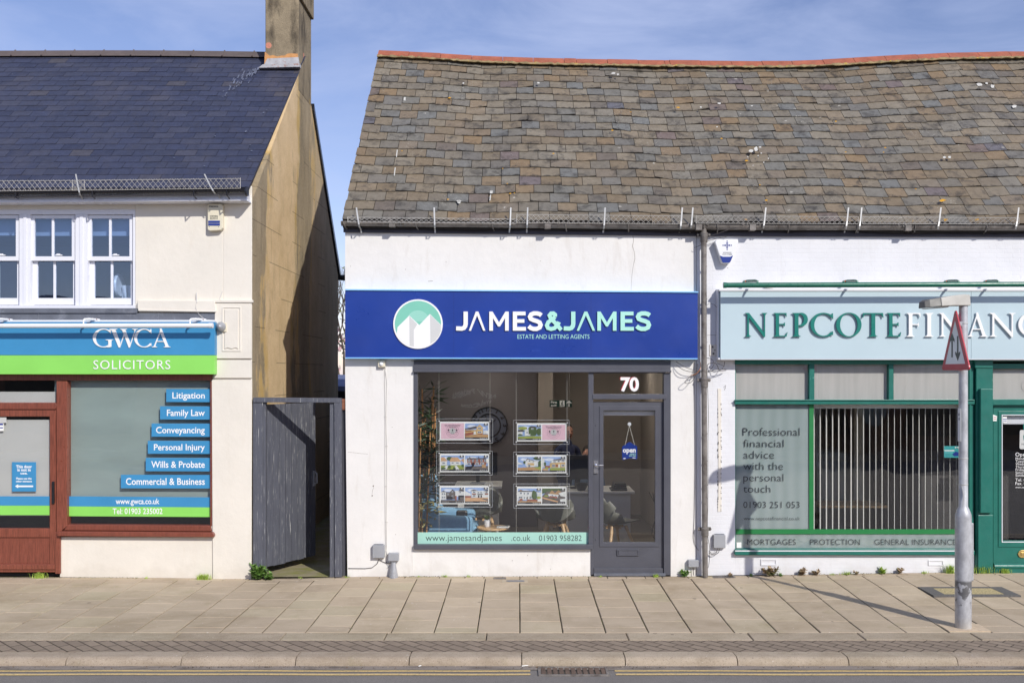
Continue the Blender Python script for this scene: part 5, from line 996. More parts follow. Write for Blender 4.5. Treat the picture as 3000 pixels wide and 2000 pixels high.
for a in (30, 150, 270): b = B(); b.tube([(PX(1444, .55) + .1 * math.cos(R(a)), .58 + .1 * math.sin(R(a)), .475), (PX(1444, .55) + .17 * math.cos(R(a)), .58 + .17 * math.sin(R(a)), .06)], [.015, .01], 8); b.out('leg', M['wood'], ct)
pp_ = thing('potted_succulent', (PX(1427, .55), .58, .5), 'small succulent in a white pot on the coffee table', 'pot plant')
b = B(); b.lathe((PX(1427, .55), .58, .5), [(.03, 0), (.037, .02), (.04, .085), (.032, .085), (.03, .07)], 16); b.out('pot', M['white_paint'], pp_, smooth=True)
b = B()
for a in range(12): leaf_quad(b, Vector((PX(1427, .55), .58, .58)), .075, .014, Vector((math.cos(a * 2.4) * .5, math.sin(a * 2.4) * .5, .8)).normalized())
b.out('leaves', M['leaf_dark'], pp_, normals=False)
b = B(); b.box(PX(1455, .5), PX(1490, .5), .48, .62, .5, .506); b.box(PX(1462, .5), PX(1494, .5), .5, .6, .507, .512); tag(b.out('magazines', M['paper']), 'magazines lying on the coffee table', 'magazine')
bp = thing('bamboo_plant', (PX(1246, .55), .6, .06), 'tall artificial bamboo plant inside the left edge of the shop window', 'plant')
b = B(); b.lathe((PX(1246, .55), .6, .06), [(.12, 0), (.16, .3), (.15, .3), (.14, .26)], 18); b.out('pot', M['black'], bp, smooth=True)
M['cane'] = mat('bamboo_cane', C(196, 146, 98, .9), .5, .25, 14, (1, 1, 3)); b = B(); lf = B()
for k in range(9):
    x = PX(1228 + k * 5.2, .55) + rnd.uniform(-.01, .01); y = .55 + rnd.uniform(-.06, .1); hgt = rnd.uniform(1.35, 2.2); lean = rnd.uniform(-.06, .06); pts = [(x + lean * s_, y, .3 + hgt * s_) for s_ in [i / 10 for i in range(11)]]
    b.tube(pts, [.011 if i % 2 else .009 for i in range(11)], 6)
    for q_ in range(46):
        s_ = rnd.uniform(.34, 1); p = Vector((x + lean * s_, y, .3 + hgt * s_)); a = rnd.uniform(0, 6.28); d = Vector((math.cos(a) * .8, math.sin(a) * .5, rnd.uniform(-.7, .5))).normalized(); lf.m = rnd.randrange(2); leaf_quad(lf, p, rnd.uniform(.14, .25), rnd.uniform(.010, .017), d)
    for q_ in range(6): p = Vector((x, y, .5 + .3 * rnd.random())); lf.m = 2; leaf_quad(lf, p, rnd.uniform(.12, .2), .016, Vector((rnd.uniform(-.3, .8), rnd.uniform(-.8, .2), rnd.uniform(-.2, .8))).normalized())
b.out('stem', M['cane'], bp, smooth=True); lf.out('leaves', [mat('bamboo_leaf', C(66, 88, 60, .8), .5, .3, 8), mat('bamboo_leaf_dark', C(44, 58, 46, .8), .5, .3, 8), mat('dry_leaf', C(200, 190, 130, .9), .6, .2, 8)], bp, normals=False)
# clock and fire exit sign
ck = thing('wall_clock', (PX(1432, 3.3), 3.3, PZ(1246, 3.3) - .27), 'large skeleton wall clock with black numerals on the dark partition', 'clock')
cx_, cz_ = PX(1432, 3.3), PZ(1246, 3.3); b = B()
M['clock_face'] = mat('clock_face', C(92, 96, 112, .9), .6, .05)
b.lathe((cx_, 3.335, cz_), [(.27, 0), (.27, .01)], 40, 'Y'); b.out('face', M['clock_face'], ck); b = B()
for r_ in (.275, .175): b.tube([(cx_ + r_ * math.cos(2 * math.pi * k / 40), 3.315, cz_ + r_ * math.sin(2 * math.pi * k / 40)) for k in range(41)], .008, 6)
b.out('rim', M['black'], ck); b = B()
for h in range(1, 13):
    a = R(90 - 30 * h); k0 = len(b.v); px, py = 1432 + 48 * math.cos(a), 1246 - 48 * math.sin(a); b.text(str(h), px, None, py + 6, py - 7, 3.318, .03, align='c'); c0 = Vector(P(px, py, 3.318)); b.xf(k0, Matrix.Translation(c0) @ Matrix.Rotation(R(30 * h), 4, 'Y') @ Matrix.Translation(-c0))
b.out('numerals', M['black'], ck); b = B(); b.tube([(cx_, 3.31, cz_), (cx_ + .1, 3.31, cz_ + .09)], .006, 5); b.tube([(cx_, 3.31, cz_), (cx_ - .06, 3.31, cz_ + .18)], .005, 5); b.out('hand', M['black'], ck)
fx = thing('fire_exit_sign', (PX(1643, 2.4), 2.4, PZ(1192, 2.4)), 'dark green and white fire exit sign with running figure and arrow hanging in the shop', 'sign')
b = B(); b.m = 0; b.pr(1610, 1172, 1676, 1192, 2.4, 2.42); b.m = 1; b.text('Fire', 1614, 1631, 1181, 1174.5, 2.397, .02); b.text('exit', 1614, 1631, 1190, 1183.5, 2.397, .02); b.pr(1640, 1173, 1654, 1191, 2.396, 2.399); b.m = 0
b.lathe(P(1648, 1176, 2.395), [(.008, 0), (.008, .001)], 10, 'Y'); b.ribbon([(1647, 1178), (1646, 1183), (1650, 1186), (1648, 1190)], 2, 2.394, 2.3955); b.ribbon([(1646, 1183), (1644, 1188), (1641, 1188)], 1.8, 2.393, 2.3955); b.ribbon([(1643, 1182), (1645, 1179), (1650, 1181)], 1.4, 2.392, 2.3955); b.m = 1
b.ribbon([(1667, 1191), (1667, 1175)], 2.6, 2.396, 2.399); b.ribbon([(1660, 1181), (1667, 1174.5), (1674, 1181)], 2.6, 2.395, 2.399); b.out('board', [mat('exit_green', C(24, 60, 50, .8), .5), M['white_letter']], fx)
b = B(); b.tube([P(1618, 1172, 2.41), (PX(1618, 2.41), 2.41, 2.62)], .003, 5); b.tube([P(1668, 1172, 2.41), (PX(1668, 2.41), 2.41, 2.62)], .003, 5); b.out('hanger', M['chrome'], fx)
b = B(); b.prism([(1.99, .9, 1.0), (1.99, 1.5, 1.0), (1.99, 1.5, 1.9), (1.99, .9, 1.9)], [(2.005, .9, 1.0), (2.005, 1.5, 1.0), (2.005, 1.5, 1.9), (2.005, .9, 1.9)]); tag(b.out('wall_poster', M['purple']), 'magenta poster on the side wall inside the door of number 70', 'poster')
b = B(); b.box(1.985, 2.006, 1.2, 1.27, .55, .72); tag(b.out('wall_socket', M['white_paint']), 'white socket box on the side wall inside the door', 'socket')
b = B(); b.tube([(1.80, 1.6, .8), (1.84, 1.57, .5), (1.78, 1.6, .25), (1.86, 1.55, .1)], .006, 5); b.tube([(1.75, 1.62, .8), (1.88, 1.55, .55), (1.9, 1.6, .12)], .005, 5); tag(b.out('desk_cables', M['cable']), 'black computer cables hanging off the right desk', 'cable')

# people at the desks
M['skin'] = mat('skin', C(206, 150, 126, .85), .5, .06, 10); M['hair'] = mat('dark_hair', C(46, 36, 32, .7), .6, .2, 60); M['navy'] = mat('navy_jacket', C(52, 62, 96, .8), .85, .08, 30); M['grey_top'] = mat('grey_blue_shirt', C(112, 134, 166, .8), .85, .06, 30); M['trouser'] = mat('dark_trousers', C(44, 44, 52, .8), .85, .06)
def person(loc, rz, seated, top, label, sc=1.0):
    th = thing('person', loc, label, 'person'); hh = .44 if seated else .92
    mt = Matrix.Translation(loc) @ Matrix.Rotation(rz, 4, 'Z') @ Matrix.Scale(sc, 4)
    # joints: position, radius (x right, y backwards, z up); faces -y
    J = [((0, 0, hh), .13), ((0, .0, hh + .16), .125), ((0, .01, hh + .34), .145), ((0, .015, hh + .50), .085), ((0, 0, hh + .56), .055), ((0, -.01, hh + .63), .06)]
    E_ = [(0, 1), (1, 2), (2, 3), (3, 4), (4, 5)]
    for s_ in (1, -1):
        n = len(J); J += [((s_ * .17, .01, hh + .47), .06), ((s_ * .22, -.02, hh + .24), .045), ((s_ * .17, -.24, hh + .20), .034), ((s_ * .16, -.30, hh + .20), .03)]; E_ += [(3, n), (n, n + 1), (n + 1, n + 2), (n + 2, n + 3)]
        n = len(J)
        J += ([((s_ * .10, -.06, hh - .01), .095), ((s_ * .11, -.42, hh + .02), .062), ((s_ * .11, -.42, .10), .042), ((s_ * .11, -.54, .035), .035)] if seated else [((s_ * .09, 0, hh - .06), .095), ((s_ * .10, -.01, .50), .06), ((s_ * .10, .01, .09), .042), ((s_ * .10, -.13, .035), .035)]); E_ += [(0, n), (n, n + 1), (n + 1, n + 2), (n + 2, n + 3)]
    me = bpy.data.meshes.new('body'); me.from_pydata([tuple(mt @ Vector(p) - Vector(loc)) for p, r_ in J], E_, []); o = bpy.data.objects.new('body', me); COL.objects.link(o); o.parent = th
    sk = o.modifiers.new('skin', 'SKIN'); sk.use_smooth_shade = True; me.skin_vertices  # layer made by the modifier
    for i, (p, r_) in enumerate(J): me.skin_vertices[0].data[i].radius = (r_, r_ * .8)
    me.skin_vertices[0].data[0].use_root = True; ss = o.modifiers.new('sub', 'SUBSURF'); ss.levels = 2; ss.render_levels = 2; me.materials.append(top)
    hz = hh + .74
    b = B(); b.ball((0, -.015, hz), .105, 18, (.76, .93, 1.12)); b.ball((0, -.03, hz - .06), .07, 14, (.85, .9, .85)); b.tube([(0, -.11, hz + .02), (0, -.135, hz - .018), (0, -.11, hz - .03)], [.010, .016, .012], 8)
    for s_ in (1, -1): b.ball((s_ * .082, 0, hz), .026, 8, (.35, .7, 1)); 
    for s_ in (1, -1):
        for f_ in range(5): bx_ = s_ * (.16 + (f_ - 2) * .013); b.tube([(bx_, -.33, hh + .20), (bx_, -.37 - (.012 if f_ in (1, 2, 3) else 0), hh + .198), (bx_, -.395, hh + .185)] if f_ else [(s_ * .135, -.30, hh + .20), (s_ * .115, -.33, hh + .195), (s_ * .118, -.35, hh + .19)], [.008, .0075, .006], 6)
        b.ball((s_ * .16, -.315, hh + .2), .036, 10, (1, 1.1, .45))
    b.xf(0, mt); b.out('head', M['skin'], th, smooth=True)
    b = B()
    for s_ in (1, -1): b.ball((s_ * .032, -.105, hz + .012), .010, 8)
    b.ribbon([(0, 0), (1, 0)], .1, 0, .01) if False else None; b.box(-.022, .022, -.112, -.102, hz - .062, hz - .055); b.xf(0, mt); b.out('face', M['hair'], th)
    b = B(); b.ball((0, .012, hz + .03), .112, 18, (.80, .93, 1.02)); b.xf(0, mt); b.out('hair', M['hair'], th, smooth=True)
person((PX(1662, 2.5), 2.45, .06), R(20), False, M['navy'], 'dark haired person in navy standing behind the right desk, partly hidden by a card', .9)
person((PX(1722, 2.35), 2.25, .06), R(-12), True, M['grey_top'], 'person in a grey blue shirt sitting at the right desk beside the door frame')
th = thing('office_chair', (PX(1722, 2.35), 2.28, .06), 'black office chair under the seated person at the right desk', 'chair')
b = B(); xx = PX(1722, 2.35); b.box(xx - .22, xx + .22, 2.0, 2.46, .37, .43); b.out('seat', M['black'], th, bevel=.02); b = B(); b.box(xx - .2, xx + .2, 2.47, 2.52, .5, 1.0); b.out('backrest', M['black'], th, bevel=.02); b = B(); b.tube([(xx, 2.26, .37), (xx, 2.26, .1)], .03); b.box(xx - .25, xx + .25, 2.24, 2.28, .06, .1); b.box(xx - .02, xx + .02, 2.0, 2.52, .061, .099); b.box(xx - .02, xx + .02, 2.462, 2.50, .38, .6); b.out('base', M['black'], th)

# ---- property cards hung in the window
HM = [mat('card_' + n_, c_, .5, .12, 25) for n_, c_ in (('sky', C(158, 182, 224, .9)), ('cloud', C(226, 232, 242, .9)), ('roof_orange', C(214, 170, 128, .9)), ('roof_grey', C(92, 86, 88, .9)), ('wall_white', C(228, 228, 224, .9)), ('wall_cream', C(216, 180, 120, .9)), ('brick', C(158, 96, 78, .9)), ('lawn', C(158, 168, 84, .9)), ('tree', C(84, 104, 66, .9)), ('path', C(188, 150, 106, .9)), ('tarmac', C(112, 104, 100, .9)), ('dark', C(40, 40, 48, .9)), ('glass', C(96, 108, 126, .9)))]
SKYC, CLD, RO, RG, WW, WC, BR_, LAWN, TRE, PATH, TAR, DK, GLS = range(13)
WHT = 4
def house_photo(x0, y0, x1, y1, y, style, parent):
    b = B(); w, h = x1 - x0, y1 - y0; L_ = [0]
    def pg(m, pts, c=True):
        L_[0] += 1; b.m = m; b.add([P(x0 + w * max(0, min(1, u)), y0 + h * max(0, min(1, v)), y - .00025 * L_[0]) for u, v in pts], [list(range(len(pts)))])
    rc = lambda m, a, b_, c, d: pg(m, [(a, b_), (c, b_), (c, d), (a, d)])
    def win(a, b_, c, d): rc(WHT, a, b_, c, d); e = (c - a) * .14; rc(GLS, a + e, b_ + e, (a + c) / 2 - e * .3, d - e); rc(GLS, (a + c) / 2 + e * .3, b_ + e, c - e, d - e)
    def bush(m, cx, cy, rx, ry): pg(m, [(cx + rx * math.cos(k * .524) * rnd.uniform(.8, 1.15), cy + ry * math.sin(k * .524) * rnd.uniform(.8, 1.15)) for k in range(12)])
    rc(SKYC, 0, 0, 1, 1); bush(CLD, .3, .18, .2, .1); bush(CLD, .75, .28, .18, .07)
    if style == 0:                                            # gabled brick semi
        pg(RG, [(0, .33), (.48, .17), (.55, .3), (0, .45)]); rc(WC, 0, .42, .55, .68); pg(WC, [(.5, .75), (.5, .25), (.63, .06), (.77, .24), (.77, .75)]); win(.55, .24, .7, .38); win(.54, .5, .72, .64); win(.05, .38, .14, .46); win(.3, .34, .38, .44); rc(BR_, 0, .47, .28, .52); rc(WHT, .38, .52, .47, .72); rc(WHT, .8, .46, 1, .68); rc(BR_, .55, .66, .77, .74); pg(PATH, [(0, .8), (.5, .7), (1, .72), (1, 1), (0, 1)]); pg(BR_, [(0, .64), (.36, .56), (.36, .70), (0, .84)])
    elif style == 1:                                          # orange roofed bungalows among hedges
        bush(TRE, .4, .22, .16, .14); pg(RO, [(0, .12), (.14, .12), (.3, .38), (0, .38)]); pg(RO, [(.46, .12), (.72, .12), (.88, .4), (.36, .4)]); pg(RO, [(.86, .3), (1, .18), (1, .5)]); rc(WW, 0, .38, .26, .64); rc(WW, .4, .4, .85, .64); win(.45, .44, .56, .54); win(.64, .44, .78, .54); win(.05, .44, .18, .56); pg(LAWN, [(0, .66), (1, .62), (1, 1), (0, 1)]); pg(WW, [(.2, .68), (.32, .66), (.25, .92), (.05, .95)]); pg(WW, [(.6, .68), (.68, .66), (.8, .92), (.62, .95)]); bush(TRE, .36, .76, .08, .1); bush(TRE, .58, .86, .06, .1); bush(TRE, .95, .68, .06, .1); bush(TRE, .1, .84, .12, .06)
    elif style == 2:                                          # red brick terrace
        rc(WW, 0, .24, .1, .6); pg(RG, [(.1, .17), (.9, .17), (.92, .26), (.08, .26)]); rc(BR_, .09, .26, .92, .6); rc(DK, .19, .08, .22, .18); rc(DK, .58, .08, .61, .18)
        for u in (.13, .3, .47, .67, .83): win(u, .26, u + .09, .42)
        win(.1, .47, .25, .64); win(.45, .46, .6, .64); win(.67, .46, .82, .64); rc(DK, .3, .47, .4, .68); rc(WW, .92, .2, 1, .5); pg(TAR, [(0, .72), (1, .68), (1, 1), (0, 1)]); pg(DK, [(.06, .74), (.4, .66), (.2, 1), (0, 1)]); rc(PATH, .74, .6, .9, .8)
    elif style == 3:                                          # grey villas
        rc(WW, 0, .3, .22, .8); rc(TAR, .22, .3, .62, .78); rc(WW, .62, .2, 1, .6); pg(RG, [(0, .3), (.1, .2), (.24, .3)]); pg(RG, [(.38, .3), (.5, .1), (.62, .3)]); pg(RG, [(.75, .24), (.88, .02), (1, .2), (1, .26)])
        for u, v in ((.03, .36), (.12, .36), (.03, .58), (.12, .58), (.27, .38), (.46, .22), (.46, .52), (.8, .24)): win(u, v, u + .07, v + .12)
        rc(BR_, .62, .54, .68, .84); rc(DK, .76, .52, 1, .8); rc(TAR, .82, .64, 1, .82); rc(DK, .26, .6, .5, .78); pg(TAR, [(0, .82), (1, .84), (1, 1), (0, 1)])
    elif style == 4:                                          # white semi with orange drive
        pg(WW, [(0, .22), (.25, .4), (.25, .6), (0, .62)]); pg(RG, [(.24, .2), (.38, .12), (.55, .2), (.55, .24), (.24, .24)]); rc(WW, .28, .22, 1, .66); pg(RG, [(.84, .2), (1, .14), (1, .24), (.84, .24)]); rc(BR_, .3, .39, .47, .47); rc(BR_, .86, .38, 1, .47); win(.33, .24, .46, .36); win(.33, .48, .46, .6); win(.54, .28, .62, .38); win(.66, .28, .74, .38); win(.88, .24, .98, .36); rc(DK, .57, .5, .62, .66); rc(DK, .68, .5, .73, .66); rc(RG, .53, .42, .78, .46); rc(BR_, 0, .55, .26, .68); pg(RO, [(0, .68), (1, .66), (1, 1), (0, 1)]); pg(TAR, [(.62, .7), (1, .76), (1, .9)])
    elif style == 5:                                          # ivy covered villa over a lawn
        bush(LAWN, .2, .22, .22, .12); rc(WW, 0, .42, .2, .7); rc(WW, .3, .3, .5, .68); rc(TRE, .46, .16, .8, .66); pg(RG, [(.44, .18), (.56, .08), (.72, .08), (.84, .18)]); win(.58, .2, .67, .3); win(.36, .44, .44, .56); pg(RG, [(0, .34), (.2, .3), (.3, .44), (0, .46)]); bush(TRE, .92, .45, .14, .26); bush(TRE, .08, .66, .12, .06); rc(WW, .3, .62, .55, .72); pg(LAWN, [(0, .76), (1, .74), (1, 1), (0, 1)]); bush(TRE, .65, .68, .14, .05)
    elif style == 6:                                          # detached house, bare tree
        pg(WW, [(.32, .56), (.32, .32), (.42, .12), (.62, .24), (.9, .34), (.9, .6), (.42, .72)]); pg(RG, [(.28, .4), (.4, .1), (.62, .22), (.92, .34), (.64, .26), (.42, .16)]); rc(WC, .42, .42, .7, .58); win(.46, .22, .54, .32); win(.62, .28, .72, .36); win(.44, .5, .54, .72); bush(TRE, .86, .1, .2, .12); bush(TRE, .96, .5, .1, .3); bush(TRE, .28, .36, .05, .1); pg(WW, [(0, .36), (.2, .46), (.2, .5), (0, .52)]); pg(PATH, [(0, .74), (.4, .7), (1, .66), (1, 1), (0, 1)]); pg(LAWN, [(.66, .7), (1, .66), (1, .9)])
    elif style == 7:                                          # modern terrace on a lawn
        rc(WW, 0, .1, .1, .7); pg(RG, [(.36, .34), (.5, .18), (1, .1), (1, .34)]); rc(WW, .4, .24, 1, .4); pg(WC, [(.33, .42), (1, .36), (1, .72), (.33, .72)]); win(.47, .26, .6, .38); win(.66, .22, .77, .36); win(.82, .16, .98, .32); win(.42, .5, .56, .68); win(.82, .5, .98, .66); rc(WW, .7, .5, .77, .74); rc(BR_, .58, .52, .68, .66); pg(LAWN, [(.36, .74), (1, .74), (1, 1), (.3, 1)]); bush(TRE, .12, .48, .05, .14); rc(BR_, .12, .6, .33, .76); bush(RO, .14, .84, .14, .08); bush(LAWN, .2, .76, .08, .08)
    elif style == 8:                                          # white terrace with conifer
        pg(RG, [(0, .2), (.1, .08), (.2, .14), (.9, .2), (.9, .24), (0, .24)]); rc(WW, 0, .22, .62, .74); rc(WW, .84, .26, 1, .7); rc(PATH, .1, .08, .15, .16)
        for u, v, d in ((.08, .24, .1), (.25, .26, .05), (.4, .26, .08), (.02, .52, .18), (.27, .54, .04), (.5, .52, .1)): win(u, v, u + d, v + .14)
        rc(DK, .38, .54, .42, .7); bush(TRE, .71, .42, .13, .3); rc(DK, .70, .7, .73, .78); bush(LAWN, .9, .6, .1, .1); pg(PATH, [(0, .82), (1, .8), (1, 1), (0, 1)]); rc(BR_, .4, .72, .84, .84); rc(WW, .85, .7, 1, .86); bush(BR_, .14, .74, .08, .06)
    else:                                                     # aerial view
        rc(TRE, 0, 0, 1, .3); pg(TAR, [(0, .5), (.2, .2), (1, .1), (1, 1), (0, 1)]); pg(PATH, [(.3, .35), (.42, .12), (.56, .32), (.7, .1), (.86, .3), (.7, .42)]); pg(WW, [(.24, .36), (.5, .38), (.72, .42), (.66, .62), (.3, .54)]); pg(BR_, [(.32, .48), (.66, .54), (.64, .66), (.3, .58)]); win(.4, .42, .48, .52); win(.55, .46, .62, .54); pg(WW, [(.7, .3), (1, .2), (1, .56), (.8, .5)]); pg(RO, [(0, .56), (.7, .84), (.66, .92), (0, .66)]); pg(WW, [(.76, .72), (1, .66), (1, .86), (.8, .88)]); bush(LAWN, .18, .5, .1, .06); bush(TRE, .5, .7, .07, .05); pg(TRE, [(0, .1), (.2, .1), (.14, .3), (0, .34)])
    rc(DK, 0, .91, 1, 1); rc(WHT, .04, .94, .34, .955)
    for u in (.64, .72, .80, .90): rc(WHT, u, .94, u + .05, .97)
    rc(DK, .82, .0, .985, .13)
    b.m = WHT; L_[0] += 1; b.add([P(x0 + w * (.90 + .035 * math.cos(k * .6283)), y0 + h * (.045 + .045 * math.sin(k * .6283)), y - .00025 * L_[0]) for k in range(10)], [list(range(10))]); rc(WHT, .84, .105, .965, .12)
    b.out('photo', HM, parent, normals=False)
def pink_card(x0, y0, x1, y1, y, parent):
    b = B(); b.m = 0; b.pr(x0, y0, x1, y1, y - .0006, y); cx_, cy_ = (x0 + x1) / 2, y0 + (y1 - y0) * .5; b.m = 1
    for r_ in (18.5, 14, 9.5): o = [(cx_ + r_ * 1.03 * math.cos(k * .196), cy_ + r_ * math.sin(k * .196)) for k in range(32)]; b.ribbon(o, .35, y - .0012, y - .0006, True)
    b.m = 2; b.pp([(cx_ + 9 * math.cos(k * .393), cy_ + 9 * math.sin(k * .393)) for k in range(16)], y - .0012, y - .0006); b.m = 1
    for dx in (-12, 0, 12): b.pp([(cx_ + dx - 2, cy_ - 3), (cx_ + dx - 1.4, cy_ - 4.8), (cx_ + dx, cy_ - 5.4), (cx_ + dx + 1.4, cy_ - 4.8), (cx_ + dx + 2, cy_ - 3), (cx_ + dx, cy_ + 1.4)], y - .0018, y - .0006); b.pr(cx_ + dx - 3.4, cy_ + 3, cx_ + dx + 3.4, cy_ + 3.6, y - .0018, y - .0006)
    b.text('Now, even closer to home', cx_ - 23, cx_ + 23, y0 + 7, y0 + 4, y - .0018, .012); b.pr(cx_ - 22, y0 + 9, cx_ + 22, y0 + 9.7, y - .0018, y - .0006); b.pr(cx_ - 11, y0 + 11.2, cx_ + 11, y0 + 11.9, y - .0018, y - .0006); b.pr(cx_ - 5, cy_ + 7, cx_ + 5, cy_ + 7.6, y - .0018, y - .0006); b.out('pink_card', [M['pink'], M['ink'], M['frost_light']], parent)
def panel(ox0, oy0, ox1, oy1, ix0, iy0, ix1, iy1, xs, styles, label):
    y = .10; th = thing('property_card_panel', (PX((ox0 + ox1) / 2, y), y, PZ(oy1, y)), label, 'display panel', 'property card panels in the shop window')
    b = B(); b.pr(ox0, oy0, ox1, oy1, y - .012, y - .009); b.pr(ox0, oy0, ox1, oy1, y + .003, y + .006); b.out('acrylic', M['acrylic'], th)
    b = B(); b.frame(ox0 - .6, oy0 - .6, ox1 + .6, oy1 + .6, .6, y - .0125, y + .0065); b.out('acrylic_edge', M['edge'], th)
    b = B(); b.pr(ix0, iy0, ix1, iy1, y - .004, y + .002); b.out('board', M['paper'], th)
    for (a_, c_), s_ in zip(xs, styles):
        if s_ < 0: pink_card(a_, iy0 + 4.5, c_, iy1 - 4, y - .0045, th)
        else: house_photo(a_, iy0 + 5.5, c_, iy1 - 4.5, y - .0042, s_, th)
    for px, py in ((ix0 - 2, iy0 - 1.5), (ix1 + 1.5, iy0 - 1), (ix0 - 2.2, iy1 + 1.5), (ix1 + 1.2, iy1 + 2)): b = B(); b.lathe(P(px, py, y - .012), [(.0075, 0), (.0075, .008), (.005, .011)], 10, 'Y'); b.out('clip', M['white_paint'], th)
lx_, rx_ = ((1292, 1359.5), (1362.5, 1430)), ((1517.5, 1585), (1588.5, 1656))
panel(1280, 1226.5, 1443, 1297, 1288.5, 1234.5, 1434, 1289, lx_, (-1, 0), 'top left property panel: pink card beside a gabled brick house')
panel(1279.5, 1321, 1442, 1390.5, 1288.5, 1328, 1433.5, 1382.5, lx_, (1, 2), 'middle left property panel: orange roofed bungalows and a red brick terrace')
panel(1279.5, 1414, 1442, 1484, 1288, 1422, 1433, 1476, lx_, (3, 4), 'bottom left property panel: grey villas and a white house with sandy drive')
panel(1505, 1230.5, 1667, 1300.5, 1514.5, 1239, 1660, 1292.5, rx_, (5, -1), 'top right property panel: ivy covered villa beside a pink card')
panel(1505, 1324, 1667.5, 1394, 1514.5, 1332, 1660, 1385.5, rx_, (6, 7), 'middle right property panel: detached house and a modern terrace on lawn')
panel(1505.5, 1417, 1668, 1487.5, 1514.5, 1424.5, 1660.5, 1479, rx_, (8, 9), 'bottom right property panel: white terrace with conifer and an aerial view')
for px, lab in ((1286, 'outer steel cable of the left property panels'), (1435.5, 'inner steel cable of the left property panels'), (1512, 'inner steel cable of the right property panels'), (1661, 'outer steel cable of the right property panels')):
    b = B(); b.tube([(PX(px, .085), .082, 2.61), (PX(px + .5, .085), .082, .07)], .0022, 5); tag(b.out('display_cable', M['wire']), lab, 'cable', 'steel cables carrying the property panels')
# ================================================================== right building: the financial advisers
fin = thing('financial_office_building', (4.6, 2.8, 0), 'white painted brick shop with dark green shopfront, right of the old downpipe', 'building')
wear(fin_roof.out('roof', RM, fin), nF); deck(XM, 7.4, fin); ridge(fin, XM, 7.4, JT)
eaves(fin, XM, 7.4, 0, 0, 11, 15)
b = B(); b.pp([(2041, 655), (3340, 655), (3340, 1056), (2041, 1056)], .003, .2); b.pp([(2041, 1056), (2154, 1056), (2154, 1684), (2041, 1686)], .003, .2); b.pp([(2154, 1625), (2855, 1625), (2855, 1680), (2154, 1684)], .006, .2); b.pp([(3252, 1056), (3340, 1056), (3340, 1690), (3252, 1690)], .003, .2)
fw = b.out('front_wall', M['brick_white'], fin, bevel=.003)
b = B(); b.frame(2229, 1637, 2276, 1656, 4, -.003, .008); b.out('air_brick', M['brick_white'], fw, bevel=.002); b = B(); b.frame(2720, 1640, 2765, 1656, 3, -.003, .008); b.out('air_brick', M['brick_white'], fw, bevel=.002)
b = B(); b.pp([(2103, 1138), (2113, 1138), (2113, 1400), (2114, 1497), (2103, 1498), (2105, 1420), (2104, 1240)], -.004, .004); b.out('scar_strip', M['cream'], fw)
b = B()
for q_ in range(60):
    yy = 1142 + 356 * rnd.random() ** .7; w_ = rnd.uniform(.6, 2.2); x_ = rnd.choice((2103, 2112.5)) + rnd.uniform(-1, 1); b.pr(x_, yy, x_ + w_, yy + rnd.uniform(1.5, 7), -.0062, -.003)
for x_, y_, w_, h_ in ((2086, 1013, 4, 6), (2088, 1033, 5, 5), (2093, 1024, 3, 3)): b.pr(x_, y_, x_ + w_, y_ + h_, -.0082, -.005)
b.ribbon([(2072, 982), (2085, 981), (2099, 982)], .7, .0015, .004); b.pr(2131, 784, 2133, 786, .0015, .004); b.ribbon([(2120, 1135), (2126, 1128), (2125, 1136), (2122, 1142)], 1.2, .0015, .004)
b.out('chipped_patch', mat('bare_patch', C(92, 84, 76, .9), .9, .3), fw)
b = B(); b.pr(2079, 1009, 2098, 1042, -.005, .004); b.out('plug_plate', M['cream'], fw)
b = B(); b.box(XM + .03, 7.4, 5.7, 5.9, -.1, 3.85); b.box(7.2, 7.4, .2, 5.7, -.1, 3.9); b.box(XM + .0, XM + .08, .2, 5.7, -.1, 3.9); b.out('back_wall', M['gable'], fin)
# shop front
b = B(); b.pr(2154, 1052, 2855, 1067, -.02, .09); b.pr(2855, 1055, 2860, 1680, .02, .12); b.pr(2909, 1052, 3252, 1060, .03, .12); b.pr(2909, 1065, 3252, 1080, -.01, .10); b.out('shop_header', M['green'], fin, bevel=.003)
b = B(); b.pr(2153, 1171, 2856, 1184, -.035, .09); b.pr(2153, 1170, 2856, 1173.5, -.05, -.034); b.pr(2371, 1067, 2386, 1171, -.01, .08); b.pr(2604, 1067, 2618, 1171, -.01, .08); b.pr(2835, 1067, 2853, 1612, -.012, .085); b.pr(2840, 1067, 2846, 1612, -.025, -.011); b.pr(2150, 1067, 2156, 1612, .012, .085); b.pr(2153, 1612, 2856, 1625, -.05, .09); b.pr(2154, 1607, 2853, 1613, -.02, .088); b.out('window_frame', M['green'], fin, bevel=.004)
b = B(); b.pr(2154, 1611.5, 2850, 1614.5, -.056, -.049); b.out('worn_edge', M['white_paint'], fin)
for x0, x1 in ((2156, 2371), (2386, 2604), (2618, 2835)):
    b = B(); b.pr(x0, 1067, x1, 1171, .03, .036); tp = b.out('transom_pane', M['glass'], fin); b = B(); b.pr(x0, 1060, x1, 1171, .052, .057); b.out('frosted_film', M['frost_warm'], tp)
b = B(); b.pr(2156, 1184, 2836, 1608, .03, .036); fwn = b.out('shop_window', M['glass'], fin)
t = NT('frosted_vinyl_over_blinds'); c_ = t.mix(t.rng(t.n('ShaderNodeTexWave', Vector=t.pos(), Scale=2.2, Distortion=1.2, Detail=2.0).outputs[1], 0, 1), C(146, 160, 157, .95), C(156, 168, 166, .95)); M['frost_stripe'] = t.done(c_, .5)
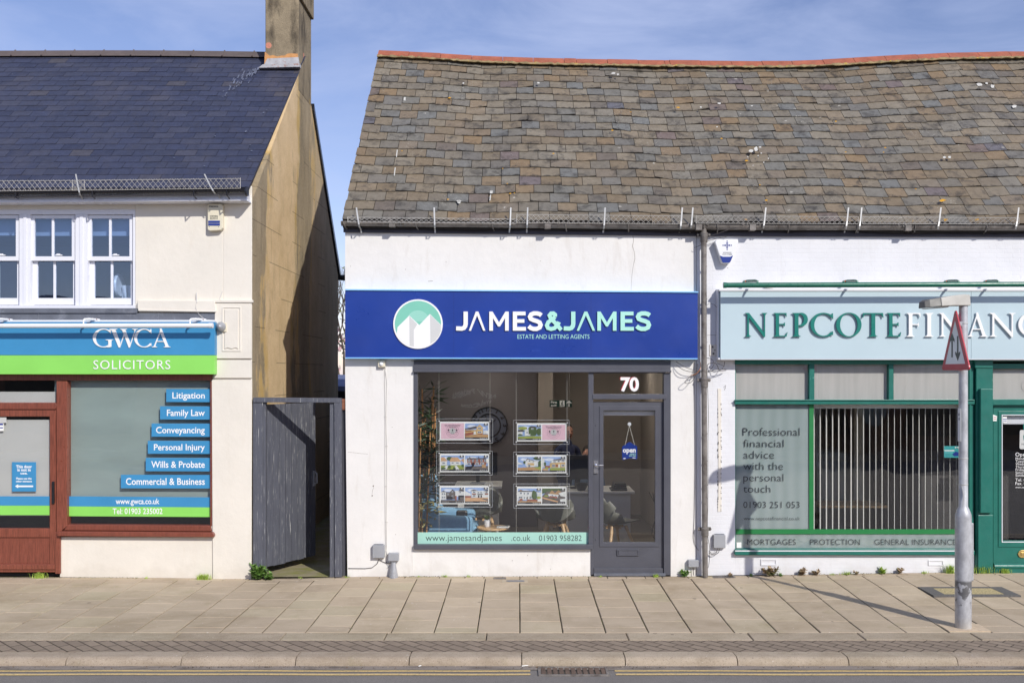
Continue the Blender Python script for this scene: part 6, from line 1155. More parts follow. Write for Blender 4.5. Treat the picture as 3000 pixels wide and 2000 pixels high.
b = B(); b.m = 0; b.pr(2156, 1184, 2370, 1549, .040, .043); b.pr(2156, 1564, 2836, 1610, .040, .043); b.m = 1; b.pr(2370.5, 1184, 2384, 1549, .0265, .0295); b.pr(2156, 1549.3, 2836, 1563.7, .0265, .0295); b.m = 2
for s_, x0, x1, bs_, tp in (('Professional', 2176, 2342.5, 1275.5, 1252.5), ('financial', 2178, 2296, 1309, 1287), ('advice', 2178, 2268, 1342.5, 1320), ('with the', 2178, 2294, 1375.5, 1353), ('personal', 2178, 2295, 1409, 1387), ('touch', 2178, 2257, 1442, 1420), ('01903 251 053', 2178, 2342.5, 1487, 1468.5), ('www.nepcotefinancial.co.uk', 2179, 2343, 1522.5, 1512.5), ('MORTGAGES', 2189, 2331.5, 1595, 1578.5), ('PROTECTION', 2374, 2519.5, 1595, 1578.5), ('GENERAL INSURANCE', 2562, 2802, 1595, 1578.5)): b.text(s_, x0, x1, bs_, tp, .0282, -.012)
b.out('window_lettering', [M['frost_stripe'], M['green_vinyl'], M['ink']], fwn, normals=False)
b = B(); b.pr(2158, 1588, 2172, 1604, .0265, .0295); b.out('sticker', M['paper'], fwn)
vb = thing('vertical_blind', (PX(2500, .2), .2, PZ(1605, .2)), 'white vertical slat blind behind the financial office window', 'blind')
b = B(); b.pr(2385, 1180, 2836, 1196, .14, .19); b.out('headrail', M['paper'], vb)
for k in range(25):
    px = 2386 + 18.1 * k; b = B(); a = R(66 + rnd.uniform(-2, 1.5)); x0 = PX(px, .16); dx, dy = math.cos(a) * .05, math.sin(a) * .05; z0_, z1_ = PZ(1196, .16), PZ(1606, .16)
    b.prism([(x0 - dx, .17 - dy, z0_), (x0 + dx, .17 + dy, z0_), (x0 + dx, .17 + dy, z1_), (x0 - dx, .17 - dy, z1_)], [(x0 - dx + .002, .17 - dy, z0_), (x0 + dx + .002, .17 + dy, z0_), (x0 + dx + .002, .17 + dy, z1_), (x0 - dx + .002, .17 - dy, z1_)]); b.out('slat', M['paper'], vb)
b = B(); b.m = 0; b.pr(2766, 1306, 2822, 1340, .034 + .004, .041); b.m = 1; b.pr(2767, 1318, 2796, 1320.5, .037, .0382); b.text('M', 2798, 2808, 1313, 1308, .0372, .01); b.m = 2; b.pp([(2790, 1330), (2800, 1322), (2812, 1326), (2810, 1334), (2796, 1336)], .0368, .0382); b.m = 3; b.pr(2768, 1324, 2792, 1326, .0366, .0382)
tag(b.out('window_card', [mat('teal_card', C(52, 158, 158, .9), .5), M['paper'], M['alarm_blue'], mat('aqua', C(120, 200, 200, .9), .5)]), 'small teal picture card stuck in the window beside the lamp post', 'card')
# room behind
b = B(); b.box(XM + .1, 7.19, .2, 3.4, -.02, .06); b.out('shop_floor', M['carpet'], fin); b = B(); b.box(XM + .1, 7.19, .2, 3.4, 2.7, 2.75); b.box(XM + .1, 7.19, 3.4, 3.5, -.02, 2.75); b.box(XM + .082, XM + .1, .2, 3.4, .0, 2.7); b.out('shop_room', mat('office_taupe_wall', C(190, 180, 166, .85), .8, .08, 2), fin)
b = B(); b.box(PX(2503, 1.6), PX(2527, 1.6), 1.6, 1.75, .06, 2.7); b.out('room_column', mat('pale_column', C(206, 200, 186, .9), .6), fin)
b = B(); b.box(PX(2560, 1.9), PX(2835, 1.9), 1.9, 2.0, .06, 2.7); b.out('inner_partition', mat('dark_timber_partition', C(150, 136, 120, .8), .6, .15, 8, (6, 6, 1)), fin)
for p0, p1 in ((2570, 2660), (2740, 2830)):
    b = B(); b.pr(p0, 1186, p1, 1620, 1.85, 1.899); d_ = b.out('inner_door', mat('dark_door', C(124, 108, 94, .75), .5, .15, 8, (8, 8, 1)), fin); b = B(); hx_ = p0 + 12 if p0 < 2700 else p0 + 8; b.tube([P(hx_, 1360, 1.84), P(hx_, 1360, 1.80), P(hx_ + 16, 1360, 1.79)], .01, 6); b.out('handle', M['chrome'], d_)
b = B(); b.pr(2392, 1325, 2480, 1560, 1.4, 1.45); b.out('low_partition', mat('office_grey_screen', C(140, 144, 150, .7), .7), fin)
th = thing('office_desk', (PX(2520, .9), 1.0, .06), 'dark desk with papers behind the vertical blind of the financial office', 'desk'); b = B(); b.box(PX(2400, .8), PX(2600, .8), .8, 1.3, .70, .73); b.out('top', M['wood'], th); b = B(); b.box(PX(2410, .8), PX(2415, .8), .85, 1.25, .06, .699); b.box(PX(2590, .8), PX(2595, .8), .85, 1.25, .06, .699); b.out('leg', M['black'], th)
# pilaster and door
b = B(); b.pp([(2860, 1055), (2909, 1055), (2909, 1681), (2862, 1682)], -.05, .12); b.pp([(2857, 1052), (2909.5, 1052), (2909.5, 1078), (2857, 1078)], -.062, .11); b.pr(2866, 1508, 2909.5, 1676, -.066, .1); b.out('pilaster', M['green'], fin, bevel=.005)
b = B(); b.pr(2873, 1138, 2909.8, 1502, -.10, -.049); b.out('panel', M['green'], fin, bevel=.008, seg=3)
b = B(); b.pr(2909, 1169, 3252, 1186, -.03, .1); b.pr(2909, 1186, 3252, 1190, .0, .1); b.out('transom', M['green'], fin, bevel=.003)
b = B(); b.pr(2909, 1080, 3252, 1170, .03, .036); tp = b.out('transom_pane', M['glass'], fin); b = B(); b.pr(2909, 1078, 3252, 1170, .052, .057); b.ribbon([(3013 + 20 * math.cos(k * .2618), 1130 + 19 * math.sin(k * .2618)) for k in range(24)], 1.2, .048, .053, True); b.out('frosted_film', M['frost_warm'], tp)
b = B(); b.frame(2910, 1190, 3250, 1655, (27, 26, 27, 72), .02, .07); b.frame(2925, 1204, 3236, 1602, (12, 12, 12, 16), .012, .021); fd = b.out('door', M['green'], fin, bevel=.004)
b = B(); b.frame(2935, 1214, 3226, 1588, 2.2, .008, .014); b.out('bead', M['white_paint'], fd)
b = B(); b.pr(2936, 1214, 3225, 1586, .035, .041); pn = b.out('pane', M['glass'], fd)
b = B(); b.m = 0
for s_, bs_, h_, x0 in (('Open', 1336, 11, 2975), ('Monday', 1346, 7, 2975.5), ('Tuesday', 1354, 7, 2975.5), ('Wednesday', 1362, 7, 2975.5), ('Thursday', 1370.5, 7, 2975.5), ('Friday', 1378.5, 7, 2975.5), ('Saturday', 1387, 7, 2975.5), ('Sunday', 1395, 7, 2975.5), ('Tel. 01903 251 053', 1409, 8.5, 2975), ('Fax. 01', 1419.5, 8.5, 2975), ('www.nepcotefinancial.co.uk', 1429, 5, 2975)): b.text(s_, x0, None, bs_, bs_ - h_, .0325, .0, 1.06)
b.out('opening_hours', [M['white_letter']], pn, normals=False)
b = B(); b.m = 0; b.pp([(2988, 1262), (2991, 1259), (3040, 1259), (3040, 1315), (2990, 1315), (2987, 1311)], .0305, .0345); b.m = 1; b.pp([(2998, 1276), (3004, 1267), (3020, 1264), (3030, 1270), (3014, 1288), (2999, 1289)], .0298, .0306); b.m = 2; b.text('NEPCOTE', 2993, 3036, 1303, 1298, .0299, 0); b.m = 1; b.pr(2998, 1242, 3040, 1257, .0305, .0345); b.out('door_plaque', [M['frost_light'], M['teal_letter'], M['ink']], pn)
b = B(); b.pr(2936, 1214, 3225, 1243, .07, .12); tag(b.out('roller_blind', M['white_paint'], bevel=.012), 'white rolled blind at the top of the green door at the right edge', 'blind')
b = B(); b.m = 0; b.pr(2938, 1219, 2950, 1236, .031, .0345); b.m = 1; b.pr(2938.4, 1226, 2949.6, 1228, .0302, .031); b.pr(2938.4, 1231, 2949.6, 1233, .0302, .031); b.out('sticker', [M['paper'], M['alarm_blue']], pn)
b = B(); b.m = 0; b.pp([(2909.5, 1214), (2921, 1218), (2920, 1233), (2909.5, 1233)], .010, .02); b.m = 1; b.pr(2911, 1221, 2919, 1222.5, .009, .0105); b.pr(2911, 1226, 2919, 1227.5, .009, .0105); b.out('sticker', [M['paper'], M['red']], fd)
b = B(); b.pp([(2982, 1622), (2986, 1614), (2992, 1611), (3040, 1611), (3046, 1622), (3040, 1633), (2992, 1633), (2986, 1630)], .008, .022); b.pr(2992, 1617, 3036, 1627, .003, .009); b.out('letterbox', M['brass'], fd, bevel=.002)
b = B(); b.tube([(PX(2913, -.02), -.0, PZ(1658, 0)), (PX(3252, -.02), -.0, PZ(1658, 0))], .035, 10); b.pr(2911, 1660, 3252, 1677, -.02, .12); b.out('threshold', M['green'], fin, smooth=True)
b = B(); b.box(4.99, 7.19, .95, 1.0, .06, 2.6); b.out('lobby_wall', mat('lobby_dark_wall', C(70, 66, 64, .6), .7, .2), fin)
# NEPCOTE FINANCIAL sign
sg = thing('fascia_sign', (PX(2600, -.12), -.12, PZ(1051.5, -.12)), 'pale blue fascia sign with raised green and white serif capitals over the green shopfront', 'sign')
b = B(); b.pr(2111, 853, 2845, 1051, -.14, -.02); b.pr(2845.6, 853, 3330, 1051, -.14, -.02); b.out('board', M['pale_blue'], sg, bevel=.002)
b = B(); b.pr(2102, 846, 2107, 1054, -.08, .002); b.pr(2107, 846, 2112, 852, -.15, .002); b.pr(2111, 846, 3330, 852.4, -.15, .002); b.pr(2104, 1048, 2112, 1053, -.13, .001); b.pr(2111, 1051.4, 3330, 1053.5, -.146, .002); b.out('frame', M['white_paint'], sg, bevel=.002)
for ch, a_, c_, m in (('N', 432, 580, 0), ('E', 629, 722, 0), ('P', 757, 864, 0), ('C', 885, 1040, 0), ('O', 1058, 1233, 0), ('T', 1240, 1385, 0), ('E', 1410, 1505, 0), ('F', 1545, 1640, 1), ('I', 1672, 1726, 1), ('N', 1770, 1925, 1), ('A', 1964, 2103, 1), ('N', 2118, 2290, 1), ('C', 2318, 2476, 1), ('I', 2500, 2554, 1), ('A', 2566, 2706, 1), ('L', 2716, 2812, 1)):
    glyph(ch, 2000 + a_ / 2.352, 2000 + c_ / 2.352, 986, 916.5, -.168, -.152, M['white_letter' if m else 'teal_letter'], sg)
tr = thing('trough_light', (PX(2700, -.3), -.3, PZ(836, -.3)), 'long dark green trough light on brackets over the pale blue sign', 'sign light')
b = B(); b.tube([(PX(2122, -.32), -.34, PZ(835.5, -.34)), (PX(3330, -.32), -.34, PZ(832, -.34))], .030, 14); b.tube([(PX(2119, -.34), -.34, PZ(835.5, -.34)), (PX(2128, -.34), -.34, PZ(835.5, -.34))], .033, 14); b.out('tube', M['green_metal'], tr, smooth=True)
for p in (2183, 2475, 2772, 2888):
    b = B(); b.tube([P(p + 36, 832, -.34), P(p + 37, 824, -.33), P(p + 30, 822.5, -.26), P(p + 8, 823, -.10), P(p - 4, 824.5, .0)], [.010, .012, .017, .017, .011], 8); b.out('arm', M['green_metal'], tr, smooth=True); b = B(); b.lathe(P(p + 2, 824, -.075), [(.012, 0), (.012, .01)], 10, 'Y'); b.out('bolt', mat('orange_bolt', C(190, 90, 50), .5), tr)
b = B(); b.tube([P(2140, 848, -.1), P(2200, 846, -.1), P(2310, 848, -.1), P(2420, 846, -.1)], .003, 5); b.lathe(P(2253, 846, -.04), [(.05, 0), (.05, .03), (.03, .04)], 14); tag(b.out('sign_wire', M['cable_white']), 'white wire and round box on top of the pale blue sign', 'wire')
# alarm
al = thing('intruder_alarm_box', (PX(2128, -.05), -.05, PZ(771, 0)), 'white five sided alarm box with blue base and a blue cross of squares', 'alarm box')
b = B(); b.pp([(2099, 702), (2160, 702), (2164, 708), (2141, 768), (2137, 771), (2118, 771), (2114, 768), (2094, 708)], -.085, .003); b.out('case', M['alarm_white'], al, bevel=.01, seg=3)
b = B(); b.m = 0; b.pp([(2110, 749), (2118, 752), (2140, 752), (2148, 748), (2140, 767), (2136, 769.5), (2119, 769.5), (2116, 767)], -.091, -.086); b.m = 1
for u, v in ((0, -2), (0, -1), (0, 0), (0, 1), (0, 2), (-2, 0), (-1, 0), (1, 0), (2, 0)): s_ = 2.2 if abs(u) + abs(v) < 2 else 1.6; b.pr(2130.5 + u * 6 - s_, 718.5 + v * 6 - s_, 2130.5 + u * 6 + s_, 718.5 + v * 6 + s_, -.0875, -.0845)
b.m = 2; b.text('01273 974900', 2117, 2144.5, 747.3, 743.3, -.0862, .01); b.pr(2118, 739, 2143, 740.4, -.0866, -.0845); b.out('light', [M['alarm_blue'], M['alarm_blue'], M['ink']], al)

# ================================================================== lamp post with road sign
LPX, LPY = (2822 - CX) * 9.22 / FOC, -2.28
lp = thing('lamp_post', (LPX, LPY, 0), 'galvanised steel post with a small lamp on top, standing on the pavement', 'lamp post')
zs = lambda py: EYE - (py - CY) * 9.22 / FOC
t = NT('galvanised_post'); c_ = t.mix(t.rng(t.noise(14, 5, .65, (1, 1, .6)), .35, .65), C(172, 172, 174, .95), C(204, 205, 207, .95)); g = t.n('ShaderNodeNewGeometry'); sx = t.n('ShaderNodeSeparateXYZ', Vector=g.outputs['Position'])
dk = t.math('MULTIPLY', t.rng(sx.outputs[2], .44, .46, 1, 0), t.rng(t.math('ADD', t.noise(14, 5), t.rng(sx.outputs[2], .16, .44, -.25, .15)), .44, .52, 0, 1)); c_ = t.mix(t.math('MULTIPLY', dk, .8), c_, C(84, 82, 80, .8)); c_ = t.mix(t.rng(sx.outputs[2], .02, .12, .5, 0), c_, C(190, 182, 168)); M['post'] = t.done(c_, .45, t.noise(40, 4), .002, .5, metal=.25)
b = B(); b.lathe((LPX, LPY, 0), [(.075, -.02), (.073, .02), (.073, zs(1515)), (.071, zs(1506)), (.055, zs(1492)), (.041, zs(1482)), (.0405, zs(1300)), (.039, zs(880))], 28); b.out('post', M['post'], lp, smooth=True)
b = B(); b.box(-.018, .018, -.05, -.014, zs(1700), zs(1530)); b.xf(0, Matrix.Translation((LPX, LPY, 0)) @ Matrix.Rotation(R(78), 4, 'Z') @ Matrix.Translation((0, -.038, 0))); b.out('access_door', M['post'], lp, bevel=.008)
b = B(); b.box(-.024, .012, -.003, .0, zs(1292), zs(1196)); b.xf(0, Matrix.Translation((LPX, LPY, 0)) @ Matrix.Rotation(R(-66), 4, 'Z') @ Matrix.Translation((0, -.0415, 0))); st = b.out('number_label', M['paper'], lp)
b = B(); b.text('1', 2810.5, 2813.5, 1217, 1210, 0, .03); b.text('0', 2810.5, 2814.5, 1230, 1223, 0, .03); cxx = PX(2812.5, 0); b.v = [((v[0] - cxx) * .8 - .008, 0, v[2] * 0 + EYE - ((EYE - v[2]) * .8017)) for v in b.v]; b.xf(0, Matrix.Translation((LPX, LPY, 0)) @ Matrix.Rotation(R(-66), 4, 'Z') @ Matrix.Translation((0, -.0452, 0))); b.out('number', M['ink'], st, normals=False)
b = B()
for py in (949, 1344, 1420): b.lathe((LPX, LPY, zs(py)), [(.0415, 0), (.043, .002), (.043, .012), (.0415, .014)], 20)
b.out('band', M['zinc'], lp)
b = B(); b.tube([(LPX - .03, LPY - .03, zs(1421)), (LPX - .015, LPY - .048, zs(1450)), (LPX - .03, LPY - .055, zs(1485))], .003, 5); b.out('tie_end', M['zinc'], lp)
hd = B(); hl = PX(2690, LPY) - LPX
def sec(x, hw, z0, z1): return [(x, -hw, z0), (x, hw, z0), (x, hw * .8, z1), (x, -hw * .8, z1)]
za = zs(896); secs = [sec(.047, .05, za, zs(864)), sec(-.02, .055, za, zs(863)), sec(-.14, .075, za - .002, zs(867)), sec(-.27, .085, za - .012, zs(874))]
v = [p for s_ in secs for p in s_]; hd.add(v, [[4 * k + i, 4 * k + (i + 1) % 4, 4 * k + 4 + (i + 1) % 4, 4 * k + 4 + i] for k in range(3) for i in range(4)] + [[0, 1, 2, 3], [12, 13, 14, 15]]); HM_ = Matrix.Translation((LPX, LPY, 0)) @ Matrix.Rotation(R(9), 4, 'Z'); hd.xf(0, HM_); lh = hd.out('lamp_head', M['lamp_grey'], lp, bevel=.008, seg=3)
b = B(); secs = [sec(-.272, .086, za - .012, zs(874.5)), sec(-.38, .075, zs(903), zs(879)), sec(-.425, .055, zs(904), zs(886))]; v = [p for s_ in secs for p in s_]; b.add(v, [[4 * k + i, 4 * k + (i + 1) % 4, 4 * k + 4 + (i + 1) % 4, 4 * k + 4 + i] for k in range(2) for i in range(4)] + [[0, 1, 2, 3], [8, 9, 10, 11]]); b.xf(0, HM_); b.out('lamp_hood', M['lamp_dark'], lh, bevel=.008, seg=3)
b = B(); b.prism([(-.16, -.05, za - .004), (-.16, .05, za - .004), (-.40, .05, zs(905)), (-.40, -.05, zs(905))], [(-.18, -.04, za - .018), (-.18, .04, za - .018), (-.39, .04, zs(907)), (-.39, -.04, zs(907))]); b.xf(0, HM_); b.out('lens', M['frost_light'], lh, bevel=.006)
b = B(); ringbox(b, LPX - .19, LPX + .20, LPY - .13, LPY + .13, .06, -.02, .006); b.box(LPX - .13, LPX + .14, LPY - .07, LPY + .07, -.02, .0055); tag(b.out('post_footing', mat('pale_mortar', C(196, 176, 150), .9, .15, 20, bump=.003)), 'rough pale mortar collar around the foot of the lamp post', 'footing')
rs = thing('road_sign', (LPX - .07, LPY - .03, zs(1085)), 'red bordered triangular two way traffic sign clamped to the lamp post, seen at a slant', 'road sign')
A_ = R(91); tv = Vector((math.cos(A_), -math.sin(A_), 0)); nv = Vector((-math.sin(A_), -math.cos(A_), 0)); cpt = Vector((LPX, LPY, 0)) + nv * .072; zb_, zt_ = zs(1084), zs(903); hh_ = zt_ - zb_; hw_ = .31
def tri(in_, n_off, rad=.05):
    o = []; cz = zb_ + hh_ / 3
    V3 = [(-hw_, zb_), (hw_, zb_), (0, zt_)]; cen = (0, cz)
    for i in range(3):
        p = V3[i]; a = V3[i - 1]; c = V3[(i + 1) % 3]; d1 = Vector((a[0] - p[0], a[1] - p[1])).normalized(); d2 = Vector((c[0] - p[0], c[1] - p[1])).normalized(); s1 = Vector(p) + d1 * rad; s2 = Vector(p) + d2 * rad
        for k in range(6): f = k / 5; m_ = (1 - f) ** 2 * s1 + 2 * f * (1 - f) * Vector(p) + f * f * s2; o.append(m_)
    return [Vector(cen) + (m_ - Vector(cen)) * in_ for m_ in o]
S3 = lambda u, z, off: tuple(cpt + tv * u + nv * off + Vector((0, 0, z)))
b = B(); o_ = tri(1.0, 0); b.prism([S3(p.x, p.y, .004) for p in o_], [S3(p.x, p.y, -.010) for p in o_]); b.out('plate', M['red'], rs, bevel=.002)
b = B(); o_ = tri(.70, 0, .012); b.prism([S3(p.x, p.y, .0055) for p in o_], [S3(p.x, p.y, .003) for p in o_]); b.out('face', M['sign_white'], rs)
b = B(); z0_, z1_ = zs(1046), zs(974)
for dx, up_ in ((-.062, 1), (.062, -1)):
    f = lambda u, v: S3(dx + u, (z0_ + (z1_ - z0_) * v) if up_ > 0 else (z1_ - .035 - (z1_ - z0_) * v), .0075)
    pts = [(-.014, 0), (.014, 0), (.014, .70), (.052, .62), (.052, .72), (0, 1.0), (-.052, .72), (-.052, .62), (-.014, .70)]; fr = [f(*p) for p in pts]; b.prism(fr, [tuple(Vector(p) - nv * .003) for p in fr])
b.out('arrows', M['black'], rs)
b = B()
for z in (zs(949), zs(1062)): k0 = len(b.v); b.box(-.16 if z < zs(1000) else -.05, .16 if z < zs(1000) else .05, -.012, .02, z - .02, z + .02); b.xf(k0, Matrix.Translation((cpt.x, cpt.y, 0)) @ Matrix(((tv.x, -nv.x, 0, 0), (tv.y, -nv.y, 0, 0), (0, 0, 1, 0), (0, 0, 0, 1))) @ Matrix.Translation((0, .022, 0)))
b.out('clamp', M['galv'], rs)

# ================================================================== weeds along the walls
M['grass'] = mat('grass_blade', C(168, 194, 84, 1), .6, .3, 30); M['weed'] = mat('weed_leaf', C(126, 160, 82, 1), .6, .25, 20); M['weed_red'] = mat('reddish_weed', C(176, 152, 122, 1), .7, .3, 25, stain=[(C(96, 116, 60, .8), 12, (1, 1, 1), .5, .6, .8)])
def tuft(px, w, h, nb, label, y=-.03, m='grass'):
    b = B(); x0 = PX(px, y); z0_ = gz(x0, y) - .004
    for _ in range(nb):
        x = x0 + rnd.gauss(0, w * .4); yy = y + rnd.uniform(-.04, .012); l_ = h * rnd.uniform(.5, 1.1); a = rnd.uniform(0, 6.28); d = Vector((math.cos(a) * .5, math.sin(a) * .35 - .15, 0)); s_ = Vector((-d.y, d.x, 0)).normalized() * .0028; p0 = Vector((x, yy, z0_)); p1 = p0 + d * l_ * .4 + Vector((0, 0, l_ * .7)); p2 = p0 + d * l_ * 1.1 + Vector((0, 0, l_ * rnd.uniform(.6, .95)))
        b.add([p0 - s_, p0 + s_, p1 + s_ * .8, p1 - s_ * .8, p2], [[0, 1, 2, 3], [3, 2, 4]])
    tag(b.out('grass_tuft', M[m], normals=False), label, 'grass tuft', 'grass tufts at the foot of the walls')
tuft(118, .09, .085, 130, 'bright grass tuft at the foot of the brown door frame'); tuft(597, .10, .09, 150, 'bright grass tuft below the cream wall corner', -.06)
tuft(1304, .05, .035, 40, 'tiny grass tuft left of centre under the estate agent window'); tuft(1373, .03, .035, 18, 'single small grass sprig under the estate agent window'); tuft(1921, .05, .05, 60, 'yellow green tuft beside the estate agent door step'); tuft(1145, .02, .03, 15, 'wisp of grass beside the flared metal pipe')
tuft(2782, .06, .13, 130, 'tall grass tuft left of the lamp post at the green shopfront'); tuft(2880, .13, .11, 260, 'broad grass clump at the foot of the green pilaster'); tuft(2942, .06, .08, 90, 'grass tuft below the green door threshold'); tuft(2480, .07, .05, 60, 'low grass between the weeds below the green shop window'); tuft(1016, .05, .03, 25, 'yellowish grass at the foot of the gate post', -.02); tuft(2440, .04, .03, 25, 'thin grass left of the low weeds below the green window')
def weed(px, w, h, nl, label, y=-.035, m='weed', upright=.6, stems=5):
    b = B(); x0 = PX(px, y); z0_ = gz(x0, y) - .004
    for s_ in range(stems):
        a = rnd.uniform(0, 6.28); top = Vector((x0 + math.cos(a) * w * rnd.random(), y + min(.02, math.sin(a) * .05 - .02), z0_ + h * rnd.uniform(.5, 1) * upright)); p0 = Vector((x0 + rnd.gauss(0, .01), y, z0_)); b.tube([p0, (p0 + top) / 2 + Vector((0, -.01, .01)), top], .0022, 4)
        for q_ in range(max(4, 2 * nl // stems)):
            f = rnd.uniform(.15, 1); p = p0.lerp(top, f); l_ = rnd.uniform(.030, .052) * (h / .12) ** .5; d = Vector((rnd.uniform(-1, 1), rnd.uniform(-1, .4), rnd.uniform(-.1, .9))).normalized(); sd_ = d.cross(Vector((0, 0, 1))).normalized() * l_ * .36
            b.add([p, p + d * l_ * .35 + sd_ * .9, p + d * l_ * .6 + sd_ * .55, p + d * l_ * .75 + sd_ * .7, p + d * l_, p + d * l_ * .75 - sd_ * .7, p + d * l_ * .6 - sd_ * .55, p + d * l_ * .35 - sd_ * .9], [[0, 1, 2, 3, 4, 5, 6, 7]])
    tag(b.out('weed', M[m], normals=False), label, 'weed', 'weeds at the foot of the walls')
weed(756, .12, .28, 150, 'large leafy weed growing at the corner of the cream wall and the alley gate', -.06, stems=14); weed(724 + 66, .07, .14, 60, 'smaller leafy weed beside the large one at the gate', -.05, stems=8)
weed(2256, .12, .17, 90, 'tall reddish weed below the poster window, farthest left', m='weed_red', stems=9); weed(2347, .07, .14, 50, 'mixed green and red weed second from the left below the green window', m='weed_red', stems=6); weed(2392, .07, .09, 40, 'low spreading weed just right of the second weed', m='weed_red', stems=5); weed(2585, .06, .10, 46, 'bright yellow green weed rosette below the vertical blinds', m='grass', stems=7); weed(2634, .05, .11, 30, 'dark reddish weed right of the bright green rosette', m='weed_red', stems=5); weed(2508, .04, .06, 22, 'small dark weed left of the bright green rosette', m='weed_red', stems=4)
weed(2006, .07, .13, 44, 'green weed below the small grey box near the downpipe', stems=6); weed(2138, .04, .06, 26, 'small brown weed right of the downpipe drain', m='weed_red', stems=4); weed(2286, .03, .05, 20, 'little green weed beside the tall reddish one', stems=4); weed(2200, .03, .04, 16, 'tiny weed where the lamp post shadow meets the wall', stems=3)
for px, w_, h_, nb, lab, y_ in ((880, .04, .03, 22, 'tiny tuft in the threshold crack under the open gate', .02), (1226, .03, .025, 16, 'thin grass wisp under the left end of the shop plinth', -.03), (1760, .03, .03, 18, 'wisp of grass at the left foot of the number 70 door', -.03), (430, .03, .03, 18, 'sparse grass sprig along the middle of the cream plinth', -.04), (2706, .05, .04, 30, 'low grass between reddish weed and tall tuft by the lamp post', -.03)): tuft(px, w_, h_, nb, lab, y_)
b = B(); x0 = PX(2120, -.05)
for k in range(9): b.box(x0 - .11 + k * .026, x0 - .098 + k * .026, -.105, -.012, 0, gz(x0, -.05) + .009)
b.box(x0 - .13, x0 + .13, -.11, -.008, 0, gz(x0, -.05) + .004); tag(b.out('drain_grate', M['old_iron']), 'small rusty drain grate in the pavement right of the downpipe', 'grate')
b = B()
for _ in range(900):
    x = rnd.uniform(-6, 6); y = -3.272 - abs(rnd.gauss(0, .022)); r_ = rnd.uniform(.002, .007); z = GR + .01
    if rnd.random() < .3 + .7 * (math.sin(x * 2.1) > .2): b.m = rnd.choice((0, 0, 0, 1, 2)); b.add([(x - r_, y - r_ * .6, z), (x + r_, y - r_ * .4, z), (x + r_ * .3, y + r_, z), (x, y, z + r_ * .9)], [[0, 1, 3], [1, 2, 3], [2, 0, 3]])
tag(b.out('kerb_grit', [mat('grit', C(88, 78, 66, .8), .9, .3, 60), mat('grit_pale', C(170, 158, 140, .9), .9, .2, 60), mat('dead_leaf', C(120, 92, 58, .8), .9, .3, 60)]), 'grit and dead leaf scraps gathered in the channel under the kerb', 'grit', kind='stuff')
b = B()
for _ in range(1500):
    x = rnd.uniform(-6, 6.5); y = -.004 - abs(rnd.gauss(0, .018)); r_ = rnd.uniform(.003, .010); z = gz(x, y) - .003
    if math.sin(x * 1.3 + 2) + math.sin(x * 3.7) + .8 * math.sin(x * 9.1) > .3: b.m = rnd.choice((0, 1, 1)); b.add([(x - r_, y - r_ * .7, z), (x + r_, y - r_ * .5, z), (x, y + .004, z), (x, y, z + r_ * 1.1)], [[0, 1, 3], [1, 2, 3], [2, 0, 3]])
tag(b.out('wall_foot_moss', [mat('moss', C(104, 112, 56, .8), .95, .3, 60), mat('foot_dirt', C(104, 90, 66, .8), .95, .3, 60)]), 'moss and dirt gathered where the pavement meets the walls', 'moss', kind='stuff')
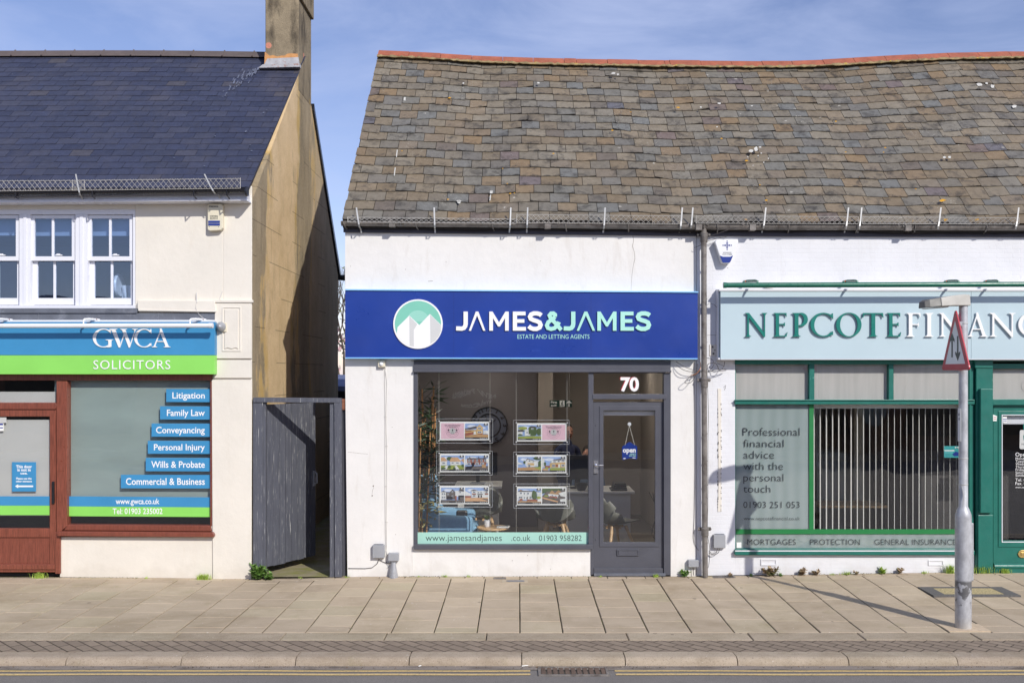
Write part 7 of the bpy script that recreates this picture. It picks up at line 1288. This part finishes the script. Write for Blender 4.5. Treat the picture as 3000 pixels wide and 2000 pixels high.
# litter along the kerb
def litter(px, py, l_, a, m, lab, nm, cat):
    z = GR + .012; d = (EYE - z) * FOC / (py - CY); x, y = (px - CX) * d / FOC, d + CAMY; b = B(); b.tube([(x - l_ * math.cos(a), y - l_ * math.sin(a), z), (x + l_ * math.cos(a), y + l_ * math.sin(a), z + .003)], .004, 6); tag(b.out(nm, m), lab, cat)
M['butt'] = mat('cigarette_tip', C(206, 120, 60), .8); litter(1539, 1949, .03, .2, M['paper'], 'cigarette end lying in the road channel left of the gully', 'cigarette_end', 'litter'); litter(1741, 1946, .03, .1, M['butt'], 'orange cigarette end above the gully grate', 'cigarette_end', 'litter'); litter(1235, 1948, .03, .7, M['paper'], 'white scrap by the kerb left of the gully', 'paper_scrap', 'litter'); litter(130, 1943, .03, 0, M['paper'], 'white scrap lying by the kerb at the far left', 'paper_scrap', 'litter'); litter(393, 1944, .012, 0, M['paper'], 'small white pebble in the road channel at the left', 'pebble', 'litter')

# ================================================================== the other side of the street, seen in the glass
opp = thing('opposite_terrace', (0, -20, GR), 'brick shop terrace across the street, seen only as reflections in the windows', 'building')
b = B(); b.box(-16, 16, -24, -18, GR, 3.6); b.out('wall', mat('opposite_brick', C(150, 118, 100, .6), .9, .2, 2), opp)
b = B(); b.prism([(-16.2, -17.7, 3.6), (-16.2, -21, 4.9), (-16.2, -24.3, 3.6)], [(16.2, -17.7, 3.6), (16.2, -21, 4.9), (16.2, -24.3, 3.6)]); b.out('roof', mat('opposite_roof', C(90, 86, 84, .6), .9, .2), opp)
for k in range(6):
    x = -13.5 + 5.4 * k; b = B(); b.box(x - 1.9, x + 1.9, -18.02, -17.96, .55, 2.5); b.out('shop_window', M['black'], opp); b = B(); b.box(x - 2.2, x + 2.2, -18.1, -17.9, 2.6, 3.2); b.out('fascia', M[('white_paint', 'royal', 'frost', 'white_paint', 'green', 'frost')[k]], opp)
def mirror_text(txt, x0, x1, z0, h, mt_, nm):                # faces the street, so it reads backwards in the glass
    V, F = text2d(txt, .02); w = max(v[0] for v in V); s_ = h / CAP; b = B(); b.add([(x1 - (x1 - x0) * v[0] / w, -17.945, z0 + v[1] * s_) for v in V], F); b.out(nm, mt_, opp, normals=False)
V29 = 29.55 / FOC
for txt, p0, p1, py in (('NEW Patients', 1331, 1454, 1164), ('Welcome', 1360, 1440, 1186)): mirror_text(txt, (p0 - CX) * V29, (p1 - CX) * V29, EYE - (py - CY) * V29, .14, M['white_letter'], 'window_lettering')
b = B(); b.lathe(((2563 - CX) * V29, -17.95, EYE - (1213 - CY) * V29), [(.4, 0), (.4, .004)], 28, 'Y'); b.out('sticker', M['frost'], opp)
b = B(); b.box(-16, 16, -17.99, -15.8, GR, .02); tag(b.out('far_pavement', M['slab']), None, None, kind='structure')
